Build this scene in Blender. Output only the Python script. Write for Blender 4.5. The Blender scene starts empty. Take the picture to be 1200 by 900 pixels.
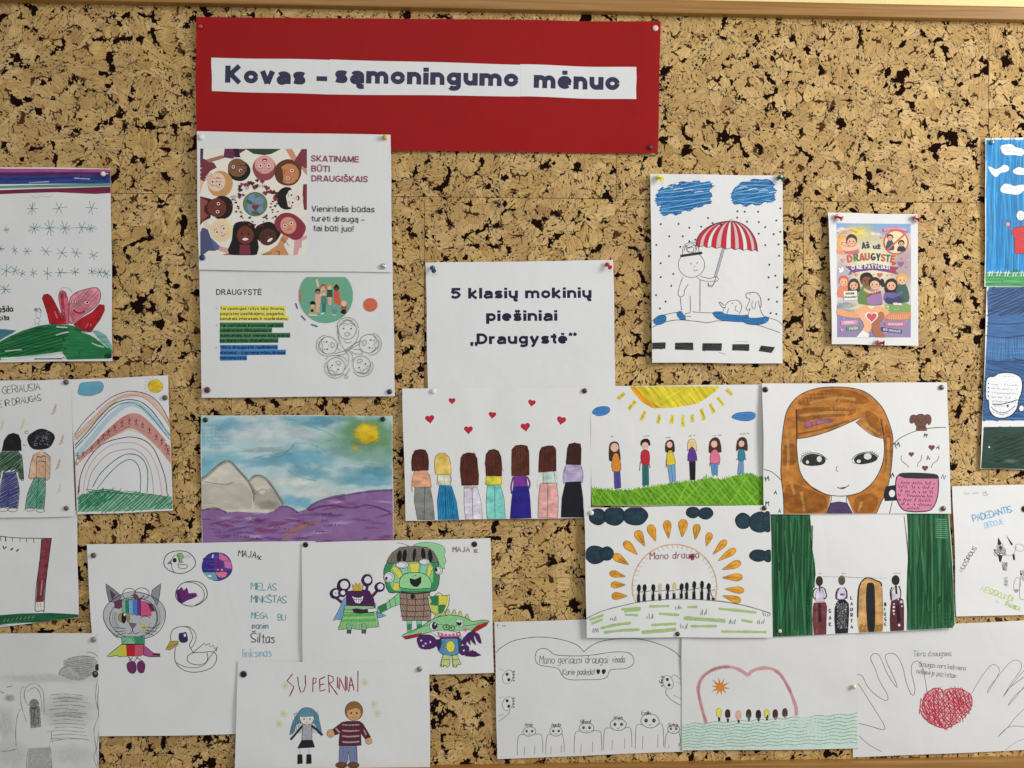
import bpy, math, random
import numpy as np
from mathutils import Vector, Matrix
from mathutils.geometry import delaunay_2d_cdt, tessellate_polygon

random.seed(7)
RND = random.Random(11)
S = bpy.context.scene
COL = S.collection
PI = math.pi

# ------------------------------------------------------------------ camera
W0, H0, FPX = 1200.0, 900.0, 1039.0
CAM_D = 1.39
YAW = math.radians(-2.36)
ROLL = math.radians(0.16)
cam_data = bpy.data.cameras.new('camera')
cam = bpy.data.objects.new('camera', cam_data)
COL.objects.link(cam)
cam_data.sensor_width = 36.0
cam_data.lens = 36.0 * FPX / W0
cam_data.clip_start = 0.01
cam_data.clip_end = 100.0
CAM_P = Vector((-CAM_D * math.sin(YAW) * -1.0, -CAM_D * math.cos(YAW), 0.0))
CAM_P = Vector((CAM_D * math.sin(-YAW) * -1.0, -CAM_D * math.cos(YAW), 0.0))
CAM_R = Matrix.Rotation(YAW, 3, 'Z') @ Matrix.Rotation(PI / 2, 3, 'X') @ Matrix.Rotation(ROLL, 3, 'Z')
cam.matrix_world = Matrix.Translation(CAM_P) @ CAM_R.to_4x4()
S.camera = cam

# ------------------------------------------------------------------ world and lamps (an indoor wall lit by a window on the right)
world = bpy.data.worlds.new('World'); S.world = world; world.use_nodes = True
bg = world.node_tree.nodes['Background']
bg.inputs[0].default_value = (0.93, 0.96, 1.0, 1)
bg.inputs[1].default_value = 0.31

def area_lamp(name, loc, target, sx, sy, power, colr):
    d = bpy.data.lights.new(name, 'AREA'); d.shape = 'RECTANGLE'
    d.size = sx; d.size_y = sy; d.energy = power; d.color = colr
    o = bpy.data.objects.new(name, d); COL.objects.link(o)
    o.location = loc
    o.rotation_euler = (Vector(target) - Vector(loc)).to_track_quat('-Z', 'Y').to_euler()
    return o
area_lamp('window_light', (2.3, -1.35, 0.75), (0.1, 0, 0), 0.9, 1.4, 56, (1.0, 0.98, 0.95))
area_lamp('room_light', (-0.3, -3.4, 1.9), (0, 0, 0), 2.4, 1.2, 21, (1.0, 0.97, 0.92))

S.view_settings.view_transform = 'Standard'
S.view_settings.look = 'None'
S.view_settings.exposure = 0.06
S.view_settings.gamma = 1.0
S.cycles.transparent_max_bounces = 24
S.cycles.max_bounces = 5

# ------------------------------------------------------------------ pixel of the photograph -> point on the board plane (y = 0)
_R = np.array(CAM_R); _C = np.array(CAM_P)
def board(px, py):
    px = np.asarray(px, float); py = np.asarray(py, float)
    d = np.stack([(px - W0 / 2) / FPX, -(py - H0 / 2) / FPX, -np.ones_like(px)], -1) @ _R.T
    t = -_C[1] / d[..., 1]
    return _C[0] + d[..., 0] * t, _C[2] + d[..., 2] * t

def lin(v):
    v = v / 255.0
    return v / 12.92 if v <= 0.04045 else ((v + 0.055) / 1.055) ** 2.4
def C(h, k=1.2):
    """surface colour: colour seen in the photograph, where white paper reads about 212"""
    h = h.lstrip('#')
    if len(h) == 3: h = ''.join(c * 2 for c in h)
    return tuple(min(0.88, lin(int(h[i:i + 2], 16)) * k) for i in (0, 2, 4))

# ------------------------------------------------------------------ materials
def new_mat(name):
    m = bpy.data.materials.new(name); m.use_nodes = True
    nt = m.node_tree
    return m, nt, nt.nodes['Principled BSDF'], nt.nodes['Material Output']
def N(nt, typ, **kw):
    n = nt.nodes.new(typ)
    for k, v in kw.items():
        if k.startswith('i_'):
            key = k[2:]; key = int(key) if key.isdigit() else key
            n.inputs[key].default_value = v
        else: setattr(n, k, v)
    return n
def link(nt, a, b): nt.links.new(a, b)
def math_n(nt, op, a, b=None, c=None, clamp=False):
    n = nt.nodes.new('ShaderNodeMath'); n.operation = op; n.use_clamp = clamp
    for i, v in enumerate((a, b, c)):
        if v is None: continue
        if isinstance(v, (int, float)): n.inputs[i].default_value = v
        else: nt.links.new(v, n.inputs[i])
    return n.outputs[0]
def mix_c(nt, fac, a, b, blend='MIX'):
    n = nt.nodes.new('ShaderNodeMix'); n.data_type = 'RGBA'; n.blend_type = blend
    for sock, v in ((n.inputs[0], fac), (n.inputs[6], a), (n.inputs[7], b)):
        if isinstance(v, (int, float)): sock.default_value = v
        elif isinstance(v, tuple): sock.default_value = tuple(v[:3]) + (1,)
        else: nt.links.new(v, sock)
    return n.outputs[2]
def ramp(nt, fac, stops, interp='LINEAR'):
    n = nt.nodes.new('ShaderNodeValToRGB'); n.color_ramp.interpolation = interp
    el = n.color_ramp.elements
    while len(el) < len(stops): el.new(0.5)
    for e, (p, c) in zip(el, stops):
        e.position = p; e.color = (c, c, c, 1) if isinstance(c, (int, float)) else tuple(c[:3]) + (1,)
    nt.links.new(fac, n.inputs[0])
    return n.outputs[0]
def mapped(nt, src, scale=(1, 1, 1), rot=(0, 0, 0), loc=(0, 0, 0)):
    n = nt.nodes.new('ShaderNodeMapping')
    n.inputs['Scale'].default_value = scale; n.inputs['Rotation'].default_value = rot; n.inputs['Location'].default_value = loc
    nt.links.new(src, n.inputs[0]); return n.outputs[0]
def noise(nt, vec, scale, detail=2.0, rough=0.5, dist=0.0):
    n = nt.nodes.new('ShaderNodeTexNoise'); n.inputs['Scale'].default_value = scale
    n.inputs['Detail'].default_value = detail; n.inputs['Roughness'].default_value = rough; n.inputs['Distortion'].default_value = dist
    nt.links.new(vec, n.inputs['Vector']); return n.outputs[0]

def paper_mat(name, colr, rough=0.62, mottled=0.03, spec=0.3):
    m, nt, b, out = new_mat(name)
    tc = N(nt, 'ShaderNodeTexCoord').outputs['Object']
    n1 = noise(nt, tc, 9, 3); n2 = noise(nt, tc, 900, 2)
    f = math_n(nt, 'ADD', math_n(nt, 'MULTIPLY', n1, mottled * 2), 1 - mottled)
    col = mix_c(nt, 1.0, colr, f, 'MULTIPLY')
    link(nt, col, b.inputs['Base Color'])
    b.inputs['Roughness'].default_value = rough
    b.inputs['Specular IOR Level'].default_value = spec
    bp = N(nt, 'ShaderNodeBump'); bp.inputs['Strength'].default_value = 0.12; bp.inputs['Distance'].default_value = 0.0003
    link(nt, n2, bp.inputs['Height'])
    # handling dents and soft creases of a sheet that has been carried about
    big = N(nt, 'ShaderNodeBump'); big.inputs['Strength'].default_value = 0.55; big.inputs['Distance'].default_value = 0.0022
    cr = math_n(nt, 'ABSOLUTE', math_n(nt, 'SUBTRACT', noise(nt, tc, 5.5, 2, .5, 1.2), .5))
    cr = math_n(nt, 'MINIMUM', math_n(nt, 'MULTIPLY', cr, 9.0), 1.0)
    hh = math_n(nt, 'ADD', noise(nt, tc, 14, 3, .55), math_n(nt, 'MULTIPLY', cr, .10))
    link(nt, hh, big.inputs['Height']); link(nt, bp.outputs[0], big.inputs['Normal']); link(nt, big.outputs[0], b.inputs['Normal'])
    return m

def ink_mat(name, sc=(300, 300, 300), rot=0.0, lo=0.8, hi=1.15, alo=1.0, ahi=1.0, rough=0.55, detail=3, acut=(0.3, 0.7)):
    """drawing colour comes from the mesh attribute 'ink' (one flat colour per stroke or area); the nodes add streaks and grain"""
    m, nt, b, out = new_mat(name)
    tc = N(nt, 'ShaderNodeTexCoord').outputs['Object']
    at = N(nt, 'ShaderNodeAttribute', attribute_name='ink')
    mp = mapped(nt, mapped(nt, tc, rot=(0, rot, 0)), scale=sc)
    n1 = noise(nt, mp, 1.0, detail, 0.55)
    mr = N(nt, 'ShaderNodeMapRange'); mr.inputs[1].default_value = 0.3; mr.inputs[2].default_value = 0.7
    mr.inputs[3].default_value = lo; mr.inputs[4].default_value = hi; link(nt, n1, mr.inputs[0])
    col = mix_c(nt, 1.0, at.outputs['Color'], mr.outputs[0], 'MULTIPLY')
    link(nt, col, b.inputs['Base Color'])
    b.inputs['Roughness'].default_value = rough; b.inputs['Specular IOR Level'].default_value = 0.3
    n2 = noise(nt, mapped(nt, mp, loc=(7.3, 3.1, 5.7)), 1.0, detail, 0.6)
    ma = N(nt, 'ShaderNodeMapRange'); ma.inputs[1].default_value = acut[0]; ma.inputs[2].default_value = acut[1]
    ma.inputs[3].default_value = alo; ma.inputs[4].default_value = ahi; link(nt, n2, ma.inputs[0])
    al = math_n(nt, 'MULTIPLY', ma.outputs[0], at.outputs['Alpha'], clamp=True)
    tr = N(nt, 'ShaderNodeBsdfTransparent'); mx = N(nt, 'ShaderNodeMixShader')
    link(nt, al, mx.inputs[0]); link(nt, tr.outputs[0], mx.inputs[1]); link(nt, b.outputs[0], mx.inputs[2])
    link(nt, mx.outputs[0], out.inputs[0])
    return m

M = {
    'print':  ink_mat('printed_ink', (500, 500, 500), lo=0.95, hi=1.05, rough=0.5),
    'black_print': ink_mat('printed_black_toner', (420, 420, 420), lo=0.8, hi=1.3, rough=0.45),
    'pen':    ink_mat('ballpoint_pen', (600, 600, 600), lo=0.8, hi=1.2, alo=0.75, ahi=1.0),
    'felt':   ink_mat('felt_pen', (500, 500, 500), lo=0.82, hi=1.15),
    'mark_h': ink_mat('marker_side_strokes', (28, 28, 420), lo=0.62, hi=1.35, alo=0.86, ahi=1.0),
    'mark_v': ink_mat('marker_upright_strokes', (420, 420, 24), lo=0.62, hi=1.4, alo=0.84, ahi=1.0),
    'mark_d': ink_mat('marker_slanting_strokes', (330, 330, 30), rot=0.7, lo=0.68, hi=1.3, alo=0.86, ahi=1.0),
    'blotch': ink_mat('marker_overlapping_patches', (75, 75, 110), lo=0.66, hi=1.3, detail=4),
    'pencil': ink_mat('coloured_pencil', (1500, 1500, 1500), lo=0.9, hi=1.1, alo=0.15, ahi=1.0, acut=(0.35, 0.6)),
    'soft':   ink_mat('smudged_graphite', (200, 200, 900), lo=0.9, hi=1.1, alo=0.2, ahi=1.0),
    'water':  ink_mat('watercolour', (36, 36, 48), lo=0.9, hi=1.16, alo=0.45, ahi=1.0, detail=6, acut=(0.3, 0.62)),
    'gouache': ink_mat('gouache_paint', (30, 30, 300), lo=0.7, hi=1.3, alo=0.95, ahi=1.0, detail=4),
}
PAPER = paper_mat('white_paper', (0.82, 0.815, 0.795))
PAPER_COOL = paper_mat('cool_white_paper', (0.81, 0.81, 0.80))
PAPER_GREY = paper_mat('greyish_paper', (0.755, 0.75, 0.73), mottled=0.05)
PAPER_RED = paper_mat('red_card', C('#980c0e', 1.1), 0.5, 0.10, 0.18)

# ------------------------------------------------------------------ sheets of paper
def link_mesh(name, verts, faces, mat, parent=None, smooth=False):
    me = bpy.data.meshes.new(name); me.from_pydata(verts, [], faces); me.update()
    if mat: me.materials.append(mat)
    if smooth:
        me.polygons.foreach_set('use_smooth', [True] * len(me.polygons))
    o = bpy.data.objects.new(name, me); COL.objects.link(o)
    if parent: o.parent = parent
    return o
def tag(o, label=None, cat=None, group=None, kind=None):
    for k, v in (('label', label), ('category', cat), ('group', group), ('kind', kind)):
        if v: o[k] = v
    return o

class Sheet:
    def __init__(s, name, label, cat, quad, level, mat=None, lift=(0, 0, 0, 0), edge=(0, 0, 0, 0), wave=0.5, fold=None, group=None,
                 step=8.0, thick=0.0002, parent=None, outline=None):
        s.q = [np.array(p, float) for p in quad]                 # TL TR BR BL in photograph pixels
        s.z0 = 0.0008 + 0.0018 * level
        s.lift = lift; s.edge = edge; s.wave = wave; s.fold = fold
        s.ph = [RND.uniform(0, 6.28) for _ in range(8)]
        s.n = 0
        w = np.linalg.norm(s.q[1] - s.q[0]); h = np.linalg.norm(s.q[3] - s.q[0])
        nx, ny = max(2, int(w / step)), max(2, int(h / step))
        ss, tt = np.meshgrid(np.linspace(0, 1, nx + 1), np.linspace(0, 1, ny + 1))
        ss = ss.ravel(); tt = tt.ravel()
        px = ((1-ss)*(1-tt))[:, None]*s.q[0] + (ss*(1-tt))[:, None]*s.q[1] + (ss*tt)[:, None]*s.q[2] + ((1-ss)*tt)[:, None]*s.q[3]
        # the cut of a sheet is never perfectly straight
        px = px + 0.25 * np.stack([np.sin(tt * 9 + s.ph[0]), np.sin(ss * 8 + s.ph[1])], -1)
        X, Z = board(px[:, 0], px[:, 1]); H = s.height(ss, tt)
        F = np.stack([X, -H, Z], -1); B = np.stack([X, -(H - thick), Z], -1)
        verts = np.concatenate([F, B]).tolist(); n = len(F)
        faces = []
        I = lambda i, j: j * (nx + 1) + i
        for j in range(ny):
            for i in range(nx):
                faces.append((I(i, j), I(i, j+1), I(i+1, j+1), I(i+1, j)))
                faces.append((n+I(i, j), n+I(i+1, j), n+I(i+1, j+1), n+I(i, j+1)))
        for i in range(nx):
            faces.append((I(i, 0), I(i+1, 0), n+I(i+1, 0), n+I(i, 0)))
            faces.append((I(i+1, ny), I(i, ny), n+I(i, ny), n+I(i+1, ny)))
        for j in range(ny):
            faces.append((I(0, j+1), I(0, j), n+I(0, j), n+I(0, j+1)))
            faces.append((I(nx, j), I(nx, j+1), n+I(nx, j+1), n+I(nx, j)))
        s.ob = link_mesh(name, verts, faces, mat or PAPER, parent)
        s.ob.data.polygons.foreach_set('use_smooth', [k < 2 * nx * ny for k in range(len(faces))])
        s.ob.data.set_sharp_from_angle(angle=0.6)
        if label: tag(s.ob, label, cat, group)
        SHEETS.append(s)
    def height(s, u, v):
        a, b, c, d = [x * 1e-3 for x in s.lift]; l, r, t, bt = [x * 1e-3 for x in s.edge]
        u = np.clip(u, 0, 1); v = np.clip(v, 0, 1)
        e = 2.6
        h = s.z0 + a*((1-u)*(1-v))**e + b*(u*(1-v))**e + c*(u*v)**e + d*((1-u)*v)**e
        h = h + l*(1-u)**e*np.sin(PI*v) + r*u**e*np.sin(PI*v) + t*(1-v)**e*np.sin(PI*u) + bt*v**e*np.sin(PI*u)
        p = s.ph; w = s.wave * 1e-3 * 1.0
        h = h + w*(1.3 + 0.55*np.sin(6.3*(u*1.1+v*0.5)+p[0]) + 0.45*np.sin(6.3*(u*0.4-v*1.3)+p[1]) + 0.25*np.sin(6.3*(u*2.3+v*1.1)+p[2]) + 0.18*np.sin(6.3*(u*1.7-v*2.6)+p[3]))
        if s.fold:
            for (f, amp) in s.fold:
                d = np.sqrt((u-f)**2 + .018**2)
                h = h + abs(amp)*1e-3*np.minimum(d, .12)/.12
        return h
    def uv(s, P):
        """inverse bilinear, a few Newton steps"""
        q0, q1, q2, q3 = s.q
        u = np.full(len(P), .5); v = np.full(len(P), .5)
        for _ in range(4):
            E = ((1-u)*(1-v))[:, None]*q0 + (u*(1-v))[:, None]*q1 + (u*v)[:, None]*q2 + ((1-u)*v)[:, None]*q3 - P
            du = (1-v)[:, None]*(q1-q0) + v[:, None]*(q2-q3)
            dv = (1-u)[:, None]*(q3-q0) + u[:, None]*(q2-q1)
            det = du[:, 0]*dv[:, 1] - du[:, 1]*dv[:, 0]
            u = u - (E[:, 0]*dv[:, 1] - E[:, 1]*dv[:, 0]) / det
            v = v - (du[:, 0]*E[:, 1] - du[:, 1]*E[:, 0]) / det
        return u, v
Sheet.g = 4.5
SHEETS = []

# ------------------------------------------------------------------ one-stroke lettering (token = x digit, y hex; baseline y=3, capital top y=d)
GL = dict(A="033d63|1757", B="030d4d5c594808|4867644303", C="6c4d1b08154364", D="030d3d6a663303", E="6d0d0363|0858", F="6d0d03|0848",
  G="6c4d1b081543656838", H="030d|636d|0868", I="333d", J="5d553315", K="030d|6d0763", L="0d0363", M="030d386d63", N="030d636d",
  O="3d0b0533656b3d", P="030d4d6b694808", R="030d4d6b694808|3863", S="6c3d0b0937653304", T="0d6d|3d33", U="0d0533656d", V="0d336d",
  Z="0d6d0363", a="4929080523 45|4943", b="0d03|082948452304", c="482908052344", d="4d43|482908052344", e="06464829 08052344",
  g="482908052445|49412001", i="2923|2b2c", j="39312010|3b3c", k="0d03|490643", l="2d23", m="0903|08192823|28495853",
  n="0903|08294843", o="29080523454829", p="0900|082948452304", r="0903|072949", s="48290827452304", t="2c2343|0949",
  u="0904234449|4943", v="092349", y="0924|4900", z="09490343", h="0d03|08294843", f="4c3d2b23|0949")
GL['5'] = "5d0d083867653304"; GL['.'] = "3334"; GL[','] = "3321"; GL['!'] = "3d36|3334"; GL['-'] = "0848"
GL['Š'] = GL['S'] + "|1f3e5f"; GL['Ė'] = GL['E'] + "|3f3e"; GL['š'] = GL['s'] + "|0c2b4c"; GL['ė'] = GL['e'] + "|2c2b"; GL['Ž'] = GL['Z'] + "|1f3e5f"

NARROW = {'I': (-2.6, .6), 'i': (-1.8, .8), 'l': (-1.8, .8), '!': (-2.4, 1), '.': (-2.4, 1), ',': (-2.4, 1), 't': (0, 3.6), 'r': (0, 3.8), 'j': (-1, 2), 's': (0, 4), 'm': (0, 5.4)}
def smooth_pts(P, closed=False, n=5):
    P = [tuple(p) for p in P]
    if len(P) < 3: return P
    out = []; m = len(P)
    rng = range(m) if closed else range(m - 1)
    for i in rng:
        p0 = P[(i-1) % m] if closed or i > 0 else P[i]
        p1 = P[i]; p2 = P[(i+1) % m]
        p3 = P[(i+2) % m] if closed or i + 2 < m else p2
        for k in range(n):
            t = k / n; t2 = t*t; t3 = t2*t
            out.append(tuple(0.5*((2*p1[a]) + (-p0[a]+p2[a])*t + (2*p0[a]-5*p1[a]+4*p2[a]-p3[a])*t2 + (-p0[a]+3*p1[a]-3*p2[a]+p3[a])*t3) for a in (0, 1)))
    if not closed: out.append(P[-1])
    return out
def inside(P, x, y):
    c = False; j = len(P) - 1
    for i in range(len(P)):
        if (P[i][1] > y) != (P[j][1] > y) and x < (P[j][0]-P[i][0])*(y-P[i][1])/(P[j][1]-P[i][1]) + P[i][0]: c = not c
        j = i
    return c

# printed type: a plain grotesque drawn with strokes of one weight (cap height 1, y up)
def arc(cx, cy, rx, ry, a0, a1, n=None):
    n = n or max(4, int(abs(a1 - a0) / 18))
    return [(cx + rx*math.cos(math.radians(a0 + (a1-a0)*i/n)), cy + ry*math.sin(math.radians(a0 + (a1-a0)*i/n))) for i in range(n+1)]
def make_type(w):
    h = w/2; X = .735; G = {}
    wide = .58 + w*.55; c = wide/2                       # lower case width grows a little with the weight
    stem = lambda x, y0, y1: [(x, y0), (x, y1)]
    bowl = arc(c, X/2, c-h, X/2-h, 0, 360, 26)
    arch = lambda x0, x1, dn=0: [(x0, X-h-.24)] + arc((x0+x1)/2, X-h-.24, (x1-x0)/2, .24, 180, 0, 10) + [(x1, dn)]
    G['o'] = (wide, [bowl])
    G['n'] = (wide-.02, [stem(h, 0, X), arch(h, wide-.02-h)])
    G['m'] = (wide*1.5, [stem(h, 0, X), arch(h, wide*.75), arch(wide*.75, wide*1.5-h)])
    G['h'] = (wide-.02, [stem(h, 0, 1), arch(h, wide-.02-h)])
    G['u'] = (wide-.02, [stem(wide-.02-h, 0, X), [(h, X)] + arc((wide-.02)/2, h+.24, (wide-.02)/2-h, .24, 180, 360, 10)])
    G['r'] = (wide*.66, [stem(h, 0, X), [(h, X-h-.2)] + arc(h+.24, X-h-.2, .24, .2, 180, 75, 6)])
    G['e'] = (wide, [arc(c, X/2, c-h, X/2-h, 0, 318, 24), [(h, X/2-.01), (wide-h*.4, X/2-.01)]])
    G['c'] = (wide, [arc(c, X/2, c-h, X/2-h, 45, 318, 20)])
    G['a'] = (wide-.01, [[(wide-.01-h, 0), (wide-.01-h, X-h-.17)] + arc(c-.005, X-h-.17, c-.005-h, .17, 0, 155, 8), [(wide-h, .455), (wide*.55, .43)] + arc(h+.15, .265-h*.3, .15, .17-h*.15, 90, 270, 8) + [(wide*.55, h+.005), (wide*.8, .1+h*.5), (wide-.01-h, .2)]])
    G['s'] = (wide*.9, [smooth_pts([(wide*.86-h*.5, X-.19), (wide*.62, X-h-.01), (wide*.36, X-h-.005), (h+.015, X-.20), (wide*.3, X*.53), (wide*.62, X*.46), (wide*.9-h-.01, .21), (wide*.6, h+.005), (wide*.3, h+.01), (h*.5+.01, .19)], False, 4)])
    G['g'] = (wide, [arc(c-.01, X/2+.01, c-.01-h, X/2-h, 0, 360, 24), [(wide-h-.01, X), (wide-h-.01, -.03)] + arc(c, -.03, c-h-.01, .2-h*.3, 0, -150, 8)])
    G['d'] = (wide, [arc(c-.01, X/2, c-.01-h, X/2-h, 0, 360, 24), stem(wide-h-.01, 0, 1)])
    G['b'] = (wide, [arc(c+.01, X/2, c-.01-h, X/2-h, 0, 360, 24), stem(h, 0, 1)])
    G['p'] = (wide, [arc(c+.01, X/2, c-.01-h, X/2-h, 0, 360, 24), stem(h, -.27, X)])
    G['i'] = (w, [stem(h, 0, X-.03), stem(h, 1-w*.95, 1)]); G['l'] = (w, [stem(h, 0, 1)])
    G['j'] = (w+.06, [[(h+.06, X-.03), (h+.06, -.12)] + arc(-.02, -.12, .08+h, .1, 0, -80, 4), stem(h+.06, 1-w*.95, 1)])
    G['k'] = (wide, [stem(h, 0, 1), [(h, .28), (wide-h*1.1, X)], [(h+.12, .36), (wide-h*.9, 0)]])
    G['t'] = (.34+w*.3, [[(.13+h, X+.2), (.13+h, h+.13)] + arc(.13+h+.13, h+.13, .13, .13, 180, 280, 5), [(0, X-h*.7), (.34+w*.3, X-h*.7)]])
    G['v'] = (wide, [[(h*.9, X), (c, 0)], [(wide-h*.9, X), (c, 0)]])
    G['y'] = (wide, [[(h*.9, X), (c, .03)], [(wide-h*.9, X), (c-.05, -.06)] + arc(c-.2, -.06, .15, .15, -10, -95, 4)])
    G['z'] = (wide*.9, [[(0, X-h), (wide*.9, X-h)], [(wide*.9-h, X-h), (h, h)], [(0, h), (wide*.9, h)]])
    V = .70 + w*.40; v = V/2
    G['A'] = (V+.04, [[(h*.8, 0), (v+.02, 1)], [(V+.04-h*.8, 0), (v+.02, 1)], [(.16, .26), (V-.12, .26)]])
    G['B'] = (V-.05, [stem(h, 0, 1), [(h, 1-h), (v, 1-h)] + arc(v, .76-h*.3, V*.36-h*.7, .24-h*.7, 90, -90, 8) + [(h, .52)], [(h, .52), (v, .52)] + arc(v+.02, .26+h*.4, V*.41-h, .26-h*.6, 90, -90, 8) + [(h, h)]])
    G['D'] = (V, [stem(h, 0, 1), [(h, 1-h), (v*.85, 1-h)] + arc(v*.85, .5, V-h-v*.85, .5-h, 90, -90, 14) + [(h, h)]])
    G['E'] = (V-.10, [stem(h, 0, 1), [(h, 1-h), (V-.10, 1-h)], [(h, .51), (V-.14, .51)], [(h, h), (V-.08, h)]])
    G['G'] = (V+.07, [arc(v+.03, .5, v+.03-h, .5-h, 48, 325, 20) + [(V+.05-h, .22), (V+.05-h, .46)], [(v+.03, .44), (V+.05, .44)]])
    G['O'] = (V+.08, [arc(v+.04, .5, v+.04-h, .5-h, 0, 360, 28)])
    G['I'] = (w, [stem(h, 0, 1)])
    G['K'] = (V+.02, [stem(h, 0, 1), [(h, .36), (V-h*.9, 1)], [(h+.15, .5), (V+.02-h*.9, 0)]])
    G['M'] = (V+.14, [stem(h, 0, 1), stem(V+.14-h, 0, 1), [(h*1.2, 1), (v+.07, .05)], [(V+.14-h*1.2, 1), (v+.07, .05)]])
    G['N'] = (V, [stem(h, 0, 1), stem(V-h, 0, 1), [(h*1.1, 1), (V-h*1.1, 0)]])
    G['P'] = (V-.06, [stem(h, 0, 1), [(h, 1-h), (v, 1-h)] + arc(v, .72, V*.38-h*.7, .28-h, 90, -90, 8) + [(h, .44+h)]])
    G['R'] = (V, [G['P'][1][0], G['P'][1][1], [(v, .44), (V-h*.8, 0)]])
    G['S'] = (V-.04, [smooth_pts([(V-.09-h*.4, .74), (V*.68, 1-h-.01), (V*.34, 1-h), (h+.02, .75), (V*.3, .55), (V*.62, .47), (V-.05-h, .27), (V*.62, h+.005), (V*.3, h+.01), (h*.6, .26)], False, 4)])
    G['T'] = (V-.04, [stem(v-.02, 0, 1), [(0, 1-h), (V-.04, 1-h)]])
    G['U'] = (V, [[(h, 1)] + arc(v, .3, v-h, .3-h, 180, 360, 12) + [(V-h, 1)]])
    G['V'] = (V, [[(h*.9, 1), (v, 0)], [(V-h*.9, 1), (v, 0)]])
    G['Y'] = (V, [[(h*.9, 1), (v, .42)], [(V-h*.9, 1), (v, .42)], stem(v, 0, .45)])
    G['5'] = (wide+.03, [[(wide-.02, 1-h), (.14, 1-h)], [(.15+h*.3, 1), (.09+h*.3, .5)], smooth_pts([(.08+h*.3, .48), (.25, .62-h*.3), (.45, .6-h*.3), (wide+.03-h, .34), (wide*.6, h+.01), (wide*.3, h+.01), (h*.5, .22)], False, 4)])
    G['!'] = (w, [stem(h, .3, 1), stem(h, 0, w*.95)]); G['.'] = (w, [stem(h, 0, w*.95)]); G[','] = (w, [stem(h, 0, w), [(h+.01, .03), (h*.4, -.16)]])
    G['–'] = (.52, [[(0, .36), (.52, .36)]])
    q = lambda x, y: [[(x, y), (x, y+w*.9)], [(x+h*.3, y+.02), (x-h*.5, y-.16)]]
    G['„'] = (.36, q(h, 0) + q(h+.2+h, 0)); G['“'] = (.36, [[(h, .72), (h, .72+w*.9)], [(h-.01, .8), (h+.06, 1)], [(h+.2+h, .72), (h+.2+h, .72+w*.9)], [(h+.19+h, .8), (h+.26+h, 1)]])
    def acc(new, base, kind, top):
        W, S_ = G[base]; S_ = list(S_); m = W/2
        if kind == 'dot': S_.append(stem(m, top+.07, top+.07+w*.9))
        if kind == 'bar': S_.append([(m-.2, top+.14), (m+.2, top+.14)])
        if kind == 'caron': S_ += [[(m-.15, top+.26), (m, top+.09)], [(m+.15, top+.26), (m, top+.09)]]
        if kind == 'hook': S_.append(smooth_pts([(W-h*1.2, .03), (W-h*2.2, -.1), (W-h*1.6, -.19), (W-h*.2, -.18)], False, 3))
        G[new] = (W, S_)
    for n_, b_ in (('ą', 'a'), ('į', 'i'), ('ų', 'u'), ('Ę', 'E')): acc(n_, b_, 'hook', X)
    acc('ė', 'e', 'dot', X); acc('Ė', 'E', 'dot', 1); acc('ū', 'u', 'bar', X-.05); acc('Ū', 'U', 'bar', 1-.03)
    for n_, b_, t_ in (('š', 's', X), ('ž', 'z', X), ('č', 'c', X), ('Š', 'S', 1), ('Č', 'C', 1)):
        if b_ == 'C': G['C'] = (V+.04, [arc(v+.03, .5, v+.03-h, .5-h, 45, 315, 20)])
        acc(n_, b_, 'caron', t_)
    return G
TYPE = {}

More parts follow.
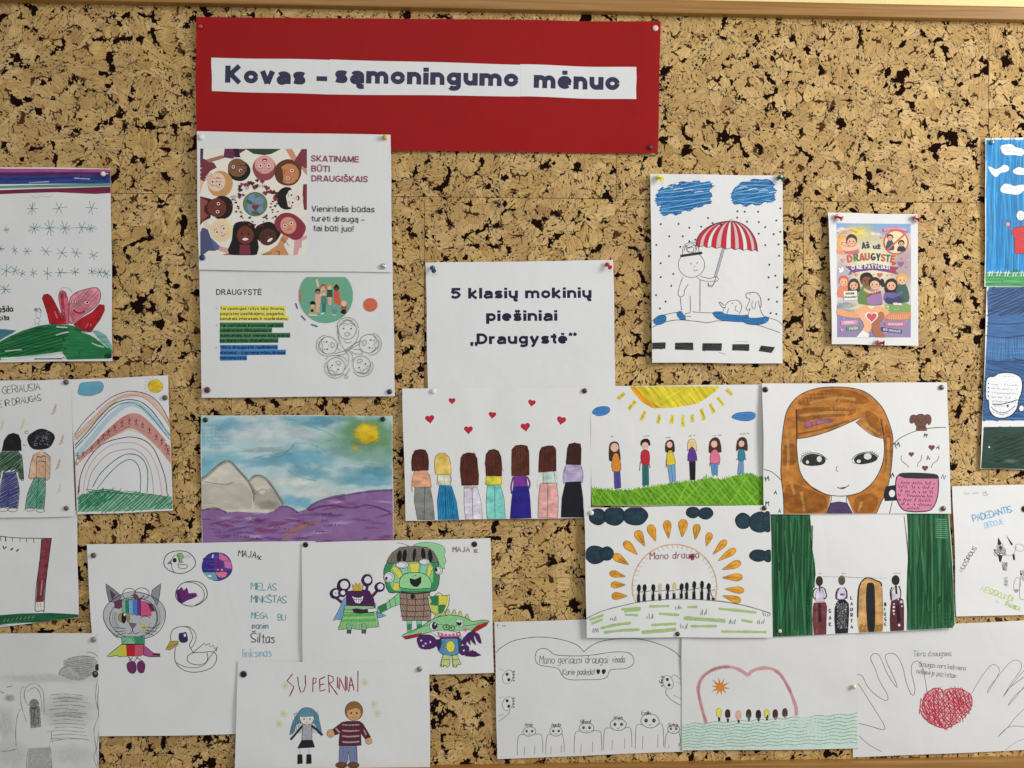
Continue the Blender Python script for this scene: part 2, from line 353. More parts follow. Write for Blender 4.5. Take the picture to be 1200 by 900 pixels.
class Ink:
    """flat colour laid on a sheet: areas and strokes, all in photograph pixels, following the sheet's own curl"""
    def __init__(s, sheet, name, style='felt', T=None, label=None, parent=None, clip=None):
        s.clip = clip
        s.sh = sheet; s.name = name; s.style = style; s.v = []; s.z = []; s.c = []; s.f_ = []; s.label = label; s.parent = parent
        s.ox, s.oy, s.k = T if T else (0, 0, 1)
    def tp(s, pts):
        if len(pts) and isinstance(pts[0], (int, float)): pts = list(zip(pts[::2], pts[1::2]))
        return [(s.ox + x / s.k, s.oy + y / s.k) for x, y in pts]
    def up(s, d=1.3e-6): s.sh.n += d; return s.sh.n
    def add(s, P, F, col, a, z=None, alphas=None):
        if z is None: z = s.up(3e-6)
        b = len(s.v); s.v += P; s.z += [z] * len(P) if not isinstance(z, list) else z
        cc = C(col) if isinstance(col, str) else col
        s.c += [cc + (a if alphas is None else alphas[i],) for i in range(len(P))]
        s.f_ += [tuple(b + i for i in f) for f in F]
    # -- raw (already photograph pixels)
    def fillp(s, P, col, a=1.0):
        xs = [p[0] for p in P]; ys = [p[1] for p in P]
        w, h = max(xs)-min(xs), max(ys)-min(ys)
        g = s.sh.g
        E = []
        for i in range(len(P)):
            a0, a1 = P[i], P[(i+1) % len(P)]; k = max(1, int(math.dist(a0, a1) / g))
            if math.dist(a0, a1) < 1e-3: continue
            E += [(a0[0] + (a1[0]-a0[0])*j/k, a0[1] + (a1[1]-a0[1])*j/k) for j in range(k)]
        pts = [Vector(p) for p in E]; n = len(pts)
        if max(w, h) > g * 1.6:
            nx, ny = int(w / g), int(h / g)
            for j in range(1, ny + 1):
                for i in range(1, nx + 1):
                    x, y = min(xs) + i*w/(nx+1), min(ys) + j*h/(ny+1)
                    if inside(P, x, y): pts.append(Vector((x, y)))
        r = delaunay_2d_cdt(pts, [(i, (i+1) % n) for i in range(n)], [], 1, 1e-4)
        s.add([tuple(p) for p in r[0]], [tuple(f) for f in r[2]], col, a)
    def strokep(s, P, w, col, a=1.0, taper=0.0, jit=0.0, closed=False):
        Q = [P[0]]
        for p in P[1:]:
            if (p[0]-Q[-1][0])**2 + (p[1]-Q[-1][1])**2 > 0.05: Q.append(p)
        if len(Q) < 2: Q.append((Q[0][0] + w * .5, Q[0][1]))
        R = [Q[0]]
        for p in Q[1:]:
            d = math.dist(p, R[-1]); k = max(1, int(d / 4)); q = R[-1]
            for i in range(1, k + 1): R.append((q[0] + (p[0]-q[0])*i/k, q[1] + (p[1]-q[1])*i/k))
        V = []; n = len(R); z = s.up(); zs = []
        for i, p in enumerate(R):
            a0 = R[max(0, i-1)]; a1 = R[min(n-1, i+1)]
            if closed and i in (0, n - 1): a0 = R[-2]; a1 = R[1]
            dx, dy = a1[0]-a0[0], a1[1]-a0[1]; L = math.hypot(dx, dy) or 1
            ww = w * .5 * (1 + RND.uniform(-jit, jit))
            if taper: ww *= 1 - taper * abs(2*i/(n-1) - 1)**2
            V += [(p[0] - dy/L*ww, p[1] + dx/L*ww), (p[0] + dy/L*ww, p[1] - dx/L*ww)]
            zs += [z + 9e-7 * i / n] * 2
        s.add(V, [(2*i, 2*i+1, 2*i+3, 2*i+2) for i in range(n-1)], col, a, zs)
    # -- drawing calls in crop coordinates
    def f(s, pts, col, a=1.0, sm=0, o=None, ow=.7):
        P = s.tp(pts)
        if sm: P = smooth_pts(P, True, sm)
        s.fillp(P, col, a)
        if o: s.strokep(P + [P[0]], ow, o, closed=True)
        return s
    def s(s, pts, w, col, a=1.0, sm=4, closed=False, taper=0.0, jit=0.12):
        P = s.tp(pts)
        if sm and len(P) > 2: P = smooth_pts(P, closed, sm)
        if closed: P = P + [P[0]]
        s.strokep(P, w, col, a, taper, jit, closed); return s
    def ell(s, cx, cy, rx, ry, rot=0, a0=0, a1=360, n=None, wob=0.0):
        n = n or max(8, min(40, int(max(rx, ry) / s.k * 2.2)))
        full = abs(a1 - a0) >= 360
        m = n if full else n + 1
        cr, sr = math.cos(math.radians(rot)), math.sin(math.radians(rot))
        p1, p2 = RND.uniform(0, 6), RND.uniform(0, 6)
        out = []
        for i in range(m):
            t = math.radians(a0 + (a1 - a0) * i / n)
            q = 1 + wob * (math.sin(2*t + p1) + .7 * math.sin(5*t + p2))
            x, y = rx*math.cos(t)*q, ry*math.sin(t)*q
            out.append((cx + x*cr - y*sr, cy + x*sr + y*cr))
        return out
    def e(s, cx, cy, rx, ry=None, col='#000', rot=0, a=1.0, o=None, ow=.7, wob=0.0):
        ry = rx if ry is None else ry
        P = s.tp(s.ell(cx, cy, rx, ry, rot, wob=wob)); s.fillp(P, col, a)
        if o: s.strokep(P + [P[0]], ow, o, closed=True)
        return s
    def o(s, cx, cy, rx, ry=None, w=.8, col='#222', rot=0, a0=0, a1=360, a=1.0, wob=0.0):
        ry = rx if ry is None else ry
        P = s.tp(s.ell(cx, cy, rx, ry, rot, a0, a1, wob=wob))
        cl = abs(a1-a0) >= 360
        if cl: P.append(P[0])
        s.strokep(P, w, col, a, closed=cl); return s
    def blob(s, cx, cy, rx, ry=None, col='#000', rot=0, a=1.0, core=0.4, wob=0.1):
        ry = rx if ry is None else ry
        big = max(rx, ry) / s.k
        n = max(18, int(big * 6.3 / 5)); m = max(4, int(big / 4.5))
        w = [1 + wob*(math.sin(2*t*2*PI/n+1.3) + .8*math.sin(5*t*2*PI/n+cx) + .6*math.sin(9*t*2*PI/n+cy)) for t in range(n)]
        c = s.tp([(cx, cy)])[0]; V = []; A = []
        for r in range(m):
            k = 1 - r / m
            for i, p in enumerate(s.tp(s.ell(cx, cy, rx*k, ry*k, rot, n=n))):
                V.append((c[0]+(p[0]-c[0])*w[i], c[1]+(p[1]-c[1])*w[i])); A.append(a * min(1.0, (1-k) / max(.01, 1-core)))
        V.append(c); A.append(a)
        F = []
        for r in range(m-1):
            for i in range(n): j = (i+1) % n; F.append((r*n+i, r*n+j, (r+1)*n+j, (r+1)*n+i))
        for i in range(n): F.append(((m-1)*n+i, (m-1)*n+(i+1) % n, m*n))
        s.add(V, F, col, 1, None, A); return s
    def h(s, pts, ang, gap, w, col, a=1.0, jit=0.5, sm=0, over=0.0, bend=0.0):
        """scribble an area full of strokes; ang in degrees, gap and w in photograph pixels"""
        P = s.tp(pts)
        if sm: P = smooth_pts(P, True, sm)
        ca, sa = math.cos(math.radians(ang)), math.sin(math.radians(ang))
        Q = [(x*ca + y*sa, -x*sa + y*ca) for x, y in P]
        y = min(q[1] for q in Q) + gap * .5; y1 = max(q[1] for q in Q)
        while y < y1:
            xs = []
            for i in range(len(Q)):
                a_, b_ = Q[i], Q[(i+1) % len(Q)]
                if (a_[1] > y) != (b_[1] > y): xs.append(a_[0] + (y-a_[1])*(b_[0]-a_[0])/(b_[1]-a_[1]))
            xs.sort()
            for k in range(0, len(xs) - 1, 2):
                x0, x1 = xs[k] - over + RND.uniform(-jit, jit), xs[k+1] + over + RND.uniform(-jit, jit)
                if x1 - x0 < .6: continue
                m = 4; L = []
                dy = RND.uniform(-1, 1)*min(jit, 1.3)*gap*.8
                for i in range(m+1):
                    u = i/m; xx = x0 + (x1-x0)*u; yy = y + dy*(u-.5) + bend*math.sin(PI*u) + RND.uniform(-.12, .12)*gap
                    L.append((xx*ca - yy*sa, xx*sa + yy*ca))
                cc = C(col) if isinstance(col, str) else col
                q = 1 + RND.uniform(-.13, .13)
                s.strokep(L, w * RND.uniform(.8, 1.2), tuple(min(.9, c*q) for c in cc), a, .3, .1)
            y += gap * RND.uniform(.75, 1.25)
        return s
    def heart(s, cx, cy, r, col, rot=0, a=1.0, o=None, ow=.5, kx=1.0):
        P = []
        for i in range(18):
            t = 2*PI*i/18
            x = 16*math.sin(t)**3/16*r*kx; y = -(13*math.cos(t)-5*math.cos(2*t)-2*math.cos(3*t)-math.cos(4*t))/16*r
            c_, s_ = math.cos(math.radians(rot)), math.sin(math.radians(rot))
            P.append((cx + x*c_ - y*s_, cy + x*s_ + y*c_))
        return s.f(P, col, a, 0, o, ow)
    def t(s, txt, x, y, h, w, col, ang=0, adv=0.82, wd=1.0, jit=0.35, a=1.0, slant=0.0):
        """one-stroke handwriting; x,y = baseline start, h = capital height in crop units"""
        k = h / 10.0; ca, sa = math.cos(math.radians(ang)), math.sin(math.radians(ang))
        cx = 0.0
        for ch in txt:
            if ch == ' ': cx += 5 * k * adv * wd; continue
            g = GL.get(ch) or GL.get({'ą': 'a', 'ę': 'e', 'į': 'i', 'ų': 'u', 'ū': 'u', 'ž': 'z', 'č': 'c'}.get(ch, 'o'))
            if g:
                for pl in g.replace(' ', '').split('|'):
                    L = []
                    for i in range(0, len(pl), 2):
                        gx = int(pl[i]) + NARROW.get(ch, (0, 0))[0] + RND.uniform(-jit, jit); gy = int(pl[i+1], 16) - 3 + RND.uniform(-jit, jit)
                        X = cx + (gx + gy*slant) * k * wd; Y = -gy * k
                        L.append((x + X*ca - Y*sa, y + X*sa + Y*ca))
                    s.s(L, w, col, a, 3 if len(L) > 4 else 0, jit=.2)
            wch = NARROW[ch][1] if ch in NARROW else (6.0 if ch.isupper() else 4.4)
            cx += (wch + 5.2*(adv - .5)) * k * wd
        return s
    def scrib(s, x, y, length, h, w, col, ang=0, a=1.0):
        """a line of writing too small to read"""
        ca, sa = math.cos(math.radians(ang)), math.sin(math.radians(ang))
        L = []; u = 0.0; up = False
        while u < length:
            if RND.random() < .14:
                if len(L) > 1: s.s(L, w, col, a, 0)
                L = []; u += h * .55; continue
            yy = (0 if up else -h * RND.choice((.6, .6, 1.0))); up = not up
            L.append((x + u*ca - yy*sa, y + u*sa + yy*ca)); u += h * RND.uniform(.25, .5)
        if len(L) > 1: s.s(L, w, col, a, 0)
        return s
    def p(s, txt, x0, y0, x1, y1, h, col, bold=0.0, a=1.0, arc_=0.0):
        """printed type: baseline from x0,y0 to x1,y1, capital height h (crop units)"""
        w = round(.105 + bold * 3.6 if bold < .05 else .262, 3)
        if w not in TYPE: TYPE[w] = make_type(w)
        G = TYPE[w]; x = 0.0; L = []
        for ch in txt:
            if ch == ' ': x += .36 + w*.3; continue
            W, S_ = G.get(ch) or G['o']
            for st in S_: L.append([(px + x, py) for px, py in st])
            x += W + .15 - w*.30
        tot = x - (.15 - w*.30)
        dx, dy = x1 - x0, y1 - y0; D = math.hypot(dx, dy); nx, ny = dy / D, -dx / D
        for st in L:
            Q = []
            for px, py in st:
                u = px / tot; q = py * h + arc_ * math.sin(max(0, min(1, u)) * PI)
                Q.append((s.ox + (x0 + dx*u + nx*q) / s.k, s.oy + (y0 + dy*u + ny*q) / s.k))
            # the pen is as wide as the letter's weight, squeezed or stretched with the line for upright stems
            sx = D / tot; up = abs(Q[-1][1]-Q[0][1]) > abs(Q[-1][0]-Q[0][0]) * 2 and len(Q) == 2
            s.strokep(Q, w * (sx if up else (h + (sx-h)*.4)) / s.k, col, a, 0, 0)
        return s
    def cut(s):
        """finish this piece of the drawing and start the next one of the same name"""
        o = s.build(); s.v, s.z, s.c, s.f_ = [], [], [], []; return s
    def build(s):
        if not s.v: return None
        P = np.array(s.v, float)
        if s.clip:
            P[:, 0] = np.clip(P[:, 0], s.clip[0], s.clip[2]); P[:, 1] = np.clip(P[:, 1], s.clip[1], s.clip[3])
        u, v = s.sh.uv(P)
        # nothing is drawn past the edge of the paper
        m = 0.002
        uc, vc = np.clip(u, m, 1 - m), np.clip(v, m, 1 - m)
        q = s.sh.q
        P = ((1-uc)*(1-vc))[:, None]*q[0] + (uc*(1-vc))[:, None]*q[1] + (uc*vc)[:, None]*q[2] + ((1-uc)*vc)[:, None]*q[3]
        H = s.sh.height(uc, vc) + 4.5e-5 + np.array(s.z)
        X, Z = board(P[:, 0], P[:, 1])
        o = link_mesh(s.name, np.stack([X, -H, Z], -1).tolist(), s.f_, M[s.style], s.parent or s.sh.ob)
        me = o.data
        at = me.attributes.new('ink', 'FLOAT_COLOR', 'POINT')
        at.data.foreach_set('color', np.array(s.c, np.float32).ravel())
        # all faces look towards the viewer
        me.update(); nrm = np.zeros(len(me.polygons)*3); me.polygons.foreach_get('normal', nrm)
        flip = [i for i, y in enumerate(nrm[1::3]) if y > 0]
        if flip:
            for i in flip: me.polygons[i].flip()
            me.update()
        if s.label: o['label'] = s.label
        return o
# ================================================================== THE SETTING: painted wall, cork board, wooden frame
def wall_mat():
    m, nt, b, out = new_mat('yellow_wall_paint')
    tc = N(nt, 'ShaderNodeTexCoord').outputs['Object']
    n = noise(nt, tc, 60, 4)
    col = mix_c(nt, n, C('#d9c98c'), C('#e4d69a'))
    link(nt, col, b.inputs['Base Color']); b.inputs['Roughness'].default_value = .8
    bp = N(nt, 'ShaderNodeBump'); bp.inputs['Strength'].default_value = .3; bp.inputs['Distance'].default_value = .001
    link(nt, noise(nt, tc, 400, 3), bp.inputs['Height']); link(nt, bp.outputs[0], b.inputs['Normal'])
    return m
def wood_mat():
    m, nt, b, out = new_mat('varnished_pine')
    tc = N(nt, 'ShaderNodeTexCoord').outputs['Object']
    w = noise(nt, mapped(nt, tc, scale=(2.2, 60, 130)), 1.6, 5, .6, .6)
    f = noise(nt, mapped(nt, tc, scale=(12, 300, 900)), 1.0, 3, .6)
    col = ramp(nt, w, [(.25, C('#74501e')), (.45, C('#96692e')), (.6, C('#a67a3c')), (.8, C('#805824'))])
    col = mix_c(nt, math_n(nt, 'MULTIPLY', f, .45), col, C('#5e3f1c'))
    link(nt, col, b.inputs['Base Color']); b.inputs['Roughness'].default_value = .42
    bp = N(nt, 'ShaderNodeBump'); bp.inputs['Strength'].default_value = .25; bp.inputs['Distance'].default_value = .0006
    link(nt, f, bp.inputs['Height']); link(nt, bp.outputs[0], b.inputs['Normal'])
    return m

def cork_mat():
    m, nt, b, out = new_mat('pressed_cork')
    tc = N(nt, 'ShaderNodeTexCoord').outputs['Object']
    oi = N(nt, 'ShaderNodeObjectInfo').outputs['Random']
    off = N(nt, 'ShaderNodeCombineXYZ')
    link(nt, math_n(nt, 'MULTIPLY', oi, 17.3), off.inputs[0]); link(nt, math_n(nt, 'MULTIPLY', oi, 9.1), off.inputs[2])
    va = N(nt, 'ShaderNodeVectorMath', operation='ADD'); link(nt, tc, va.inputs[0]); link(nt, off.outputs[0], va.inputs[1])
    base = mapped(nt, va.outputs[0], scale=(1, 0, 1))
    def warp(src, scale, amt, detail=3):
        n = N(nt, 'ShaderNodeTexNoise'); n.inputs['Scale'].default_value = scale; n.inputs['Detail'].default_value = detail
        n.inputs['Roughness'].default_value = .65
        link(nt, src, n.inputs['Vector'])
        sb = N(nt, 'ShaderNodeVectorMath', operation='SUBTRACT'); link(nt, n.outputs['Color'], sb.inputs[0]); sb.inputs[1].default_value = (.5, .5, .5)
        sc = N(nt, 'ShaderNodeVectorMath', operation='SCALE'); link(nt, sb.outputs[0], sc.inputs[0]); sc.inputs['Scale'].default_value = amt
        ad = N(nt, 'ShaderNodeVectorMath', operation='ADD'); link(nt, src, ad.inputs[0]); link(nt, sc.outputs[0], ad.inputs[1])
        return ad.outputs[0]
    w1 = warp(base, 14, .030)
    w2 = warp(w1, 55, .012)
    w3 = warp(w2, 190, .0032, 2)
    def vor(src, scale, feature='F1', rnd=1.0):
        v = N(nt, 'ShaderNodeTexVoronoi', feature=feature, voronoi_dimensions='3D'); v.inputs['Scale'].default_value = scale
        v.inputs['Randomness'].default_value = rnd
        link(nt, src, v.inputs['Vector']); return v
    sc_big = 21
    cell = vor(w3, sc_big); edge = vor(w3, sc_big, 'DISTANCE_TO_EDGE').outputs['Distance']
    cell2 = vor(w3, 47); edge2 = vor(w3, 47, 'DISTANCE_TO_EDGE').outputs['Distance']
    sep = N(nt, 'ShaderNodeSeparateColor'); link(nt, cell.outputs['Color'], sep.inputs[0])
    sep2 = N(nt, 'ShaderNodeSeparateColor'); link(nt, cell2.outputs['Color'], sep2.inputs[0])
    # big irregular voids where granules do not meet, wider where a slow noise says so
    nv = noise(nt, base, 20, 3, .6); nw = noise(nt, base, 60, 3, .6)
    wv = N(nt, 'ShaderNodeMapRange'); wv.inputs[1].default_value = .516; wv.inputs[2].default_value = .72; wv.inputs[3].default_value = .0; wv.inputs[4].default_value = .26
    link(nt, math_n(nt, 'ADD', math_n(nt, 'MULTIPLY', nv, .45), math_n(nt, 'MULTIPLY', nw, .55)), wv.inputs[0])
    wv_out = math_n(nt, 'ADD', wv.outputs[0], .013)
    void = math_n(nt, 'MULTIPLY', math_n(nt, 'SUBTRACT', wv_out, edge), 70, clamp=True)
    # small granule cracks, present only in some places
    nc = noise(nt, base, 60, 3, .6)
    wc = N(nt, 'ShaderNodeMapRange'); wc.inputs[1].default_value = .475; wc.inputs[2].default_value = .70; wc.inputs[3].default_value = 0.0; wc.inputs[4].default_value = .13
    link(nt, nc, wc.inputs[0])
    crack = math_n(nt, 'MULTIPLY', math_n(nt, 'SUBTRACT', wc.outputs[0], edge2), 40, clamp=True)
    # lenticels: short dark flecks lying along each granule's own grain
    vr = N(nt, 'ShaderNodeVectorRotate', rotation_type='Y_AXIS'); link(nt, base, vr.inputs['Vector'])
    link(nt, math_n(nt, 'MULTIPLY', sep.outputs[0], 6.28), vr.inputs['Angle'])
    gr = mapped(nt, vr.outputs[0], scale=(150, 1, 330))
    ng = noise(nt, gr, 1.0, 2, .5, .3)
    thr = math_n(nt, 'SUBTRACT', .685, math_n(nt, 'MULTIPLY', sep2.outputs[1], .11))
    fleck = math_n(nt, 'MULTIPLY', math_n(nt, 'SUBTRACT', ng, thr), 40, clamp=True)
    grain = noise(nt, mapped(nt, vr.outputs[0], scale=(60, 1, 420)), 1.0, 4, .6, .6)
    fine = noise(nt, base, 700, 3, .7)
    # pores: scattered dark dots, crowded on some granules
    pore = vor(w3, 215); ps = N(nt, 'ShaderNodeSeparateColor'); link(nt, pore.outputs['Color'], ps.inputs[0])
    pr = math_n(nt, 'MULTIPLY', math_n(nt, 'SUBTRACT', ps.outputs[0], math_n(nt, 'SUBTRACT', .86, math_n(nt, 'MULTIPLY', sep2.outputs[2], .5))), 1.1)
    pore_m = math_n(nt, 'MULTIPLY', math_n(nt, 'SUBTRACT', math_n(nt, 'MINIMUM', pr, .38), pore.outputs['Distance']), 14, clamp=True)
    # colours
    tan = ramp(nt, sep2.outputs[0], [(0.0, C('#ae8b50')), (.3, C('#ba975a')), (.65, C('#c3a164')), (1.0, C('#cfae74'))])
    tan = mix_c(nt, math_n(nt, 'MULTIPLY', sep.outputs[1], .4), tan, C('#b08c60'))
    gm = N(nt, 'ShaderNodeMapRange'); gm.inputs[1].default_value = .3; gm.inputs[2].default_value = .7; gm.inputs[3].default_value = .58; gm.inputs[4].default_value = 1.25
    link(nt, grain, gm.inputs[0])
    tan = mix_c(nt, 1.0, tan, gm.outputs[0], 'MULTIPLY')
    fm = N(nt, 'ShaderNodeMapRange'); fm.inputs[1].default_value = .3; fm.inputs[2].default_value = .7; fm.inputs[3].default_value = .82; fm.inputs[4].default_value = 1.15
    link(nt, fine, fm.inputs[0]); tan = mix_c(nt, 1.0, tan, fm.outputs[0], 'MULTIPLY')
    # some granules are pale at the broken rim, a few are reddish bark
    rim = math_n(nt, 'MULTIPLY', math_n(nt, 'MULTIPLY', void, math_n(nt, 'SUBTRACT', 1.0, void)), 2.2, clamp=True)
    tan = mix_c(nt, rim, tan, C('#dcc690'))
    bark = math_n(nt, 'GREATER_THAN', sep2.outputs[2], .97)
    tan = mix_c(nt, math_n(nt, 'MULTIPLY', bark, .4), tan, C('#8a6238'))
    dk = mix_c(nt, fine, C('#120907'), C('#241310'))
    col = mix_c(nt, math_n(nt, 'MULTIPLY', fleck, .9), tan, C('#24150c'))
    col = mix_c(nt, math_n(nt, 'MULTIPLY', pore_m, .95), col, C('#180c06'))
    col = mix_c(nt, math_n(nt, 'MULTIPLY', crack, .97), col, mix_c(nt, nc, C('#120905'), C('#4c3220')))
    fl = math_n(nt, 'MULTIPLY', math_n(nt, 'SUBTRACT', noise(nt, base, 260, 2, .5), .60), 20, clamp=True)
    near = math_n(nt, 'MULTIPLY', math_n(nt, 'SUBTRACT', math_n(nt, 'ADD', wv.outputs[0], .05), edge), 20, clamp=True)
    col = mix_c(nt, math_n(nt, 'MULTIPLY', math_n(nt, 'MULTIPLY', fl, near), .7), col, C('#e0d4b4'))
    col = mix_c(nt, void, col, dk)
    link(nt, col, b.inputs['Base Color']); b.inputs['Roughness'].default_value = .68
    link(nt, math_n(nt, 'MULTIPLY', math_n(nt, 'SUBTRACT', 1.0, math_n(nt, 'MAXIMUM', math_n(nt, 'MAXIMUM', void, crack), pore_m)), .3), b.inputs['Specular IOR Level'])
    hgt = math_n(nt, 'SUBTRACT', 1.0, math_n(nt, 'MAXIMUM', void, math_n(nt, 'MULTIPLY', crack, .6)))
    hgt = math_n(nt, 'ADD', hgt, math_n(nt, 'MULTIPLY', grain, .35))
    hgt = math_n(nt, 'ADD', hgt, math_n(nt, 'MULTIPLY', sep2.outputs[0], .25))
    bp = N(nt, 'ShaderNodeBump'); bp.inputs['Strength'].default_value = .55; bp.inputs['Distance'].default_value = .0009
    link(nt, hgt, bp.inputs['Height']); link(nt, bp.outputs[0], b.inputs['Normal'])
    return m

def box(name, x0, x1, y0, y1, z0, z1, mat, parent=None, bev=0.0, loc=None):
    import bmesh
    bm = bmesh.new()
    vs = [bm.verts.new((x, y, z)) for x in (x0, x1) for y in (y0, y1) for z in (z0, z1)]
    for f in ((0, 1, 3, 2), (4, 6, 7, 5), (0, 4, 5, 1), (2, 3, 7, 6), (0, 2, 6, 4), (1, 5, 7, 3)): bm.faces.new([vs[i] for i in f])
    bmesh.ops.recalc_face_normals(bm, faces=bm.faces)
    if bev: bmesh.ops.bevel(bm, geom=list(bm.edges), offset=bev, segments=2, affect='EDGES', profile=.6)
    me = bpy.data.meshes.new(name); bm.to_mesh(me); bm.free(); me.materials.append(mat)
    o = bpy.data.objects.new(name, me); COL.objects.link(o)
    if parent: o.parent = parent
    if loc: o.location = loc
    return o

def BX(px, py=450): return float(board(px, py)[0])
def BZ(px, py): return float(board(px, py)[1])
Z_TOP = (BZ(0, 6.5) + BZ(1200, 24.5) + BZ(600, 15.5)) / 3
Z_BOT = (BZ(575, 897) + BZ(1200, 884)) / 2
XL, XR = BX(-260), BX(1480)
CORK, WOOD = cork_mat(), wood_mat()
wall = box('wall', XL - 1.2, XR + 1.2, 0.004, 0.06, Z_BOT - .8, Z_TOP + .8, wall_mat())
tag(wall, kind='structure')
cb = bpy.data.objects.new('cork_board', None); COL.objects.link(cb); cb.location = (0, 0, 0)
tag(cb, 'wide wall board of speckled tan cork tiles in a pine frame, covered with papers', 'cork board')
box('backing', XL, XR, 0.0015, 0.0038, Z_BOT - .02, Z_TOP + .02, (lambda m: m)(new_mat('dark_glue_backing')[0]), cb)
bpy.data.materials['dark_glue_backing'].node_tree.nodes['Principled BSDF'].inputs[0].default_value = (.03, .018, .01, 1)
TW, TH = 0.60, 0.2985
row_z = [Z_TOP + .02, BZ(620, 232), BZ(620, 456), BZ(620, 677.5), Z_BOT - .02]
seams = [722.5, 497.5, 722.5, 497.5]
rowmid = [120, 340, 560, 790]
for r in range(4):
    z1, z0 = row_z[r], row_z[r + 1]
    xs = BX(seams[r], rowmid[r]) - 3 * TW
    while xs < XR:
        a, b_ = max(xs, XL), min(xs + TW, XR)
        if b_ - a > .02:
            g = .00035; dz = RND.uniform(0, .0002)
            box('cork_tile', (a - b_) / 2 + g, (b_ - a) / 2 - g, -dz, .0014, (z0 - z1) / 2 + g, (z1 - z0) / 2 - g, CORK, cb, .0003,
                loc=((a + b_) / 2, 0, (z0 + z1) / 2))
        xs += TW
RW = .0215
rail = box('frame_rail', XL - .02, XR + .02, -.014, .0036, 0, RW, WOOD, cb, .003, loc=(0, 0, Z_TOP))
rail2 = box('frame_rail', XL - .02, XR + .02, -.014, .0036, -.05, 0, WOOD, cb, .003, loc=(0, 0, Z_BOT))
for x in (XL - .02 - RW - .001, XR + .021):
    box('frame_rail', 0, RW, -.014, .0036, Z_BOT - .05, Z_TOP + RW, WOOD, cb, .003, loc=(x, 0, 0))
# ================================================================== THE SHEETS
DR, DRW = 'child_drawing', 'drawing'
# --- red banner with four glued white strips
banner = Sheet('paper_banner', 'long red paper banner with white strips reading Kovas – sąmoningumo mėnuo', 'banner',
   [(231, 21.5), (773, 26.5), (770, 180.5), (231, 176)], 0, PAPER_RED, (.5, .5, 1.5, 0), (.5, 1.5, .3, .2), .6, [(.845, -3.4)], step=5)
def strip(quad, n):
    st = Sheet('lettering_strip', None, None, quad, 0, PAPER_COOL, wave=.1, parent=banner.ob, step=6)
    # the strip follows the banner it is glued on
    def hh(u, v, st=st):
        q0, q1, q2, q3 = st.q
        P = ((1-u)*(1-v))[:, None]*q0 + (u*(1-v))[:, None]*q1 + (u*v)[:, None]*q2 + ((1-u)*v)[:, None]*q3
        a, b = banner.uv(P); return banner.height(a, b) + .0006 + n * 1e-4
    st.height = hh
    me = st.ob.data; nv = len(me.vertices) // 2
    w = np.linalg.norm(st.q[1]-st.q[0]); h = np.linalg.norm(st.q[3]-st.q[0]); nx, ny = max(2, int(w/6)), max(2, int(h/6))
    ss, tt = np.meshgrid(np.linspace(0, 1, nx+1), np.linspace(0, 1, ny+1)); H = hh(ss.ravel(), tt.ravel())
    for i in range(nv): me.vertices[i].co.y = -H[i]; me.vertices[nv+i].co.y = -H[i] + .0003
    return st
def bigletters(st, txt, x0, y0, x1, y1, h):
    I = Ink(st, 'lettering', 'black_print')
    I.p(txt, x0, y0, x1, y1, h, '#2b2b47', .062); I.build()
s1 = strip([(249, 69.5), (387.5, 71.5), (388, 112), (250, 108.5)], 0); bigletters(s1, 'Kovas –', 265, 98.5, 384, 101, 20)
s2 = strip([(387, 71), (610.5, 77.5), (610, 114.5), (387, 112)], 1); bigletters(s2, 'sąmoningumo', 392.5, 98.5, 607.5, 103, 20)
s3 = strip([(609.5, 77), (745, 80.5), (744.5, 118), (609.5, 114.5)], 2); bigletters(s3, 'mėnuo', 625, 104.5, 725.5, 107, 20.5)

# --- printed notices
invite = Sheet('printed_notice', 'printed sheet SKATINAME BŪTI DRAUGIŠKAIS with a ring of cartoon faces round a globe', 'notice',
   [(233, 156), (458.5, 160), (460.5, 320), (235, 317)], 4, PAPER_COOL, (1, 1, 0, 0), (1.5, 1.5, .5, 0), .6)
meaning = Sheet('printed_notice', 'printed sheet DRAUGYSTĖ with yellow, green and blue highlighted lines', 'notice',
   [(235, 312), (460.5, 315), (463.5, 464), (238, 466)], 2, PAPER_COOL, (0, 0, 1.5, 1), (1.5, 2, 0, 1.5), .7)
title = Sheet('printed_notice', 'white sheet with large bold text 5 klasių mokinių piešiniai „Draugystė“', 'notice',
   [(499, 308), (718.5, 305), (720.5, 453), (501.5, 460)], 0, PAPER_COOL, (0, 0, 1, 1), (1.5, 2, .6, 0), .6)
poster = Sheet('small_poster', 'small colourful printed poster Aš už DRAUGYSTĘ with a white margin, curling off the cork', 'poster',
   [(968, 250), (1073, 252), (1073.5, 405.5), (972.5, 403.5)], 2, PAPER, (2, 1, 2.5, 3), (4.5, 1.5, 0, .8), .5, step=4)
poster.g = 2.6
# --- drawings
snow = Sheet(DR, 'drawing of teal snow stars over a red heart figure on a green hill', DRW,
   [(-32, 195.5), (130.5, 198), (133.5, 423), (-32, 425)], 0, PAPER, (0, 1, 3, 0), (0, 2, 0, 2), .8)
umb = Sheet(DR, 'drawing of a bald figure holding a red striped umbrella over two small animals', DRW,
   [(761.5, 204.5), (916.5, 206.5), (915.5, 426), (763, 425)], 1, PAPER, (1, 1, 2, 4), (4, 1.5, .5, 3), .8)
sky = Sheet(DR, 'bright blue drawing with white clouds and a figure in a red shirt', DRW,
   [(1152.5, 163), (1310, 160), (1310, 337), (1152, 336)], 1, PAPER, (1, 0, 0, 1), (2, 0, 0, 0), .6)
night = Sheet(DR, 'dark blue and dark green drawing with a white cup full of writing', DRW,
   [(1155.5, 328), (1310, 328), (1310, 552), (1147, 549)], 0, PAPER, (0, 0, 0, 3), (3, 0, 0, 2), .8)
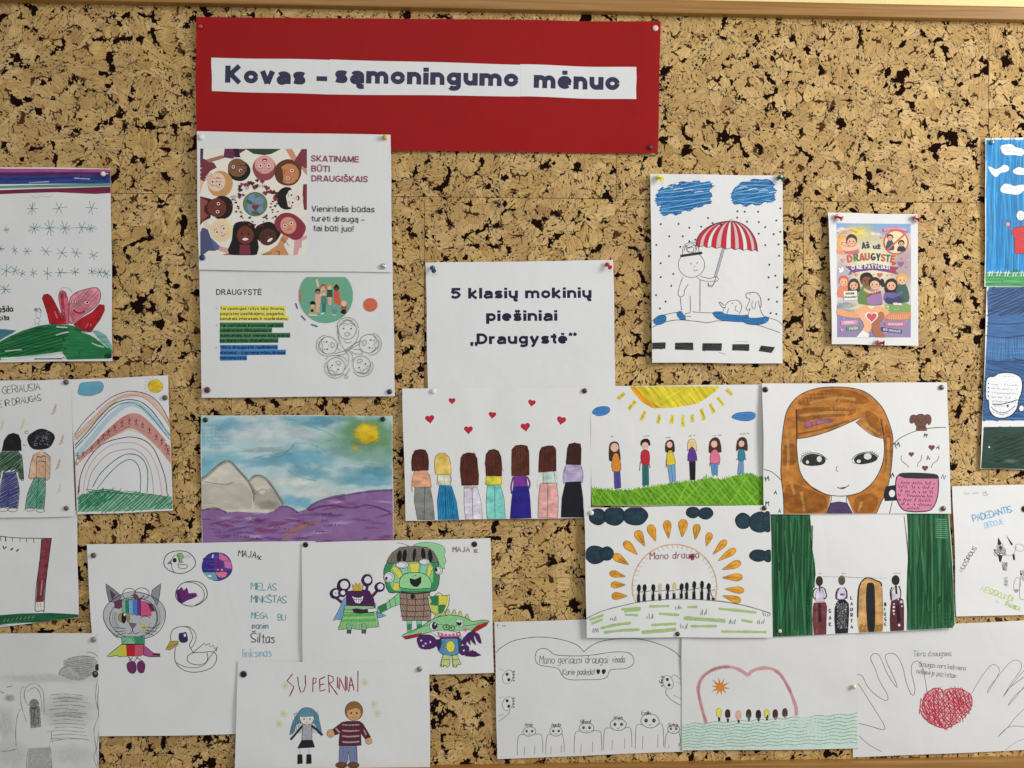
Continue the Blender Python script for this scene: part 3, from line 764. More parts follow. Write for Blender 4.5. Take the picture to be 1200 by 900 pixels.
pair = Sheet(DR, 'drawing of two dark haired friends seen from behind under leaf marks, left of the rainbow', DRW,
   [(-32, 447), (84.5, 444.5), (90.5, 604.5), (-32, 607)], 2, PAPER, (0, .5, .5, 0), (0, 1, 0, .5), .6)
goal = Sheet(DR, 'drawing with a dark red post and green turf, tucked under the two friends drawing', DRW,
   [(-32, 585), (91, 598), (93.5, 723), (-32, 738)], 0, PAPER, (0, 0, 2, 0), (0, 1.5, 0, 2), .7)
rain = Sheet(DR, 'drawing of a tall arching rainbow with a pink band of tiny people over green grass', DRW,
   [(83, 445), (198, 440), (204.5, 598), (92, 602.5)], 1, PAPER, (0, 1, 2, 1), (0, 2.5, 1, 1.5), .8)
aqua = Sheet(DR, 'watercolour landscape with two pale mountains, purple fields and a yellow sun', DRW,
   [(236, 486.5), (460, 487), (461.5, 640), (237.5, 640)], 0, PAPER, (0, 0, 1, 1), (2.5, 2, .8, 0), 1.1)
cat1 = Sheet(DR, 'large white drawing of a cat child in a rainbow skirt beside a swan', DRW,
   [(103, 637.5), (370, 633.5), (373, 857), (118, 861.5)], 1, PAPER, (.5, 0, 0, 2), (2.5, 0, 0, 2), .8)
mons = Sheet(DR, 'white drawing of three friendly monsters, one purple with a crown and two green', DRW,
   [(354.5, 635), (575, 630), (578.5, 786.5), (356, 793)], 2, PAPER, (0, 0, 2, 0), (2.5, 1.5, 0, 1), .7)
sup = Sheet(DR, 'white drawing headed SUPERINIAI in red capitals, with two figures, at the lower picture edge', DRW,
   [(280.5, 773), (503.5, 775), (505, 934), (276, 932)], 3, PAPER, (.5, .5, 0, 0), (2, 1.5, .5, 0), .8)
grey = Sheet(DR, 'grey pencil drawing of a long haired figure and a palm by water', DRW,
   [(-32, 741), (118, 740.5), (118, 922), (-32, 922)], 2, PAPER_GREY, (0, .5, 0, 0), (0, 1.5, 1, 0), .8)
row = Sheet(DR, 'drawing of seven long haired girls seen from behind under six red hearts', DRW,
   [(471.5, 455), (691.5, 453.5), (692, 606), (476, 609.5)], 1, PAPER, (.5, .5, 0, 1.5), (2.5, .5, .4, 1.5), .7, [(.475, -1.3)], step=4)
kids = Sheet(DR, 'drawing of six small children on a bright green hill under a half sun', DRW,
   [(691, 452.5), (905, 450.5), (906, 592), (693, 592)], 1, PAPER, (0, 0, 0, 0), (1, 0, 1, 0), .6)
girl = Sheet(DR, 'drawing of a large face with ginger hair beside a pink mug and brown puppy', DRW,
   [(891.5, 449.5), (1107, 448), (1111.5, 601), (893, 602)], 3, PAPER, (.5, .5, .5, .5), (3, 1, .4, .5), .6)
sunr = Sheet(DR, 'drawing of a rising sun with orange petal rays between navy clouds', DRW,
   [(684, 594), (900.5, 591), (903, 745), (686.5, 745.5)], 3, PAPER, (.3, 0, 1, 1), (2.5, 2, 0, 1), .6, [(.49, -1.0)], step=4)
curt = Sheet(DR, 'painted drawing of four narrow figures standing between two dark green curtains', DRW,
   [(899, 600), (1110, 598), (1116, 734.5), (902.5, 745.5)], 2, PAPER, (0, 0, 3, .5), (0, 3, 0, 1), .7)
help_ = Sheet(DR, 'white drawing with the pale blue word PADEDANTIS and slanting pencil words', DRW,
   [(1115, 570), (1335, 563), (1338, 716), (1119, 722)], 0, PAPER, (1, 0, 0, 2), (2.5, 0, .5, 1), .7)
heartd = Sheet(DR, 'thin pencil drawing of a wide heart over a row of round headed friends with names', DRW,
   [(579.5, 728.5), (798, 722), (801, 880), (582.5, 888.5)], 0, PAPER_GREY, (2, 0, 0, 2), (3, 0, 0, 1.5), .7)
sea = Sheet(DR, 'drawing of a pink heart outline and eight tiny people above wavy green water', DRW,
   [(798, 738), (1001.5, 736), (1006.5, 876), (798.5, 878)], 1, PAPER_GREY, (0, 0, .5, 0), (.5, .5, 0, 1.5), .8)
hands = Sheet(DR, 'drawing of two outlined hands reaching to a red scribbled heart', DRW,
   [(999, 736), (1222, 725.5), (1222, 877), (999, 886.5)], 0, PAPER_GREY, (0, 0, 0, .5), (0, 1, 0, 2), .8, )
# ================================================================== WHAT IS PRINTED ON THE NOTICES
I = Ink(title, 'lettering', 'black_print', (490, 300, 5))
I.p('5 klasių mokinių', 192, 251, 1015, 246, 62, '#1a1a36', .033)
I.p('piešiniai', 398, 382, 815, 380, 62, '#1a1a36', .033)
I.p('„Draugystė“', 306, 517, 912, 513, 62, '#1a1a36', .033)
I.build()

# --- ring of faces
FT = (235, 175, 7.085)
I = Ink(invite, 'printed_picture', 'print', FT, clip=(237, 176, 361, 300))
I.f([14, 8, 895, 10, 893, 885, 14, 885], '#e2d9cc')
I.f([14, 8, 40, 8, 36, 90, 60, 100, 130, 130, 150, 165, 100, 190, 80, 215, 50, 282, 14, 262], '#6e3038', o='#552028', ow=.3)
I.f([14, 8, 38, 8, 34, 90, 14, 95], '#2e3a52')
I.f([60, 100, 200, 60, 215, 85, 90, 125], '#a06a56')
I.f([215, 8, 400, 10, 320, 60, 280, 92, 205, 80], '#5f2a48'); I.f([285, 8, 330, 8, 345, 80, 300, 80], '#271520')
I.f([385, 8, 680, 10, 600, 52, 540, 62, 450, 50], '#32402a')
I.f([715, 10, 770, 10, 850, 150, 800, 160], '#c48a6c'); I.f([850, 10, 895, 10, 893, 170, 840, 180, 780, 130, 800, 90], '#7a3042')
I.f([850, 150, 893, 180, 893, 230, 850, 180], '#b98a78')
I.f([862, 300, 895, 300, 895, 515, 868, 510, 855, 400], '#792c38')
I.f([14, 265, 50, 280, 20, 360, 14, 380], '#d8b48a')
I.f([14, 402, 110, 425, 100, 580, 40, 610, 14, 640], '#3a1c1a'); I.f([14, 410, 75, 440, 70, 470, 50, 480, 45, 525, 80, 560, 14, 620], '#8a4a40')
I.f([30, 660, 75, 668, 100, 740, 175, 812, 140, 850, 80, 850, 40, 882, 14, 885, 14, 700], '#4a5272'); I.f([100, 745, 175, 815, 165, 845, 130, 840], '#5a6488')
I.f([30, 615, 75, 590, 110, 680, 60, 670], '#e3c7b4'); I.f([175, 812, 250, 830, 230, 870, 170, 850], '#d0998a')
I.f([190, 885, 250, 865, 330, 855, 470, 885], '#9e6268')
I.f([700, 705, 745, 740, 700, 800, 745, 885, 510, 885, 580, 850, 650, 800], '#c28a5a')
I.f([790, 760, 893, 720, 893, 800, 830, 830, 815, 885, 780, 885], '#d09aa0'); I.f([850, 770, 893, 750, 893, 870, 850, 880], '#e6dccf')
for k in range(5): I.s([672 + k*14, 745 + k*14 - 25*(k % 2), 700 + k*12, 772 + k*8], .5, '#3a2420', sm=0)
for k in range(5): I.s([515 + k*18, 872 - k*3, 545 + k*14, 884 - k*2], .45, '#3a2420', sm=0)
I.s([640, 850, 665, 855, 660, 885], .9, '#2a1a18', sm=0)
def face(cx, cy, rx, ry, ang, skin, hair, hx, hy, hrx, hry, mouth='smile', dark=False):
    I.e(hx, hy, hrx, hry, hair, ang, wob=.02)
    I.e(cx, cy, rx, ry, skin, ang)
    c_, s_ = math.cos(math.radians(ang)), math.sin(math.radians(ang))
    def L(x, y): return cx + x*c_ - y*s_, cy + x*s_ + y*c_
    for sx in (-1, 1):
        x, y = L(sx*rx*.42, -ry*.12)
        if not dark: I.e(x, y, 13, 15, '#efe6df', ang)
        I.e(x, y, 8, 9, '#20100e', ang)
        x0, y0 = L(sx*rx*.62, -ry*.40); x1, y1 = L(sx*rx*.22, -ry*.44); I.s([x0, y0, x1, y1], .45, '#2a1612', sm=0)
    x, y = L(0, ry*.12); I.e(x, y, 5, 5, '#a05a4a')
    if mouth == 'open':
        x, y = L(0, ry*.48); I.e(x, y, 22, 14, '#5e1420', ang); x, y = L(0, ry*.42); I.e(x, y, 15, 5, '#f0e8e2', ang)
    elif mouth == 'teeth':
        x, y = L(0, ry*.45); I.e(x, y, 26, 11, '#f0e8e0', ang)
    else:
        I.s([*L(-18, ry*.38), *L(0, ry*.52), *L(18, ry*.38)], .6, '#6a2020')
face(545, 140, 82, 76, 180, '#d49a90', '#8a4444', 542, 170, 98, 102, 'open')
face(320, 165, 78, 76, 205, '#7a5238', '#171012', 335, 190, 92, 88)
face(745, 215, 84, 82, 118, '#c07c50', '#5a3420', 735, 205, 108, 112); I.f([640, 160, 690, 170, 700, 240, 690, 300, 640, 240], '#5a3420')
face(150, 285, 72, 78, 200, '#e0bfa8', '#c09058', 180, 300, 105, 105); I.f([60, 240, 110, 200, 130, 250, 100, 300, 80, 300], '#e0bfa8', a=.8)
face(152, 495, 78, 78, 96, '#6a3428', '#23120f', 195, 495, 98, 90)
face(780, 420, 75, 82, 262, '#e2d4c4', '#12120f', 725, 418, 92, 82, 'open'); I.f([650, 380, 700, 330, 760, 326, 720, 400, 740, 500, 700, 500, 660, 450], '#12120f')
face(185, 690, 75, 82, -28, '#e4c2a0', '#e2cf9e', 190, 680, 92, 96)
I.f([290, 640, 350, 608, 430, 615, 470, 680, 480, 880, 250, 875, 275, 760], '#17110f', sm=3)
face(385, 720, 68, 76, 0, '#6a3424', '#17110f', 385, 690, 76, 80, 'teeth', True); I.f([340, 800, 420, 800, 430, 880, 335, 880], '#7a2a3c')
I.e(570, 700, 100, 92, '#1a120c', wob=.06)
face(570, 735, 74, 68, -35, '#4e2a20', '#1a120c', 565, 715, 84, 76, 'teeth', True)
I.f([625, 620, 660, 560, 720, 536, 790, 552, 850, 600, 885, 660, 850, 740, 790, 760, 740, 735, 660, 690], '#883040', sm=4)
face(740, 640, 66, 70, -18, '#d09078', '#883040', 740, 640, 70, 72)
I.e(468, 466, 98, 98, '#5d7a5c'); 
for q in ((440, 420, 40, 26), (500, 440, 38, 34), (430, 500, 44, 30), (510, 510, 30, 24)): I.e(q[0], q[1], q[2], q[3], '#7088a8', q[0], wob=.15)
I.e(420, 450, 30, 16, '#41603c', 30); I.e(470, 540, 40, 14, '#41603c', 10); I.heart(468, 492, 30, '#7c3034')
I.o(468, 466, 98, 98, .5, '#2c4434')
rr = random.Random(3)
for k in range(64):
    t = k*2.399; rd = 118 + 55*rr.random() + (k % 3)*14
    x, y = 468 + rd*math.cos(t), 462 + rd*math.sin(t)
    big = y < 430
    I.heart(x, y, rr.uniform(13, 24) if big else rr.uniform(6, 12), rr.choice(['#7e2a34', '#2a1c20', '#8a3038', '#b4a8a4' if big else '#7e2a34', '#3a2428']), rr.uniform(-30, 30))
I.build()
I = Ink(invite, 'lettering', 'print', (230, 155, 5.106))
I.p('SKATINAME', 693, 183, 978, 190, 36, '#8c3048', .014); I.p('BŪTI', 695, 243, 805, 246, 36, '#8c3048', .014); I.p('DRAUGIŠKAIS', 696, 302, 1032, 308, 36, '#8c3048', .014)
I.p('Vienintelis būdas', 697, 483, 1073, 487, 36, '#2c2c30', .004); I.p('turėti draugą –', 697, 540, 1012, 545, 34, '#2c2c30', .004); I.p('tai būti juo!', 708, 598, 946, 602, 36, '#2c2c30', .004)
I.build()

# --- DRAUGYSTĖ
I = Ink(meaning, 'highlight', 'print', (230, 310, 5))
for q, c_ in (([145, 242, 525, 244, 525, 270, 145, 272], '#e2d254'), ([145, 274, 530, 272, 530, 302, 145, 304], '#e2d254'), ([145, 305, 550, 303, 550, 330, 145, 333], '#e2d254'),
              ([145, 341, 517, 341, 517, 371, 145, 372], '#3a7446'), ([145, 373, 450, 372, 450, 400, 145, 402], '#3a7446'), ([145, 403, 556, 401, 556, 430, 145, 432], '#3a7446'), ([145, 433, 487, 431, 487, 460, 145, 463], '#3a7446'),
              ([148, 472, 484, 471, 484, 499, 148, 502], '#3476b0'), ([148, 503, 531, 500, 531, 530, 148, 533], '#3476b0'), ([148, 534, 304, 533, 304, 562, 148, 564], '#3476b0')):
    if q[1] in (341, 472): I.cut()
    I.f(q, c_)
I.build()
I = Ink(meaning, 'lettering', 'print', (230, 310, 5))
I.p('DRAUGYSTĖ', 122, 180, 388, 181, 34, '#26262a', .016)
for t_, y, x1 in (('Tai ypatingas ryšys tarp žmonių,', 268, 522), ('pagrįstas pasitikėjimu, pagarba,', 298, 520), ('bendrais interesais ir nuoširdumu.', 327, 542),
                  ('Tai santykiai, kuriuose gali būti', 366, 512), ('palaikomasi džiaugsmais ir', 395, 446), ('sunkumais, kur vienas kitą priima', 425, 550), ('be išankstinio išskaičiavimo', 454, 482),
                  ('Tikra draugystė neišblėsta', 494, 480), ('atstumui – ji gyvena mūsų širdyje', 525, 527), ('kiekvieną kartą', 555, 300)):
    I.p(t_, 147, y, x1, y, 17, '#2a3028' if y < 340 else ('#08180c' if y < 465 else '#081c3c'), .012)
for y in (258, 357, 487): I.e(127, y, 3.5, 3.5, '#888')
I.build()
I = Ink(meaning, 'printed_picture', 'print', (345, 315, 6.426))
circ = [(x, y) for x, y in I.ell(243, 205, 203, 205, n=40)]
I.f([(x, max(y, 66)) for x, y in circ], '#69a384')
I.f([42, 190, 48, 160, 58, 190, 60, 235, 52, 262, 44, 240], '#c4604a')
for k, (x0, y0, x1, y1) in enumerate(((16, 262, 30, 304), (58, 354, 90, 390), (134, 420, 182, 438))): I.s([x0, y0, x1, y1], 1.3, '#2c4a6a', sm=0)
I.e(577, 274, 53, 51, '#c96446')
def tot(x, y, h, hair, skin, top, leg):
    I.f([x-18, y+14, x+18, y+14, x+22, y+h*.55, x-22, y+h*.55], top); I.f([x-14, y+h*.55, x+14, y+h*.55, x+12, y+h, x-12, y+h], leg)
    I.e(x, y-6, 22, 22, hair); I.e(x, y+3, 15, 15, skin)
    for s_ in (-6, 6): I.e(x+s_, y+2, 2.2, 2.2, '#222')
tot(183, 180, 150, '#1c1414', '#b47a60', '#d6a890', '#cfa78e'); I.f([165, 85, 180, 80, 195, 130, 180, 150], '#dcb49c')
tot(222, 145, 120, '#a05038', '#dcae92', '#e0c4a8', '#c8a488'); tot(272, 145, 130, '#c88a5c', '#e4bc9c', '#3a4a40', '#d0a88c')
tot(322, 155, 130, '#15100f', '#70402c', '#c05a3a', '#c05a3a'); I.f([305, 180, 340, 180, 358, 262, 338, 280, 305, 262], '#c4583a'); I.e(322, 128, 9, 9, '#15100f')
tot(228, 190, 140, '#c48a68', '#e0b698', '#4e7a7c', '#3e6a70'); I.e(144, 264, 22, 20, '#101010'); I.e(144, 280, 17, 17, '#d8a88c'); I.f([122, 296, 166, 296, 175, 345, 115, 345], '#b0a484')
tot(310, 290, 62, '#7a9c9a', '#7a9c9a', '#5a8c8e', '#5a8c8e'); tot(378, 268, 75, '#e0b090', '#e8c4a8', '#b04a44', '#222'); I.e(375, 328, 22, 16, '#18100f'); I.e(140, 318, 14, 12, '#28221c')
I.s([110, 350, 180, 352], 1.2, '#e8e0d0', sm=0); I.s([205, 345, 230, 335], 1.4, '#e8e4dc', sm=0); I.s([290, 348, 320, 352], 1.2, '#e8c8b0', sm=0)
I.build()
I = Ink(meaning, 'printed_line_drawing', 'pen', (345, 315, 6.426))
g = '#4a4a4c'
def kid(cx, cy, r, ang, mouth_s=1):
    c_, s_ = math.cos(math.radians(ang)), math.sin(math.radians(ang))
    L = lambda x, y: (cx + (x*c_ - y*s_)*r, cy + (x*s_ + y*c_)*r)
    I.o(cx, cy, r, r*1.02, .55, g, ang, wob=.02)
    for sx in (-.42, .42):
        x, y = L(sx, -.15); I.e(x, y, 5.5, 7, '#222', ang); I.s([*L(sx-.12, -.45), *L(sx, -.5), *L(sx+.12, -.45)], .45, g)
    I.s([*L(-.3, .35), *L(.3, .35), *L(.15, .65), *L(-.15, .65)], .5, g, closed=True); I.s([*L(0, 0), *L(.05, .1)], .4, g, sm=0)
    I.o(*L(0, -.22), r*1.18, r*1.15, .5, g, ang, 180, 360)
    I.s([*L(-.9, -.45), *L(-.4, -.75), *L(0, -.6), *L(.4, -.8), *L(.9, -.45)], .5, g)
    I.s([*L(-.6, -.95), *L(-.1, -1.15), *L(.5, -1.0)], .45, g)
kid(405, 462, 68, 2); kid(565, 565, 70, 100); kid(262, 578, 66, -95); kid(320, 735, 66, 215); kid(512, 722, 66, 150)
I.s([335, 470, 340, 540, 370, 590, 400, 620, 445, 580, 480, 530, 490, 460], .5, g); I.s([330, 430, 335, 500, 360, 560], .5, g)
I.s([310, 640, 380, 620, 410, 600, 470, 560, 510, 545], .6, g); I.s([320, 655, 390, 640, 420, 610, 500, 565], .5, g)
I.s([390, 620, 415, 660, 410, 720, 385, 760], .5, g); I.s([420, 620, 445, 660, 440, 700], .5, g); I.s([430, 620, 460, 640, 520, 640, 500, 610, 450, 610], .5, g)
I.s([350, 620, 330, 590, 340, 560], .5, g); I.s([380, 540, 400, 560, 440, 550], .5, g); I.o(395, 815, 14, 10, .5, g); I.s([370, 790, 390, 800, 415, 770, 420, 750], .5, g)
I.s([245, 690, 262, 660, 330, 655, 380, 670, 400, 700], .5, g)
I.build()

# --- small poster
PT = (975, 260, 6.526)
I = Ink(poster, 'printed_picture', 'print', PT, clip=(977.5, 262.3, 1065, 395.7))
I.f([18, 16, 588, 20, 587, 886, 24, 884], '#c4b8b4')
I.f([18, 16, 588, 20, 587, 90, 400, 110, 20, 100], '#7f9fc6')
I.blob(310, 330, 330, 300, '#f0d8b4', a=.95, core=.3, wob=.02)
I.blob(195, 90, 150, 90, '#f0d68a', a=.9, core=.2); I.blob(200, 85, 45, 45, '#f5c83a', core=.3)
for x, y, r in ((60, 60, 40), (100, 70, 35), (300, 95, 40), (340, 100, 30), (30, 75, 30)): I.blob(x, y, r, r*.5, '#eef0f2', a=.9)
I.blob(540, 330, 110, 190, '#c0a8b4', a=.6); I.blob(60, 420, 90, 130, '#b8b4cc', a=.6)
I.f([18, 640, 587, 640, 587, 886, 24, 884], '#8a7ca0'); I.blob(300, 660, 260, 60, '#f0dcb4', a=.9)
I.f([370, 650, 470, 610, 587, 640, 587, 690, 480, 700, 400, 680], '#7c9a5a', sm=2); I.blob(90, 640, 80, 30, '#7c98a4', a=.8)
for k in range(46): I.e(rr.uniform(30, 580), rr.uniform(600, 880), 3, 3, rr.choice(['#f0dce4', '#f4e0b0', '#e8a0b4']))
def child(x, y, r, skin, hair, top, ang=0, long=False, h=110):
    I.f([x-r*.6, y+r*.8, x+r*.6, y+r*.8, x+r*1.25, y+h*.6, x+r*1.2, y+h, x-r*1.2, y+h, x-r*1.25, y+h*.6], top, sm=2)
    if long: I.f([x-r*1.1, y-r*.3, x, y-r*1.2, x+r*1.1, y-r*.3, x+r*1.15, y+r*1.2, x+r*.6, y+r*1.4, x-r*.6, y+r*1.4, x-r*1.15, y+r*1.2], hair, sm=2)
    I.e(x, y-r*.15, r*1.08, r*1.05, hair, wob=.03); I.e(x, y+r*.2, r*.82, r*.78, skin)
    for s_ in (-.35, .35): I.e(x+s_*r, y+r*.12, r*.12, r*.15, '#2a1a16'); I.e(x+s_*1.5*r, y+r*.42, r*.16, r*.1, '#d8706a', a=.5)
    I.s([x-r*.25, y+r*.5, x, y+r*.62, x+r*.25, y+r*.5], .4, '#7a2a22')
child(75, 160, 44, '#eab088', '#dca04e', '#d98a78', long=True, h=90); child(135, 150, 42, '#e4a884', '#2c1c1a', '#c0606a', h=100)
I.f([55, 200, 150, 195, 185, 180, 180, 215, 90, 230], '#e8b494', sm=2); I.s([30, 130, 60, 90, 130, 70, 180, 90], 1.6, '#d88a4a'); I.s([22, 120, 60, 75, 130, 55, 190, 80], 1.2, '#e4c064')
I.e(475, 160, 96, 96, '#c65a4e'); I.e(475, 160, 84, 84, '#ecd0a4')
child(430, 125, 24, '#dca888', '#2a1a18', '#3c4c5c', h=95); child(515, 170, 24, '#d89c7c', '#1c1414', '#26303c', h=60)
I.f([405, 215, 412, 225, 552, 100, 542, 90], '#c65a4e')
I.f([372, 60, 470, 38, 562, 66, 566, 88, 470, 62, 376, 86], '#c8606a', sm=0)
I.f([86, 345, 160, 342, 300, 322, 420, 340, 500, 352, 470, 375, 492, 406, 400, 386, 300, 372, 180, 386, 108, 412, 128, 378], '#6a3f74')
I.f([430, 342, 500, 352, 470, 375, 492, 406, 415, 388], '#9c3c58')
child(72, 458, 38, '#e8ac84', '#c4603c', '#d4785c', h=120); child(152, 485, 40, '#e4a680', '#3a241c', '#7c8c9c', long=True, h=90)
child(310, 560, 46, '#dca07c', '#3a2820', '#84688c', h=80)
child(252, 450, 50, '#7c4a34', '#1e1512', '#5c7c3c', h=180); child(312, 478, 44, '#e8ae8a', '#2c1c1c', '#94709c', h=150); I.e(372, 470, 16, 34, '#2c1c1c', -10)
I.s([230, 520, 290, 545, 350, 525], 3.2, '#e2a888'); I.s([360, 540, 300, 550, 250, 575], 2.6, '#7c4a34')
child(438, 485, 42, '#e4ac8a', '#2c2020', '#6a5c94', long=True, h=120); child(520, 445, 40, '#e8b48c', '#d8a454', '#3c5a4c', h=170)
I.e(460, 600, 70, 34, '#3a3c5c', wob=.05); I.e(470, 630, 22, 10, '#e8d0cc'); I.e(500, 632, 18, 9, '#e8d0cc'); I.s([400, 560, 450, 580, 520, 540], 2.6, '#6a5c94')
I.f([70, 535, 175, 530, 180, 600, 75, 605], '#e8e4cc', o='#8a8474', ow=.3)
I.e(52, 380, 22, 12, '#f0f0f0', -30); I.e(62, 362, 14, 8, '#f0f0f0', 60); I.e(40, 366, 14, 7, '#f0f0f0', 20)
for x, y, r, c_ in ((70, 300, 20, '#dc8a86'), (172, 408, 14, '#d88080'), (352, 410, 22, '#c8606a'), (512, 325, 24, '#8c6094'), (525, 285, 12, '#d88a8a'), (412, 412, 9, '#d88a8a'), (308, 405, 8, '#e0a070'), (558, 300, 9, '#e8a0b0'), (365, 125, 10, '#dc7a80'), (140, 395, 7, '#e8a0a0'), (60, 830, 14, '#e890a8'), (440, 408, 8, '#dca070'), (367, 552, 10, '#d88a9a'), (555, 350, 9, '#b888b8')): I.heart(x, y, r, c_)
# the two arms and the hands round the heart
I.f([24, 668, 110, 690, 200, 690, 210, 735, 120, 735, 24, 712], '#dc9a6c', sm=2); I.f([370, 690, 460, 700, 587, 690, 587, 745, 440, 750, 370, 735], '#cc8458', sm=2)
I.f([150, 690, 200, 655, 250, 640, 285, 672, 330, 645, 390, 660, 420, 700, 370, 720, 350, 700, 290, 740, 230, 700, 200, 715], '#e2a478', sm=3)
I.f([190, 720, 230, 690, 265, 740, 290, 780, 280, 830, 250, 860, 190, 884, 170, 884, 230, 800], '#e6ac80', sm=3); I.f([380, 700, 350, 690, 310, 740, 285, 780, 300, 850, 330, 884, 390, 884, 345, 800, 380, 740], '#a4664a', sm=3)
I.f([170, 884, 220, 832, 270, 862, 262, 884], '#dce0e4')
I.heart(288, 730, 50, '#f4ece8'); I.heart(288, 730, 40, '#c44e58')
for k in range(9): I.s([425+k*17, 712, 418+k*17, 750], .5, '#e8b890', sm=0)
I.f([50, 762, 172, 754, 176, 786, 55, 794], '#d88aa4'); I.f([95, 806, 200, 800, 204, 828, 98, 836], '#5c8c50'); I.f([388, 768, 545, 766, 545, 800, 392, 800], '#c86c7c'); I.f([362, 806, 520, 830, 516, 856, 358, 836], '#3c3c6c')
I.build()
I = Ink(poster, 'lettering', 'print', PT)
I.p('Aš', 216, 212, 276, 206, 50, '#1e2430', .03); I.p('už', 300, 210, 357, 212, 36, '#1e2430', .03)
for ch, x0, x1, y, c_ in (('D', 105, 145, 318, '#c0503c'), ('R', 155, 193, 308, '#3c6c3c'), ('A', 198, 238, 304, '#c0503c'), ('U', 240, 276, 300, '#b4564a'), ('G', 284, 320, 300, '#22262c'), ('Y', 322, 358, 302, '#22262c'), ('S', 360, 392, 306, '#c0503c'), ('T', 394, 428, 310, '#2c6c6c'), ('Ę', 432, 462, 314, '#c0503c'), (',', 464, 474, 320, '#c0503c')):
    I.p(ch, x0, y, x1, y + (x0-280)*.03, 58 if ch != ',' else 50, c_, .03)
I.p('O NE PATYČIAS!', 132, 372, 426, 368, 32, '#f4f0ec', .03, arc_=8)
I.p('STOP PATYČIOMS!', 385, 75, 556, 76, 13, '#f8ece8', .02, arc_=14)
I.p('BŪKIME', 88, 562, 158, 558, 17, '#2c2c3c', .02); I.p('DRAUGIŠKI!', 78, 588, 172, 584, 14, '#2c2c3c', .02)
I.p('GERBK', 74, 783, 152, 778, 18, '#f8f0f0', .02); I.p('PADĖK', 116, 828, 184, 822, 17, '#f8f0f0', .02); I.p('DRAUGAUK', 412, 793, 524, 793, 17, '#f8f0f0', .02); I.p('BŪK DRAUGAS!', 374, 832, 504, 850, 17, '#f4f0f8', .02)
I.build()
# ================================================================== DRAWINGS, UPPER RIGHT
# --- umbrella drawing
T = (750, 195, 3.75)
I = Ink(umb, 'drawn_cloud', 'felt', T)
for pts in ([70, 150, 78, 118, 95, 96, 112, 100, 135, 82, 160, 88, 180, 70, 215, 74, 240, 66, 270, 76, 300, 70, 314, 92, 300, 110, 312, 130, 300, 148, 306, 165, 280, 168, 262, 182, 235, 180, 215, 198, 190, 196, 160, 214, 130, 208, 100, 219, 86, 196, 90, 176, 74, 170],
            [398, 135, 408, 105, 430, 88, 445, 72, 475, 72, 500, 60, 530, 62, 560, 60, 582, 78, 580, 95, 593, 110, 584, 130, 588, 150, 562, 160, 545, 155, 520, 172, 490, 166, 460, 176, 435, 165, 410, 168, 404, 150]):
    I.f(pts, '#4a98cc', .75, sm=3); I.h(pts, -8, 1.7, 1.5, '#1f70ae', .9, 1.6, sm=3, over=1.2, bend=.8); I.h(pts, -16, 3.2, 1.2, '#185c98', .8, 1.8, sm=3, over=1, bend=-1); I.h(pts, -6, 5, .9, '#8cc4e8', .75, 2.5, sm=3); I.s(pts, .8, '#14568c', closed=True, jit=.4, a=.8)
    for q in range(4): x = pts[0] + 30 + q*45; I.s([x, 100+q*6, x+25, 92+q*7, x+40, 96+q*6], 1.0, '#d4e4f0', .8)
    I.cut()
I.build()
I = Ink(umb, 'drawn_umbrella', 'felt', T)
top = (396, 243)
xs = [242, 258, 275, 292, 310, 330, 352, 374, 396, 414, 432, 450, 468, 486, 500, 512]
def rim(i):
    x = xs[i]; return (x, 352 + (x-242)*.075 + (4 if i % 2 else -3))
def rib(p):
    return [(396 + (p[0]-396)*math.sin(u*PI/2), 243 + (p[1]-243)*(1-math.cos(u*PI/2))) for u in (.12, .3, .5, .7, .86, 1)]
for i in range(len(xs)-1):
    P_ = [top] + rib(rim(i)) + rib(rim(i+1))[::-1]
    if i % 2 == 0: I.f(P_, '#c02430', .95)
    elif i % 4 == 1: I.f(P_, '#e8a8ac', .4)
for i in (0, len(xs)-1): I.s([top] + rib(rim(i)), .9, '#3a1418', sm=2)
I.s([rim(i) for i in range(len(xs))], .6, '#5a2a2c', sm=2); I.e(396, 241, 8, 6, '#c8c4c4', o='#333', ow=.4)
for i in range(1, len(xs)-1): I.s([top] + rib(rim(i)), .35, '#6a2c30', sm=2)
I.f([358, 362, 368, 363, 332, 488, 322, 486], '#a8a8b0', o='#44444c', ow=.4)
I.s([330, 488, 318, 520, 300, 525, 296, 512], .8, '#8a8890')
I.build()
I = Ink(umb, 'drawn_figure', 'pen', T); k = '#2c2c30'
I.o(222, 435, 58, 55, .55, k, a0=-60, a1=240); I.f([172, 392, 268, 376, 270, 388, 174, 402], '#1c1c20'); I.s([183, 392, 184, 365, 195, 345, 225, 335, 248, 345, 255, 378], .6, k)
I.s([190, 375, 197, 350, 210, 362, 235, 348, 243, 372], .7, k); I.o(218, 368, 16, 12, .6, k); I.o(222, 362, 26, 18, .5, k, wob=.1)
I.e(220, 430, 2.5, 3, k); I.e(247, 426, 2.5, 3, k); I.s([230, 456, 240, 461, 250, 456], .6, k); I.s([234, 440, 238, 446], .4, k, sm=0)
I.s([185, 487, 172, 520, 163, 560, 172, 575, 188, 568, 192, 545, 208, 520], .6, k); I.s([260, 498, 259, 640], .7, k, sm=0); I.s([172, 575, 178, 635], .7, k, sm=0); I.s([216, 570, 216, 640, 196, 648, 195, 660, 220, 660], .6, k)
I.s([245, 485, 260, 500, 300, 508, 322, 505], .5, k); I.s([262, 485, 300, 494, 318, 490, 335, 488, 340, 500, 325, 510, 312, 530, 298, 528, 294, 515], .6, k)
I.name = 'drawn_figure'; I.cut(); I.name = 'drawn_animal'
I.s([342, 598, 352, 600, 368, 612, 385, 596, 405, 590, 425, 590, 440, 605, 442, 625, 432, 650], .6, k); I.s([342, 598, 358, 620, 372, 622], .8, '#555'); I.e(402, 603, 2.5, 2.5, k)
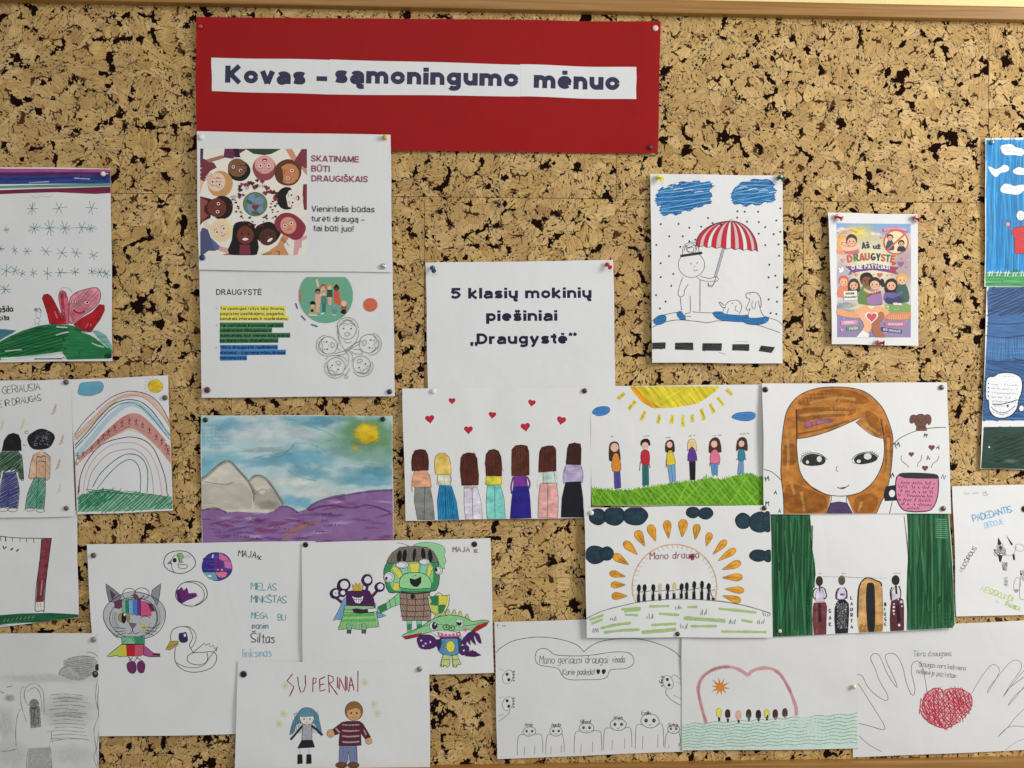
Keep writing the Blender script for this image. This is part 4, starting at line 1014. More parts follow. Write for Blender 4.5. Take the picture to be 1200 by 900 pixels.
I.s([372, 615, 360, 640, 355, 655], .5, k); I.s([420, 610, 414, 630, 428, 640], .5, k); I.s([385, 625, 378, 650], .5, k)
I.cut()
I.s([465, 580, 462, 562, 480, 556, 505, 556, 522, 572, 528, 600, 526, 622], .7, k); I.s([465, 580, 478, 585, 470, 610, 462, 625, 470, 633, 480, 625], .6, k); I.e(480, 562, 2.2, 2.2, k)
I.s([490, 590, 488, 618, 500, 625, 505, 595], .5, k); I.s([515, 590, 528, 640, 545, 665], .6, k); I.s([480, 625, 470, 660], .5, k)
I.cut(); I.name = 'line_drawing'
I.s([42, 690, 60, 672, 110, 652, 180, 640], .7, k); I.s([42, 712, 90, 690, 160, 676, 240, 682, 290, 688, 330, 680], .7, k)
I.s([225, 640, 262, 644, 320, 645], .6, k); I.s([330, 680, 440, 682, 530, 704, 610, 732], .6, k); I.s([545, 660, 600, 680, 622, 700], .5, k)
I.cut(); I.name = 'drawn_rain'
for x, y in ((88,257),(166,256),(213,273),(265,268),(295,230),(315,252),(125,310),(184,310),(213,332),(239,325),(173,356),(68,348),(124,397),(87,428),(142,475),(87,489),(133,527),(66,568),(108,596),(83,626),
             (424,200),(456,202),(515,202),(613,187),(595,240),(518,247),(466,246),(423,228),(546,269),(518,298),(583,300),(546,348),(604,345),(606,395),(564,434),(590,482),(561,489),(598,533),(561,586),(597,596),(569,646),(594,650),(352,258),(612,290)):
    I.e(x, y, 4.2, 4.6, '#1c1c20', wob=.1)
I.s([340, 818, 372, 826], .4, '#777', sm=0); I.s([415, 770, 470, 771], .3, '#999', sm=0)
I.build()
I = Ink(umb, 'drawn_road_dash', 'felt', T)
for q in ([48, 776, 108, 774, 106, 802, 46, 804], [150, 776, 228, 775, 229, 808, 149, 806], [270, 778, 355, 778, 352, 811, 268, 810], [402, 782, 475, 782, 474, 811, 400, 809], [528, 788, 588, 795, 572, 820, 516, 812]):
    I.f(q, '#1c1c1e'); I.h(q, 5, 2.2, .5, '#606064', .8, 1.2); I.cut()
I = Ink(umb, 'drawn_puddle', 'felt', T)
for q in ([60, 672, 85, 655, 108, 660, 106, 684, 80, 697, 58, 690], [158, 646, 176, 640, 196, 672, 180, 676, 164, 664], [316, 644, 350, 640, 372, 650, 440, 656, 470, 655, 466, 682, 400, 682, 340, 672], [448, 668, 500, 668, 558, 664, 550, 686, 510, 697, 460, 690]):
    I.f(q, '#2a78b0', sm=3); I.h(q, 3, 1.6, .8, '#17609c', .7, sm=3); 
    I.s(q, .5, '#1c3c58', closed=True); I.cut()
I.build()

# --- blue sky drawing at the right edge
T = (1130, 155, 2.25)
I = Ink(sky, 'drawn_sky', 'mark_v', T)
I.f([53, 22, 400, 20, 400, 372, 52, 370], '#2390c8')
I.h([54, 24, 200, 24, 200, 370, 54, 368], 93, 2.6, 2.8, '#1c80bc', .5, 5); I.h([54, 24, 200, 24, 200, 370, 54, 368], 88, 8, 2.2, '#4cacdc', .5, 14)
I.build()
I = Ink(sky, 'drawn_turf', 'mark_h', T)
I.f([52, 372, 400, 372, 400, 412, 52, 408], '#4fa364'); I.h([52, 374, 200, 374, 200, 408, 52, 406], 0, 3, 1.5, '#3d8f54', .8)
for x in range(54, 200, 7): I.s([x, 380, x+3, 366], .9, '#dfeee4' if x % 3 else '#2f8a4c', sm=0)
I.build()
T = (1145, 160, 11.25)
I = Ink(sky, 'white_cloud', 'felt', T)
for pts in ([285, 140, 340, 115, 430, 110, 490, 150, 570, 165, 605, 210, 570, 265, 470, 255, 350, 255, 300, 210], [120, 405, 160, 410, 220, 440, 290, 410, 330, 380, 390, 400, 400, 450, 350, 480, 290, 490, 230, 545, 180, 520, 130, 450],
            [450, 460, 520, 410, 580, 420, 700, 440, 720, 500, 560, 515, 480, 500], [285, 690, 340, 630, 420, 640, 470, 660, 560, 640, 680, 660, 600, 720, 520, 775, 400, 765, 300, 745]):
    I.f(pts, '#dcdcdc', sm=3, o='#1f5f8c', ow=.4); I.cut()
I.scrib(315, 160, 180, 22, .35, '#553c44', 5); I.scrib(340, 215, 230, 22, .35, '#664450', 3); I.scrib(150, 455, 70, 20, .35, '#554', 8); I.scrib(270, 465, 100, 24, .35, '#534', -10); I.scrib(480, 470, 160, 20, .35, '#443'); I.scrib(330, 695, 190, 22, .35, '#534', 6)
I.name = 'handwriting'; I.build()
T = (1145, 240, 8.564)
I = Ink(sky, 'drawn_figure', 'felt', T)
I.s([412, 150, 408, 225], .6, '#5c3c44', sm=0); I.s([430, 150, 434, 225], .6, '#7c4c54', sm=0)
I.e(422, 112, 44, 52, '#dcdcdc', o='#3a3a48', ow=.6); I.s([398, 92, 412, 88], .5, '#333', sm=0); I.s([430, 90, 442, 96], .5, '#333', sm=0); I.s([400, 130, 420, 140, 442, 128], .6, '#833'); I.s([424, 98, 418, 118], .4, '#555', sm=0)
I.f([360, 235, 420, 222, 560, 225, 560, 495, 358, 492, 358, 330, 330, 290], '#b8242e', o='#3a2030', ow=.7); I.h([362, 240, 540, 230, 540, 488, 362, 488], 20, 1.2, .6, '#d84048', .6)
I.s([285, 200, 310, 240, 340, 270, 358, 330], 1.3, '#a8303c'); I.e(293, 200, 24, 26, '#c88c98', o='#44304c', ow=.6); I.s([280, 180, 276, 155], .6, '#503c6c', sm=0); I.s([293, 176, 296, 150], .6, '#503c6c', sm=0); I.s([308, 185, 318, 165], .6, '#503c6c', sm=0)
I.s([352, 500, 350, 680], .7, '#1c3c5c', sm=0); I.s([462, 500, 460, 690], .7, '#1c3c5c', sm=0); I.e(375, 665, 24, 20, '#2a6a48'); I.s([235, 772, 245, 768], .9, '#222', sm=0)
I.build()

# --- dark cup drawing at the right edge
T = (1140, 335, 8.18)
I = Ink(night, 'drawn_blue_field', 'gouache', T)
I.f([150, 15, 1400, 15, 1400, 1290, 70, 1290, 95, 900, 130, 300, 125, 60], '#2b5788')
I.h([160, 20, 560, 20, 560, 260, 140, 300], -24, 3, 2.2, '#1d3a62', .7, 3); I.h([140, 300, 560, 260, 560, 480, 120, 500], -3, 3.2, 2.0, '#3c6ea4', .7, 3); I.h([120, 500, 560, 490, 560, 690, 110, 720], 91, 2.6, 1.9, '#4c84b8', .65, 2)
I.h([110, 720, 560, 690, 560, 1280, 80, 1290], 12, 3.6, 2.2, '#244c7c', .65, 3); I.h([110, 1000, 560, 1000, 560, 1280, 80, 1290], -4, 4.5, 1.6, '#4a80b8', .6, 3)
for y in (355, 480, 715): I.s([125, y, 300, y + 15, 560, y-12], 1.3, '#1a3560')
I.build()
T = (1140, 425, 6.917)
I = Ink(night, 'drawn_dark_ground', 'mark_h', T)
I.f([75, 520, 1150, 510, 1150, 900, 60, 900, 52, 850], '#1d3a2c'); I.h([80, 525, 420, 520, 420, 860, 70, 850], 10, 3, 2.0, '#26463a', .6, 2); I.h([150, 600, 400, 600, 400, 820, 150, 820], -20, 3.5, 1.8, '#17301f', .6, 3)
I.e(118, 682, 8, 8, '#cfd8d4'); I.blob(290, 795, 70, 22, '#5c7868', a=.6)
I.build()
I = Ink(night, 'drawn_cup', 'felt', T)
I.f([95, 150, 120, 115, 160, 112, 190, 90, 250, 80, 320, 88, 375, 120, 390, 180, 380, 250, 360, 300, 345, 370, 300, 425, 230, 450, 160, 435, 120, 380, 115, 320, 92, 280], '#dcdcde', sm=3, o='#14182c', ow=1.3)
I.s([125, 335, 230, 335, 350, 300], 1.1, '#14182c'); I.s([125, 345, 180, 395, 260, 400, 330, 350], .8, '#22263c'); I.e(382, 370, 24, 28, '#dcdcde', o='#14182c', ow=1.2)
I.scrib(230, 115, 110, 12, .4, '#667')
for r_ in range(5): I.scrib(140, 180 + r_*34, 215 - r_*4, 14, .45, '#4a4e66', 3); I.e(113, 168 + r_*34, 6, 7, '#222')
I.scrib(160, 355, 120, 10, .4, '#445'); I.scrib(150, 405, 90, 10, .4, '#556', 14); I.e(270, 350, 8, 12, '#222'); I.scrib(190, 425, 90, 8, .4, '#556', -8)
I.build()

# --- PADEDANTIS drawing
T = (1110, 560, 5.29)
I = Ink(help_, 'handwriting', 'pencil', T)
I.scrib(92, 103, 100, 16, .6, '#555', -2); I.t('C5', 215, 108, 22, .6, '#555')
I.t('PADEDANTIS', 155, 272, 40, 1.2, '#6fb4d8', -14.5, .74, .95); I.t('BĖDOJE', 228, 308, 30, 1.2, '#8cc4de', -13, .74, .95)
I.t('PADEDANTIS', 157, 271, 40, .7, '#4c94c0', -14.5, .74, .95)
I.t('NUOŠIRDUS', 85, 582, 26, .8, '#333', -59, .88, 1.05)
I.t('NESISKUNDI', 200, 696, 34, 1.1, '#b8cc5c', 20, .80, .95); I.t('PANIKA', 350, 790, 26, 1.2, '#9cc44c', 20, .8, .95); I.scrib(290, 768, 50, 14, .5, '#9a9', 18)
I.build()
I = Ink(help_, 'line_drawing', 'pen', T)
for q in ([303, 412, 308, 365, 330, 405, 318, 415], [355, 350, 400, 410, 388, 416], [305, 470, 335, 478, 325, 520, 315, 518], [395, 470, 410, 472, 412, 508, 400, 505], [445, 570, 456, 598, 446, 600]): I.f(q, '#1c1c1e')
I.o(300, 462, 18, 20, .6, '#555'); I.o(338, 450, 16, 20, .7, '#444'); I.e(322, 430, 9, 12, '#222'); I.e(290, 445, 6, 5, '#333'); I.s([280, 440, 310, 480, 360, 470], .8, '#333'); I.h([300, 410, 340, 410, 355, 470, 290, 470], 40, 1.2, .5, '#444')
I.o(440, 430, 30, 22, .5, '#888', 20); I.h([330, 520, 365, 520, 362, 572, 335, 572], 60, 1.1, .6, '#333'); I.h([340, 610, 368, 612, 370, 665, 345, 668], 20, 1.3, .5, '#555')
I.s([350, 480, 400, 472, 420, 420], .5, '#777'); I.o(425, 660, 20, 48, .5, '#777', 8); I.s([445, 620, 440, 700, 450, 750, 520, 745], .5, '#777'); I.e(420, 695, 14, 10, '#999'); I.h([440, 575, 480, 560, 480, 640, 445, 625], 50, 1.6, .5, '#333')
I.build()
# ================================================================== DRAWINGS, MIDDLE
# --- seven girls
T = (465, 445, 5.217)
I = Ink(row, 'drawn_heart', 'felt', T)
for x, y, r, a_ in ((338, 128, 20, 0), (203, 238, 27, -8), (438, 304, 26, 0), (584, 214, 22, 5), (824, 140, 22, 10), (785, 286, 28, -8), (1004, 246, 27, 12)):
    I.heart(x, y, r, '#b81c30', a_, o='#7c1420', ow=.5); I.h([(x-r*.6, y-r*.5), (x+r*.6, y-r*.5), (x, y+r*.6)], 45, 1, .5, '#d03848', .7); I.cut()
I.build()
def long_girl(n, hair, hpts, toppts, top, legpts, leg, arm=None, armc='#d8a890', mid=None):
    I = Ink(row, 'drawn_girl', 'blotch', T)
    if arm:
        for q in arm: I.s(q, 1.9, armc, .9); 
    I.f(toppts, top, .95, o='#4a3c3c', ow=.4)
    if leg: I.f(legpts, leg, .97, o='#26222c', ow=.45); 
    I.f(hpts, hair, .98, o='#20100c', ow=.8)
    I.h(hpts, 88, 2.3, .8, tuple(v*.6 for v in C(hair)), .5, 1); I.h(hpts, 80, 4, .9, tuple(min(.8, v*1.6) for v in C(hair)), .45, 2)
    if mid: I.s(mid, .55, '#2a2630')
    I.build()
BR = '#54261a'
long_girl(0, BR, [92, 500, 97, 460, 115, 430, 145, 424, 175, 428, 190, 455, 196, 500, 194, 550, 95, 553], [108, 555, 185, 550, 205, 600, 212, 655, 110, 655, 95, 640, 100, 590], '#e3a480',
   [112, 655, 205, 652, 222, 740, 233, 852, 128, 852, 108, 740], '#84847f', [[98, 580, 92, 640, 98, 685], [200, 575, 212, 655]], '#e2b49c', [172, 660, 168, 850])
I = Ink(row, 'drawn_girl', 'blotch', T)
I.f([250, 575, 325, 578, 330, 645, 255, 645], '#e2dcc2', .8, o='#5a5040', ow=.3); I.s([250, 580, 247, 640], .6, '#8a8468'); I.s([325, 580, 335, 610, 322, 645], .6, '#444'); I.s([290, 590, 296, 640], .4, '#777')
I.f([262, 642, 335, 645, 365, 740, 381, 855, 255, 857, 248, 740], '#2384b4', .97, o='#16405c', ow=.5); I.h([262, 650, 335, 650, 375, 850, 258, 850], 84, 2.2, .9, '#1a6c9c', .7); I.s([298, 650, 300, 855], .6, '#16405c')
I.f([230, 500, 238, 465, 262, 446, 295, 448, 320, 470, 330, 510, 334, 578, 236, 575], '#dfba58', .97, o='#4a4430', ow=.5); I.h([235, 470, 320, 460, 328, 572, 238, 570], 85, 3, 1, '#ecd084', .7)
I.build()
long_girl(2, BR, [388, 545, 392, 480, 405, 455, 440, 444, 475, 450, 490, 480, 494, 530, 500, 580, 498, 640, 400, 642, 392, 590], [410, 640, 492, 640, 488, 665, 412, 660], '#e2bcb4',
   [412, 655, 492, 655, 515, 740, 524, 850, 420, 850, 412, 750], '#d9d2e0', None, None, [460, 660, 466, 850])
long_girl(3, BR, [542, 500, 546, 455, 565, 430, 595, 424, 620, 434, 636, 470, 641, 520, 640, 586, 546, 584], [548, 586, 634, 586, 640, 640, 545, 640], '#d8d040',
   [553, 642, 632, 640, 655, 720, 664, 855, 552, 855, 546, 740], '#7ccabe', [[548, 590, 542, 640], [636, 590, 642, 635]], '#d4c04a', [598, 645, 600, 850])
long_girl(4, '#5c2e1c', [702, 470, 704, 425, 725, 402, 760, 397, 795, 404, 806, 440, 808, 580, 702, 584], [715, 584, 790, 584, 800, 650, 712, 650], '#7a3492',
   [712, 648, 804, 650, 814, 730, 820, 842, 692, 846, 700, 740], '#221a7c', [[712, 590, 698, 650, 703, 695], [796, 590, 812, 630, 806, 662]], '#6a2a84')
long_girl(5, BR, [868, 500, 872, 440, 885, 412, 920, 403, 955, 404, 970, 425, 972, 555, 866, 563], [892, 560, 960, 558, 968, 628, 894, 628], '#b9d0c4',
   [875, 632, 975, 628, 986, 720, 982, 842, 862, 840, 864, 730], '#dca49c', [[885, 565, 862, 620, 862, 655], [962, 560, 985, 610, 982, 640]], '#c4d4cc', [922, 632, 920, 840])
long_girl(6, '#3e2016', [1035, 500, 1042, 420, 1052, 392, 1085, 385, 1118, 392, 1124, 420, 1122, 518, 1034, 514], [1034, 516, 1122, 516, 1134, 570, 1130, 628, 1020, 628, 1020, 570], '#b4a4c4',
   [1030, 624, 1122, 620, 1136, 720, 1140, 838, 1002, 838, 1008, 720], '#14121c', [[1028, 530, 1018, 580, 1022, 635], [1126, 530, 1135, 580, 1130, 628]], '#b4a4c8')

# --- six kids on the hill
T = (680, 445, 5.4545)
I = Ink(kids, 'drawn_sun', 'mark_d', T)
I.f([312, 42, 885, 42, 860, 75, 800, 120, 745, 152, 680, 165, 600, 178, 520, 182, 450, 176, 400, 150, 340, 90], '#ecc424'); I.h([330, 44, 870, 44, 800, 115, 700, 158, 560, 176, 460, 170, 400, 140], -28, 3.2, 2.2, '#f2d840', .8, 2)
I.f([312, 42, 350, 42, 400, 100, 460, 150, 520, 182, 450, 178, 390, 140], '#e49c24', .8)
for x0, y0, x1, y1 in ((235, 125, 282, 85), (305, 190, 350, 135), (382, 262, 412, 200), (492, 280, 505, 222), (575, 282, 590, 225), (652, 300, 653, 225), (714, 272, 710, 222), (788, 258, 770, 182), (852, 212, 826, 152), (912, 165, 874, 112), (964, 98, 930, 60)):
    I.s([x0, y0, x1, y1], 4.2, '#dccb4c', .95, 0); I.s([x0+2, y0-6, x1-2, y1+6], 1.8, '#c8b434', .8, 0)
I.build()
I = Ink(kids, 'drawn_cloud', 'felt', T)
for q in ([76, 212, 85, 190, 110, 175, 150, 170, 180, 176, 186, 200, 160, 222, 110, 230], [964, 240, 990, 215, 1030, 208, 1080, 205, 1112, 215, 1110, 245, 1070, 262, 1010, 258]):
    I.f(q, '#4a86c4', sm=3, o='#2c5c94', ow=.6); I.h(q, 0, 1.6, 1, '#3c74b4', .7, sm=3); I.cut()
I.build()
I = Ink(kids, 'drawn_hill', 'mark_d', T)
gp = [72, 690, 150, 700, 230, 706, 320, 702, 400, 690, 470, 680, 560, 665, 640, 652, 720, 650, 780, 634, 830, 625, 900, 638, 960, 618, 1030, 605, 1085, 598, 1130, 620, 1240, 625, 1240, 800, 72, 800]
I.f(gp, '#74ae28'); I.h(gp, 48, 4.6, 2.6, '#5f9c1c', .75, 1.2); I.h(gp, -55, 9, 2.0, '#8cc43c', .7, 2)
for k in range(90):
    t = k/89; x = 75 + t*1080; i = min(14, int(t*14.9))
    yy = np.interp(x, gp[0:32:2], gp[1:32:2]); I.s([x, yy + 8, x + rr.uniform(-6, 6), yy - rr.uniform(4, 16)], .7, rr.choice(['#5f9c1c', '#74ae28', '#8cc43c']), sm=0)
I.build()
T = (700, 500, 6.3158)
def small_kid(hair, hp, fx, fy, fr, top, tp_, leg, lp, extra=()):
    I = Ink(kids, 'drawn_child', 'felt', T)
    I.f(lp, leg, o='#1c1c24', ow=.4); I.f(hp, hair, sm=2, o='#18100c', ow=.4); I.f(tp_, top, sm=2, o='#201818', ow=.45); I.e(fx, fy, fr, fr*1.1, '#dcb09c')
    for q, w, c_ in extra: I.s(q, w, c_)
    x = (lp[4] + lp[6]) / 2; y = max(lp[1::2]); I.s([x-14, y+4, x-8, y+10], 1.0, '#18181c', sm=0); I.s([x+12, y+2, x+20, y+8], 1.0, '#18181c', sm=0)
    mx = (lp[0]+lp[2])/2; I.s([mx, lp[1]+6, x, y], .35, '#222', sm=0)
    I.build()
small_kid('#3c241c', [85, 150, 95, 120, 125, 108, 152, 122, 160, 170, 168, 245, 140, 240, 110, 250, 85, 245], 124, 152, 30, '#d08428', [118, 200, 145, 195, 162, 240, 172, 318, 110, 328, 105, 250], '#4c4890', [120, 325, 165, 322, 172, 450, 125, 458])
small_kid('#20140f', [320, 140, 318, 110, 340, 90, 370, 90, 385, 112, 384, 140, 350, 120], 350, 140, 26, '#b42430', [320, 195, 335, 172, 365, 172, 382, 200, 380, 275, 345, 285, 320, 260], '#1f6a68', [330, 285, 375, 282, 378, 430, 332, 434], [([316, 260, 308, 325], .9, '#8c6464'), ([380, 270, 388, 305], .9, '#8c6464')])
small_kid('#3a2018', [500, 180, 502, 120, 530, 96, 560, 108, 568, 180, 545, 188, 515, 188], 530, 132, 22, '#d4c02c', [520, 180, 550, 178, 568, 240, 572, 275, 510, 282, 508, 240], '#6c9cc4', [516, 282, 572, 278, 576, 402, 534, 410], [([508, 240, 506, 300], .8, '#4c3030')])
small_kid('#dccc78', [666, 180, 668, 110, 695, 90, 722, 105, 732, 180, 715, 170, 680, 160], 695, 128, 18, '#5c3084', [680, 160, 708, 155, 735, 245, 665, 250], '#121216', [676, 250, 722, 248, 720, 392, 684, 394], [([732, 235, 734, 255], .7, '#a88')])
small_kid('#46281e', [822, 188, 828, 110, 865, 78, 900, 98, 914, 185, 885, 185, 845, 190], 860, 128, 24, '#d46c88', [838, 190, 870, 165, 895, 200, 902, 262, 834, 268], '#5488bc', [836, 266, 888, 262, 886, 352, 845, 356], [([830, 265, 828, 290], .8, '#333'), ([900, 262, 895, 282], .8, '#333')])
small_kid('#46281e', [1025, 178, 1032, 105, 1065, 76, 1100, 95, 1106, 175, 1080, 168, 1045, 165], 1062, 125, 22, '#2c7c90', [1040, 180, 1075, 165, 1090, 215, 1078, 248, 1040, 248], '#6c94b4', [1044, 250, 1076, 248, 1078, 345, 1032, 348], [([1040, 230, 1022, 245], .8, '#2c5c6c'), ([1088, 225, 1094, 245], .8, '#2c5c6c')])
I = Ink(kids, 'handwriting', 'pen', T)
for x, y, l in ((98, 76, 22), (338, 72, 45), (505, 84, 35), (670, 72, 50), (848, 70, 66), (1050, 58, 70)): I.scrib(x, y, l, 9, .5, '#333', -4)
I.build()

# --- ginger girl
T = (885, 445, 5.217)
I = Ink(girl, 'drawn_hair', 'blotch', T)
face_l = [248, 358, 330, 342, 420, 315, 520, 275, 600, 245, 640, 228]
hair = [165, 818, 160, 700, 145, 580, 146, 480, 150, 380, 165, 260, 185, 185, 230, 120, 290, 78, 370, 52, 460, 44, 560, 48, 650, 70, 715, 115, 770, 180, 805, 260, 828, 350, 826, 440, 815, 560, 790, 680, 760, 740, 728, 816]
I.f(hair + [590, 816, 560, 740, 545, 706, 620, 690, 690, 640, 745, 570, 772, 480, 775, 400, 768, 358, 720, 345, 650, 295, 600, 258, 638, 228, 560, 262, 440, 310, 330, 345, 245, 360, 240, 430, 250, 520, 275, 590, 330, 645, 400, 685, 450, 705, 440, 760, 425, 818], '#b0702a', .98)
for q in ([250, 130, 380, 70, 560, 60, 690, 130, 600, 150, 420, 130, 300, 160], [250, 180, 440, 165, 600, 180, 560, 220, 400, 230, 260, 260], [165, 400, 235, 400, 240, 500, 160, 520], [180, 640, 300, 660, 420, 720, 400, 800, 180, 800], [600, 720, 700, 690, 740, 740, 700, 810, 600, 810], [780, 280, 820, 330, 815, 500, 785, 560], [660, 190, 740, 230, 760, 340, 700, 320]):
    I.f(q, '#9a5c1e', .55, sm=3)
for q in ([320, 140, 480, 110, 600, 120], [260, 220, 420, 200, 560, 200], [180, 300, 190, 460, 185, 560], [270, 680, 290, 800], [640, 740, 620, 800], [800, 350, 800, 500, 780, 600], [640, 240, 700, 300, 750, 330], [200, 600, 230, 700]):
    I.s(q, 3.2, '#cc9850', .6); 
for q in ([240, 180, 245, 350], [760, 240, 772, 340], [250, 330, 400, 300, 560, 250]): I.s(q, 2.2, '#8c5018', .7)
I.f([290, 260, 310, 250, 330, 262, 360, 250, 395, 230, 405, 268, 360, 275, 330, 282, 300, 295, 286, 280], '#9c5878', o='#4a2438', ow=.5); I.f([405, 240, 440, 238, 468, 250, 440, 262, 410, 262], '#7c5c78', o='#4a2438', ow=.4); I.s([330, 255, 335, 285], .5, '#4a2438'); I.s([360, 250, 362, 276], .5, '#4a2438')
I.build()
I = Ink(girl, 'drawn_face', 'pen', T); k = '#15151c'
I.s(hair, .9, k); I.s([242, 180, 240, 350, 244, 460, 262, 560, 310, 635, 380, 680, 450, 703, 545, 706, 640, 680, 705, 625, 752, 545, 775, 450, 772, 340, 752, 240], .9, k)
I.s([245, 358, 330, 345, 440, 312, 560, 262, 632, 228], .9, k); I.s([600, 255, 650, 300, 710, 340, 770, 358], .8, k)
I.s([455, 706, 450, 745, 425, 815], .8, k); I.s([548, 706, 548, 745, 585, 815], .8, k)
I.f([448, 750, 500, 742, 550, 750, 582, 814, 425, 814], '#463260', o=k, ow=.6); I.scrib(470, 775, 60, 12, .4, '#2a1c40'); I.scrib(455, 797, 90, 12, .4, '#2a1c40')
for pts, hl in (([272, 490, 290, 462, 330, 450, 375, 455, 412, 475, 415, 500, 390, 518, 330, 524, 285, 515], ((378, 482, 16, 19), (306, 500, 10, 11))), ([590, 485, 610, 460, 650, 446, 690, 445, 722, 460, 735, 478, 715, 498, 660, 512, 608, 512], ((674, 466, 24, 20), (620, 496, 13, 11)))):
    I.f(pts, '#16161a', sm=3)
    for h_ in hl: I.e(*h_, '#dadada')
I.s([265, 500, 275, 465, 320, 446, 380, 450, 428, 485], .8, k); I.s([576, 490, 600, 460, 650, 442, 700, 442, 742, 470], .8, k); I.s([580, 500, 600, 512], .6, k)
for x, y in ((275, 462), (285, 452), (298, 447), (312, 443), (328, 441)): I.s([x, y, x-8, y-9], .5, k, sm=0)
for x, y in ((684, 442), (698, 441), (712, 446), (724, 454), (736, 462)): I.s([x, y, x+8, y-9], .5, k, sm=0)
I.s([488, 525, 482, 548, 494, 558], .6, k); I.s([490, 655, 520, 662, 545, 652, 562, 640], .9, k); I.f([508, 656, 545, 650, 530, 664, 515, 663], '#3a2424')
I.build()
I = Ink(girl, 'line_drawing', 'pen', T)
I.s([40, 545, 90, 560, 150, 612], .7, k); I.s([828, 396, 880, 350, 980, 308, 1080, 292, 1150, 290], .8, k); I.s([825, 740, 808, 818], .8, k)
I.s([880, 460, 880, 490, 915, 520, 925, 535], .6, k); I.s([1005, 455, 998, 490, 982, 505, 978, 530], .6, k); I.s([1108, 462, 1098, 490, 1070, 510, 1062, 535], .6, k)
for x, y, r in ((940, 453, 16), (1064, 412, 19), (1023, 537, 18)): I.heart(x, y, r, '#7c3048', o='#2a1018', ow=.4)
I.build()
I = Ink(girl, 'handwriting', 'felt', T); gn = '#1e4a48'
for ch, x, y, h_, an in (('M', 850, 418, 34, -20), ('M', 1018, 350, 24, 10), ('A', 1092, 418, 24, 25), ('A', 1034, 488, 28, -5), ('M', 820, 600, 28, -25), ('N', 1120, 602, 28, 20), ('M', 55, 620, 30, -15), ('A', 105, 696, 24, 0), ('M', 55, 765, 26, 0), ('A', 130, 808, 24, 0)):
    I.t(ch, x, y, h_, 1.0, gn, an, wd=1.1)
I.build()
I = Ink(girl, 'drawn_puppy', 'felt', T)
I.e(998, 250, 40, 42, '#6a4438', o='#2c1a16', ow=.5); I.f([965, 215, 940, 218, 930, 245, 938, 265, 955, 260, 972, 235], '#6a4438', o='#2c1a16', sm=3, ow=.5); I.f([1030, 212, 1055, 218, 1062, 250, 1050, 275, 1038, 262, 1026, 235], '#6a4438', o='#2c1a16', sm=3, ow=.5)
I.f([972, 285, 1030, 285, 1035, 310, 970, 310], '#6a4438', o='#2c1a16', ow=.5); I.e(985, 250, 4, 4, '#1a0e0a'); I.e(1012, 250, 4, 4, '#1a0e0a'); I.e(999, 262, 5, 4, '#1a0e0a'); I.s([985, 300, 990, 288], .5, '#2c1a16', sm=0); I.s([1010, 300, 1008, 288], .5, '#2c1a16', sm=0)
I.build()
I = Ink(girl, 'drawn_mug', 'felt', T)
I.f([785, 648, 850, 640, 850, 735, 780, 738, 772, 700], '#18181c'); I.e(823, 692, 19, 23, '#dcdcdc')
I.f([862, 580, 900, 595, 1060, 598, 1100, 585, 1102, 680, 1090, 740, 1060, 790, 1000, 802, 920, 800, 880, 780, 850, 720, 846, 620], '#cc7c98', sm=2, o=k, ow=1.2)
I.f([862, 578, 885, 566, 980, 565, 1080, 572, 1102, 585, 1098, 602, 1000, 598, 900, 592], '#2a2a2e', sm=2)
I.build()
I = Ink(girl, 'handwriting', 'felt', T)
for r_ in range(6): I.scrib(860, 632 + r_*26, 225 - r_*4, 19, .95, '#2a1228', 2)
I.scrib(915, 788, 90, 15, .9, '#2a1428')
I.build()

# --- rising sun
T = (675, 585, 5.106)
I = Ink(sunr, 'drawn_cloud', 'blotch', T)
cl = [[(125, 100, 50, 50), (225, 95, 65, 55), (350, 95, 75, 54)], [(692, 75, 42, 32), (768, 80, 44, 35)], [(990, 125, 45, 48), (1088, 132, 62, 60), (1135, 130, 30, 60)], [(110, 325, 62, 52), (178, 318, 40, 42)], [(1080, 330, 52, 36), (1138, 332, 30, 36)]]
for grp in cl:
    for x, y, a_, b_ in grp: I.e(x, y, a_, b_, '#1c323e', o='#0c1820', ow=.8, wob=.03)
    for x, y, a_, b_ in grp: I.h([(x-a_*.7, y-b_*.5), (x+a_*.7, y-b_*.5), (x+a_*.7, y+b_*.5), (x-a_*.7, y+b_*.5)], rr.choice([0, 35]), 2.2, 1, '#34505e', .5, 1)
    I.cut()
I.build()
I = Ink(sunr, 'drawn_sun', 'blotch', T)
I.o(582, 520, 252, 255, 1.2, '#c8a068', a0=168, a1=372); I.s([338, 560, 345, 590, 355, 610], 1.0, '#c8a068'); I.s([828, 540, 826, 600], 1.0, '#c8a068')
for k2 in range(30):
    t = math.radians(168 + k2*204/29); I.s([582+252*math.cos(t), 520+255*math.sin(t), 582+228*math.cos(t+.03), 520+232*math.sin(t+.03)], .45, '#c0a880', sm=0)
I.cut()
def petal(x0, y0, x1, y1, w=24):
    """tip at x0,y0, round end at x1,y1"""
    L = math.hypot(x1-x0, y1-y0); ux, uy = (x1-x0)/L, (y1-y0)/L
    P = [(x0, y0)]
    for u, ww in ((.25, .42), (.5, .8), (.72, 1), (.88, .8), (.98, .4)): P.append((x0+ux*L*u - uy*w*ww, y0+uy*L*u + ux*w*ww))
    for u, ww in ((.98, .4), (.88, .8), (.72, 1), (.5, .8), (.25, .42)): P.append((x0+ux*L*u + uy*w*ww, y0+uy*L*u - ux*w*ww))
    I.f(P, '#d9982c', .97, sm=2, o='#8c5c1c', ow=.55); I.s([x0+ux*L*.2, y0+uy*L*.2, x0+ux*L*.75, y0+uy*L*.75], .8, '#b47420', .7, 0)
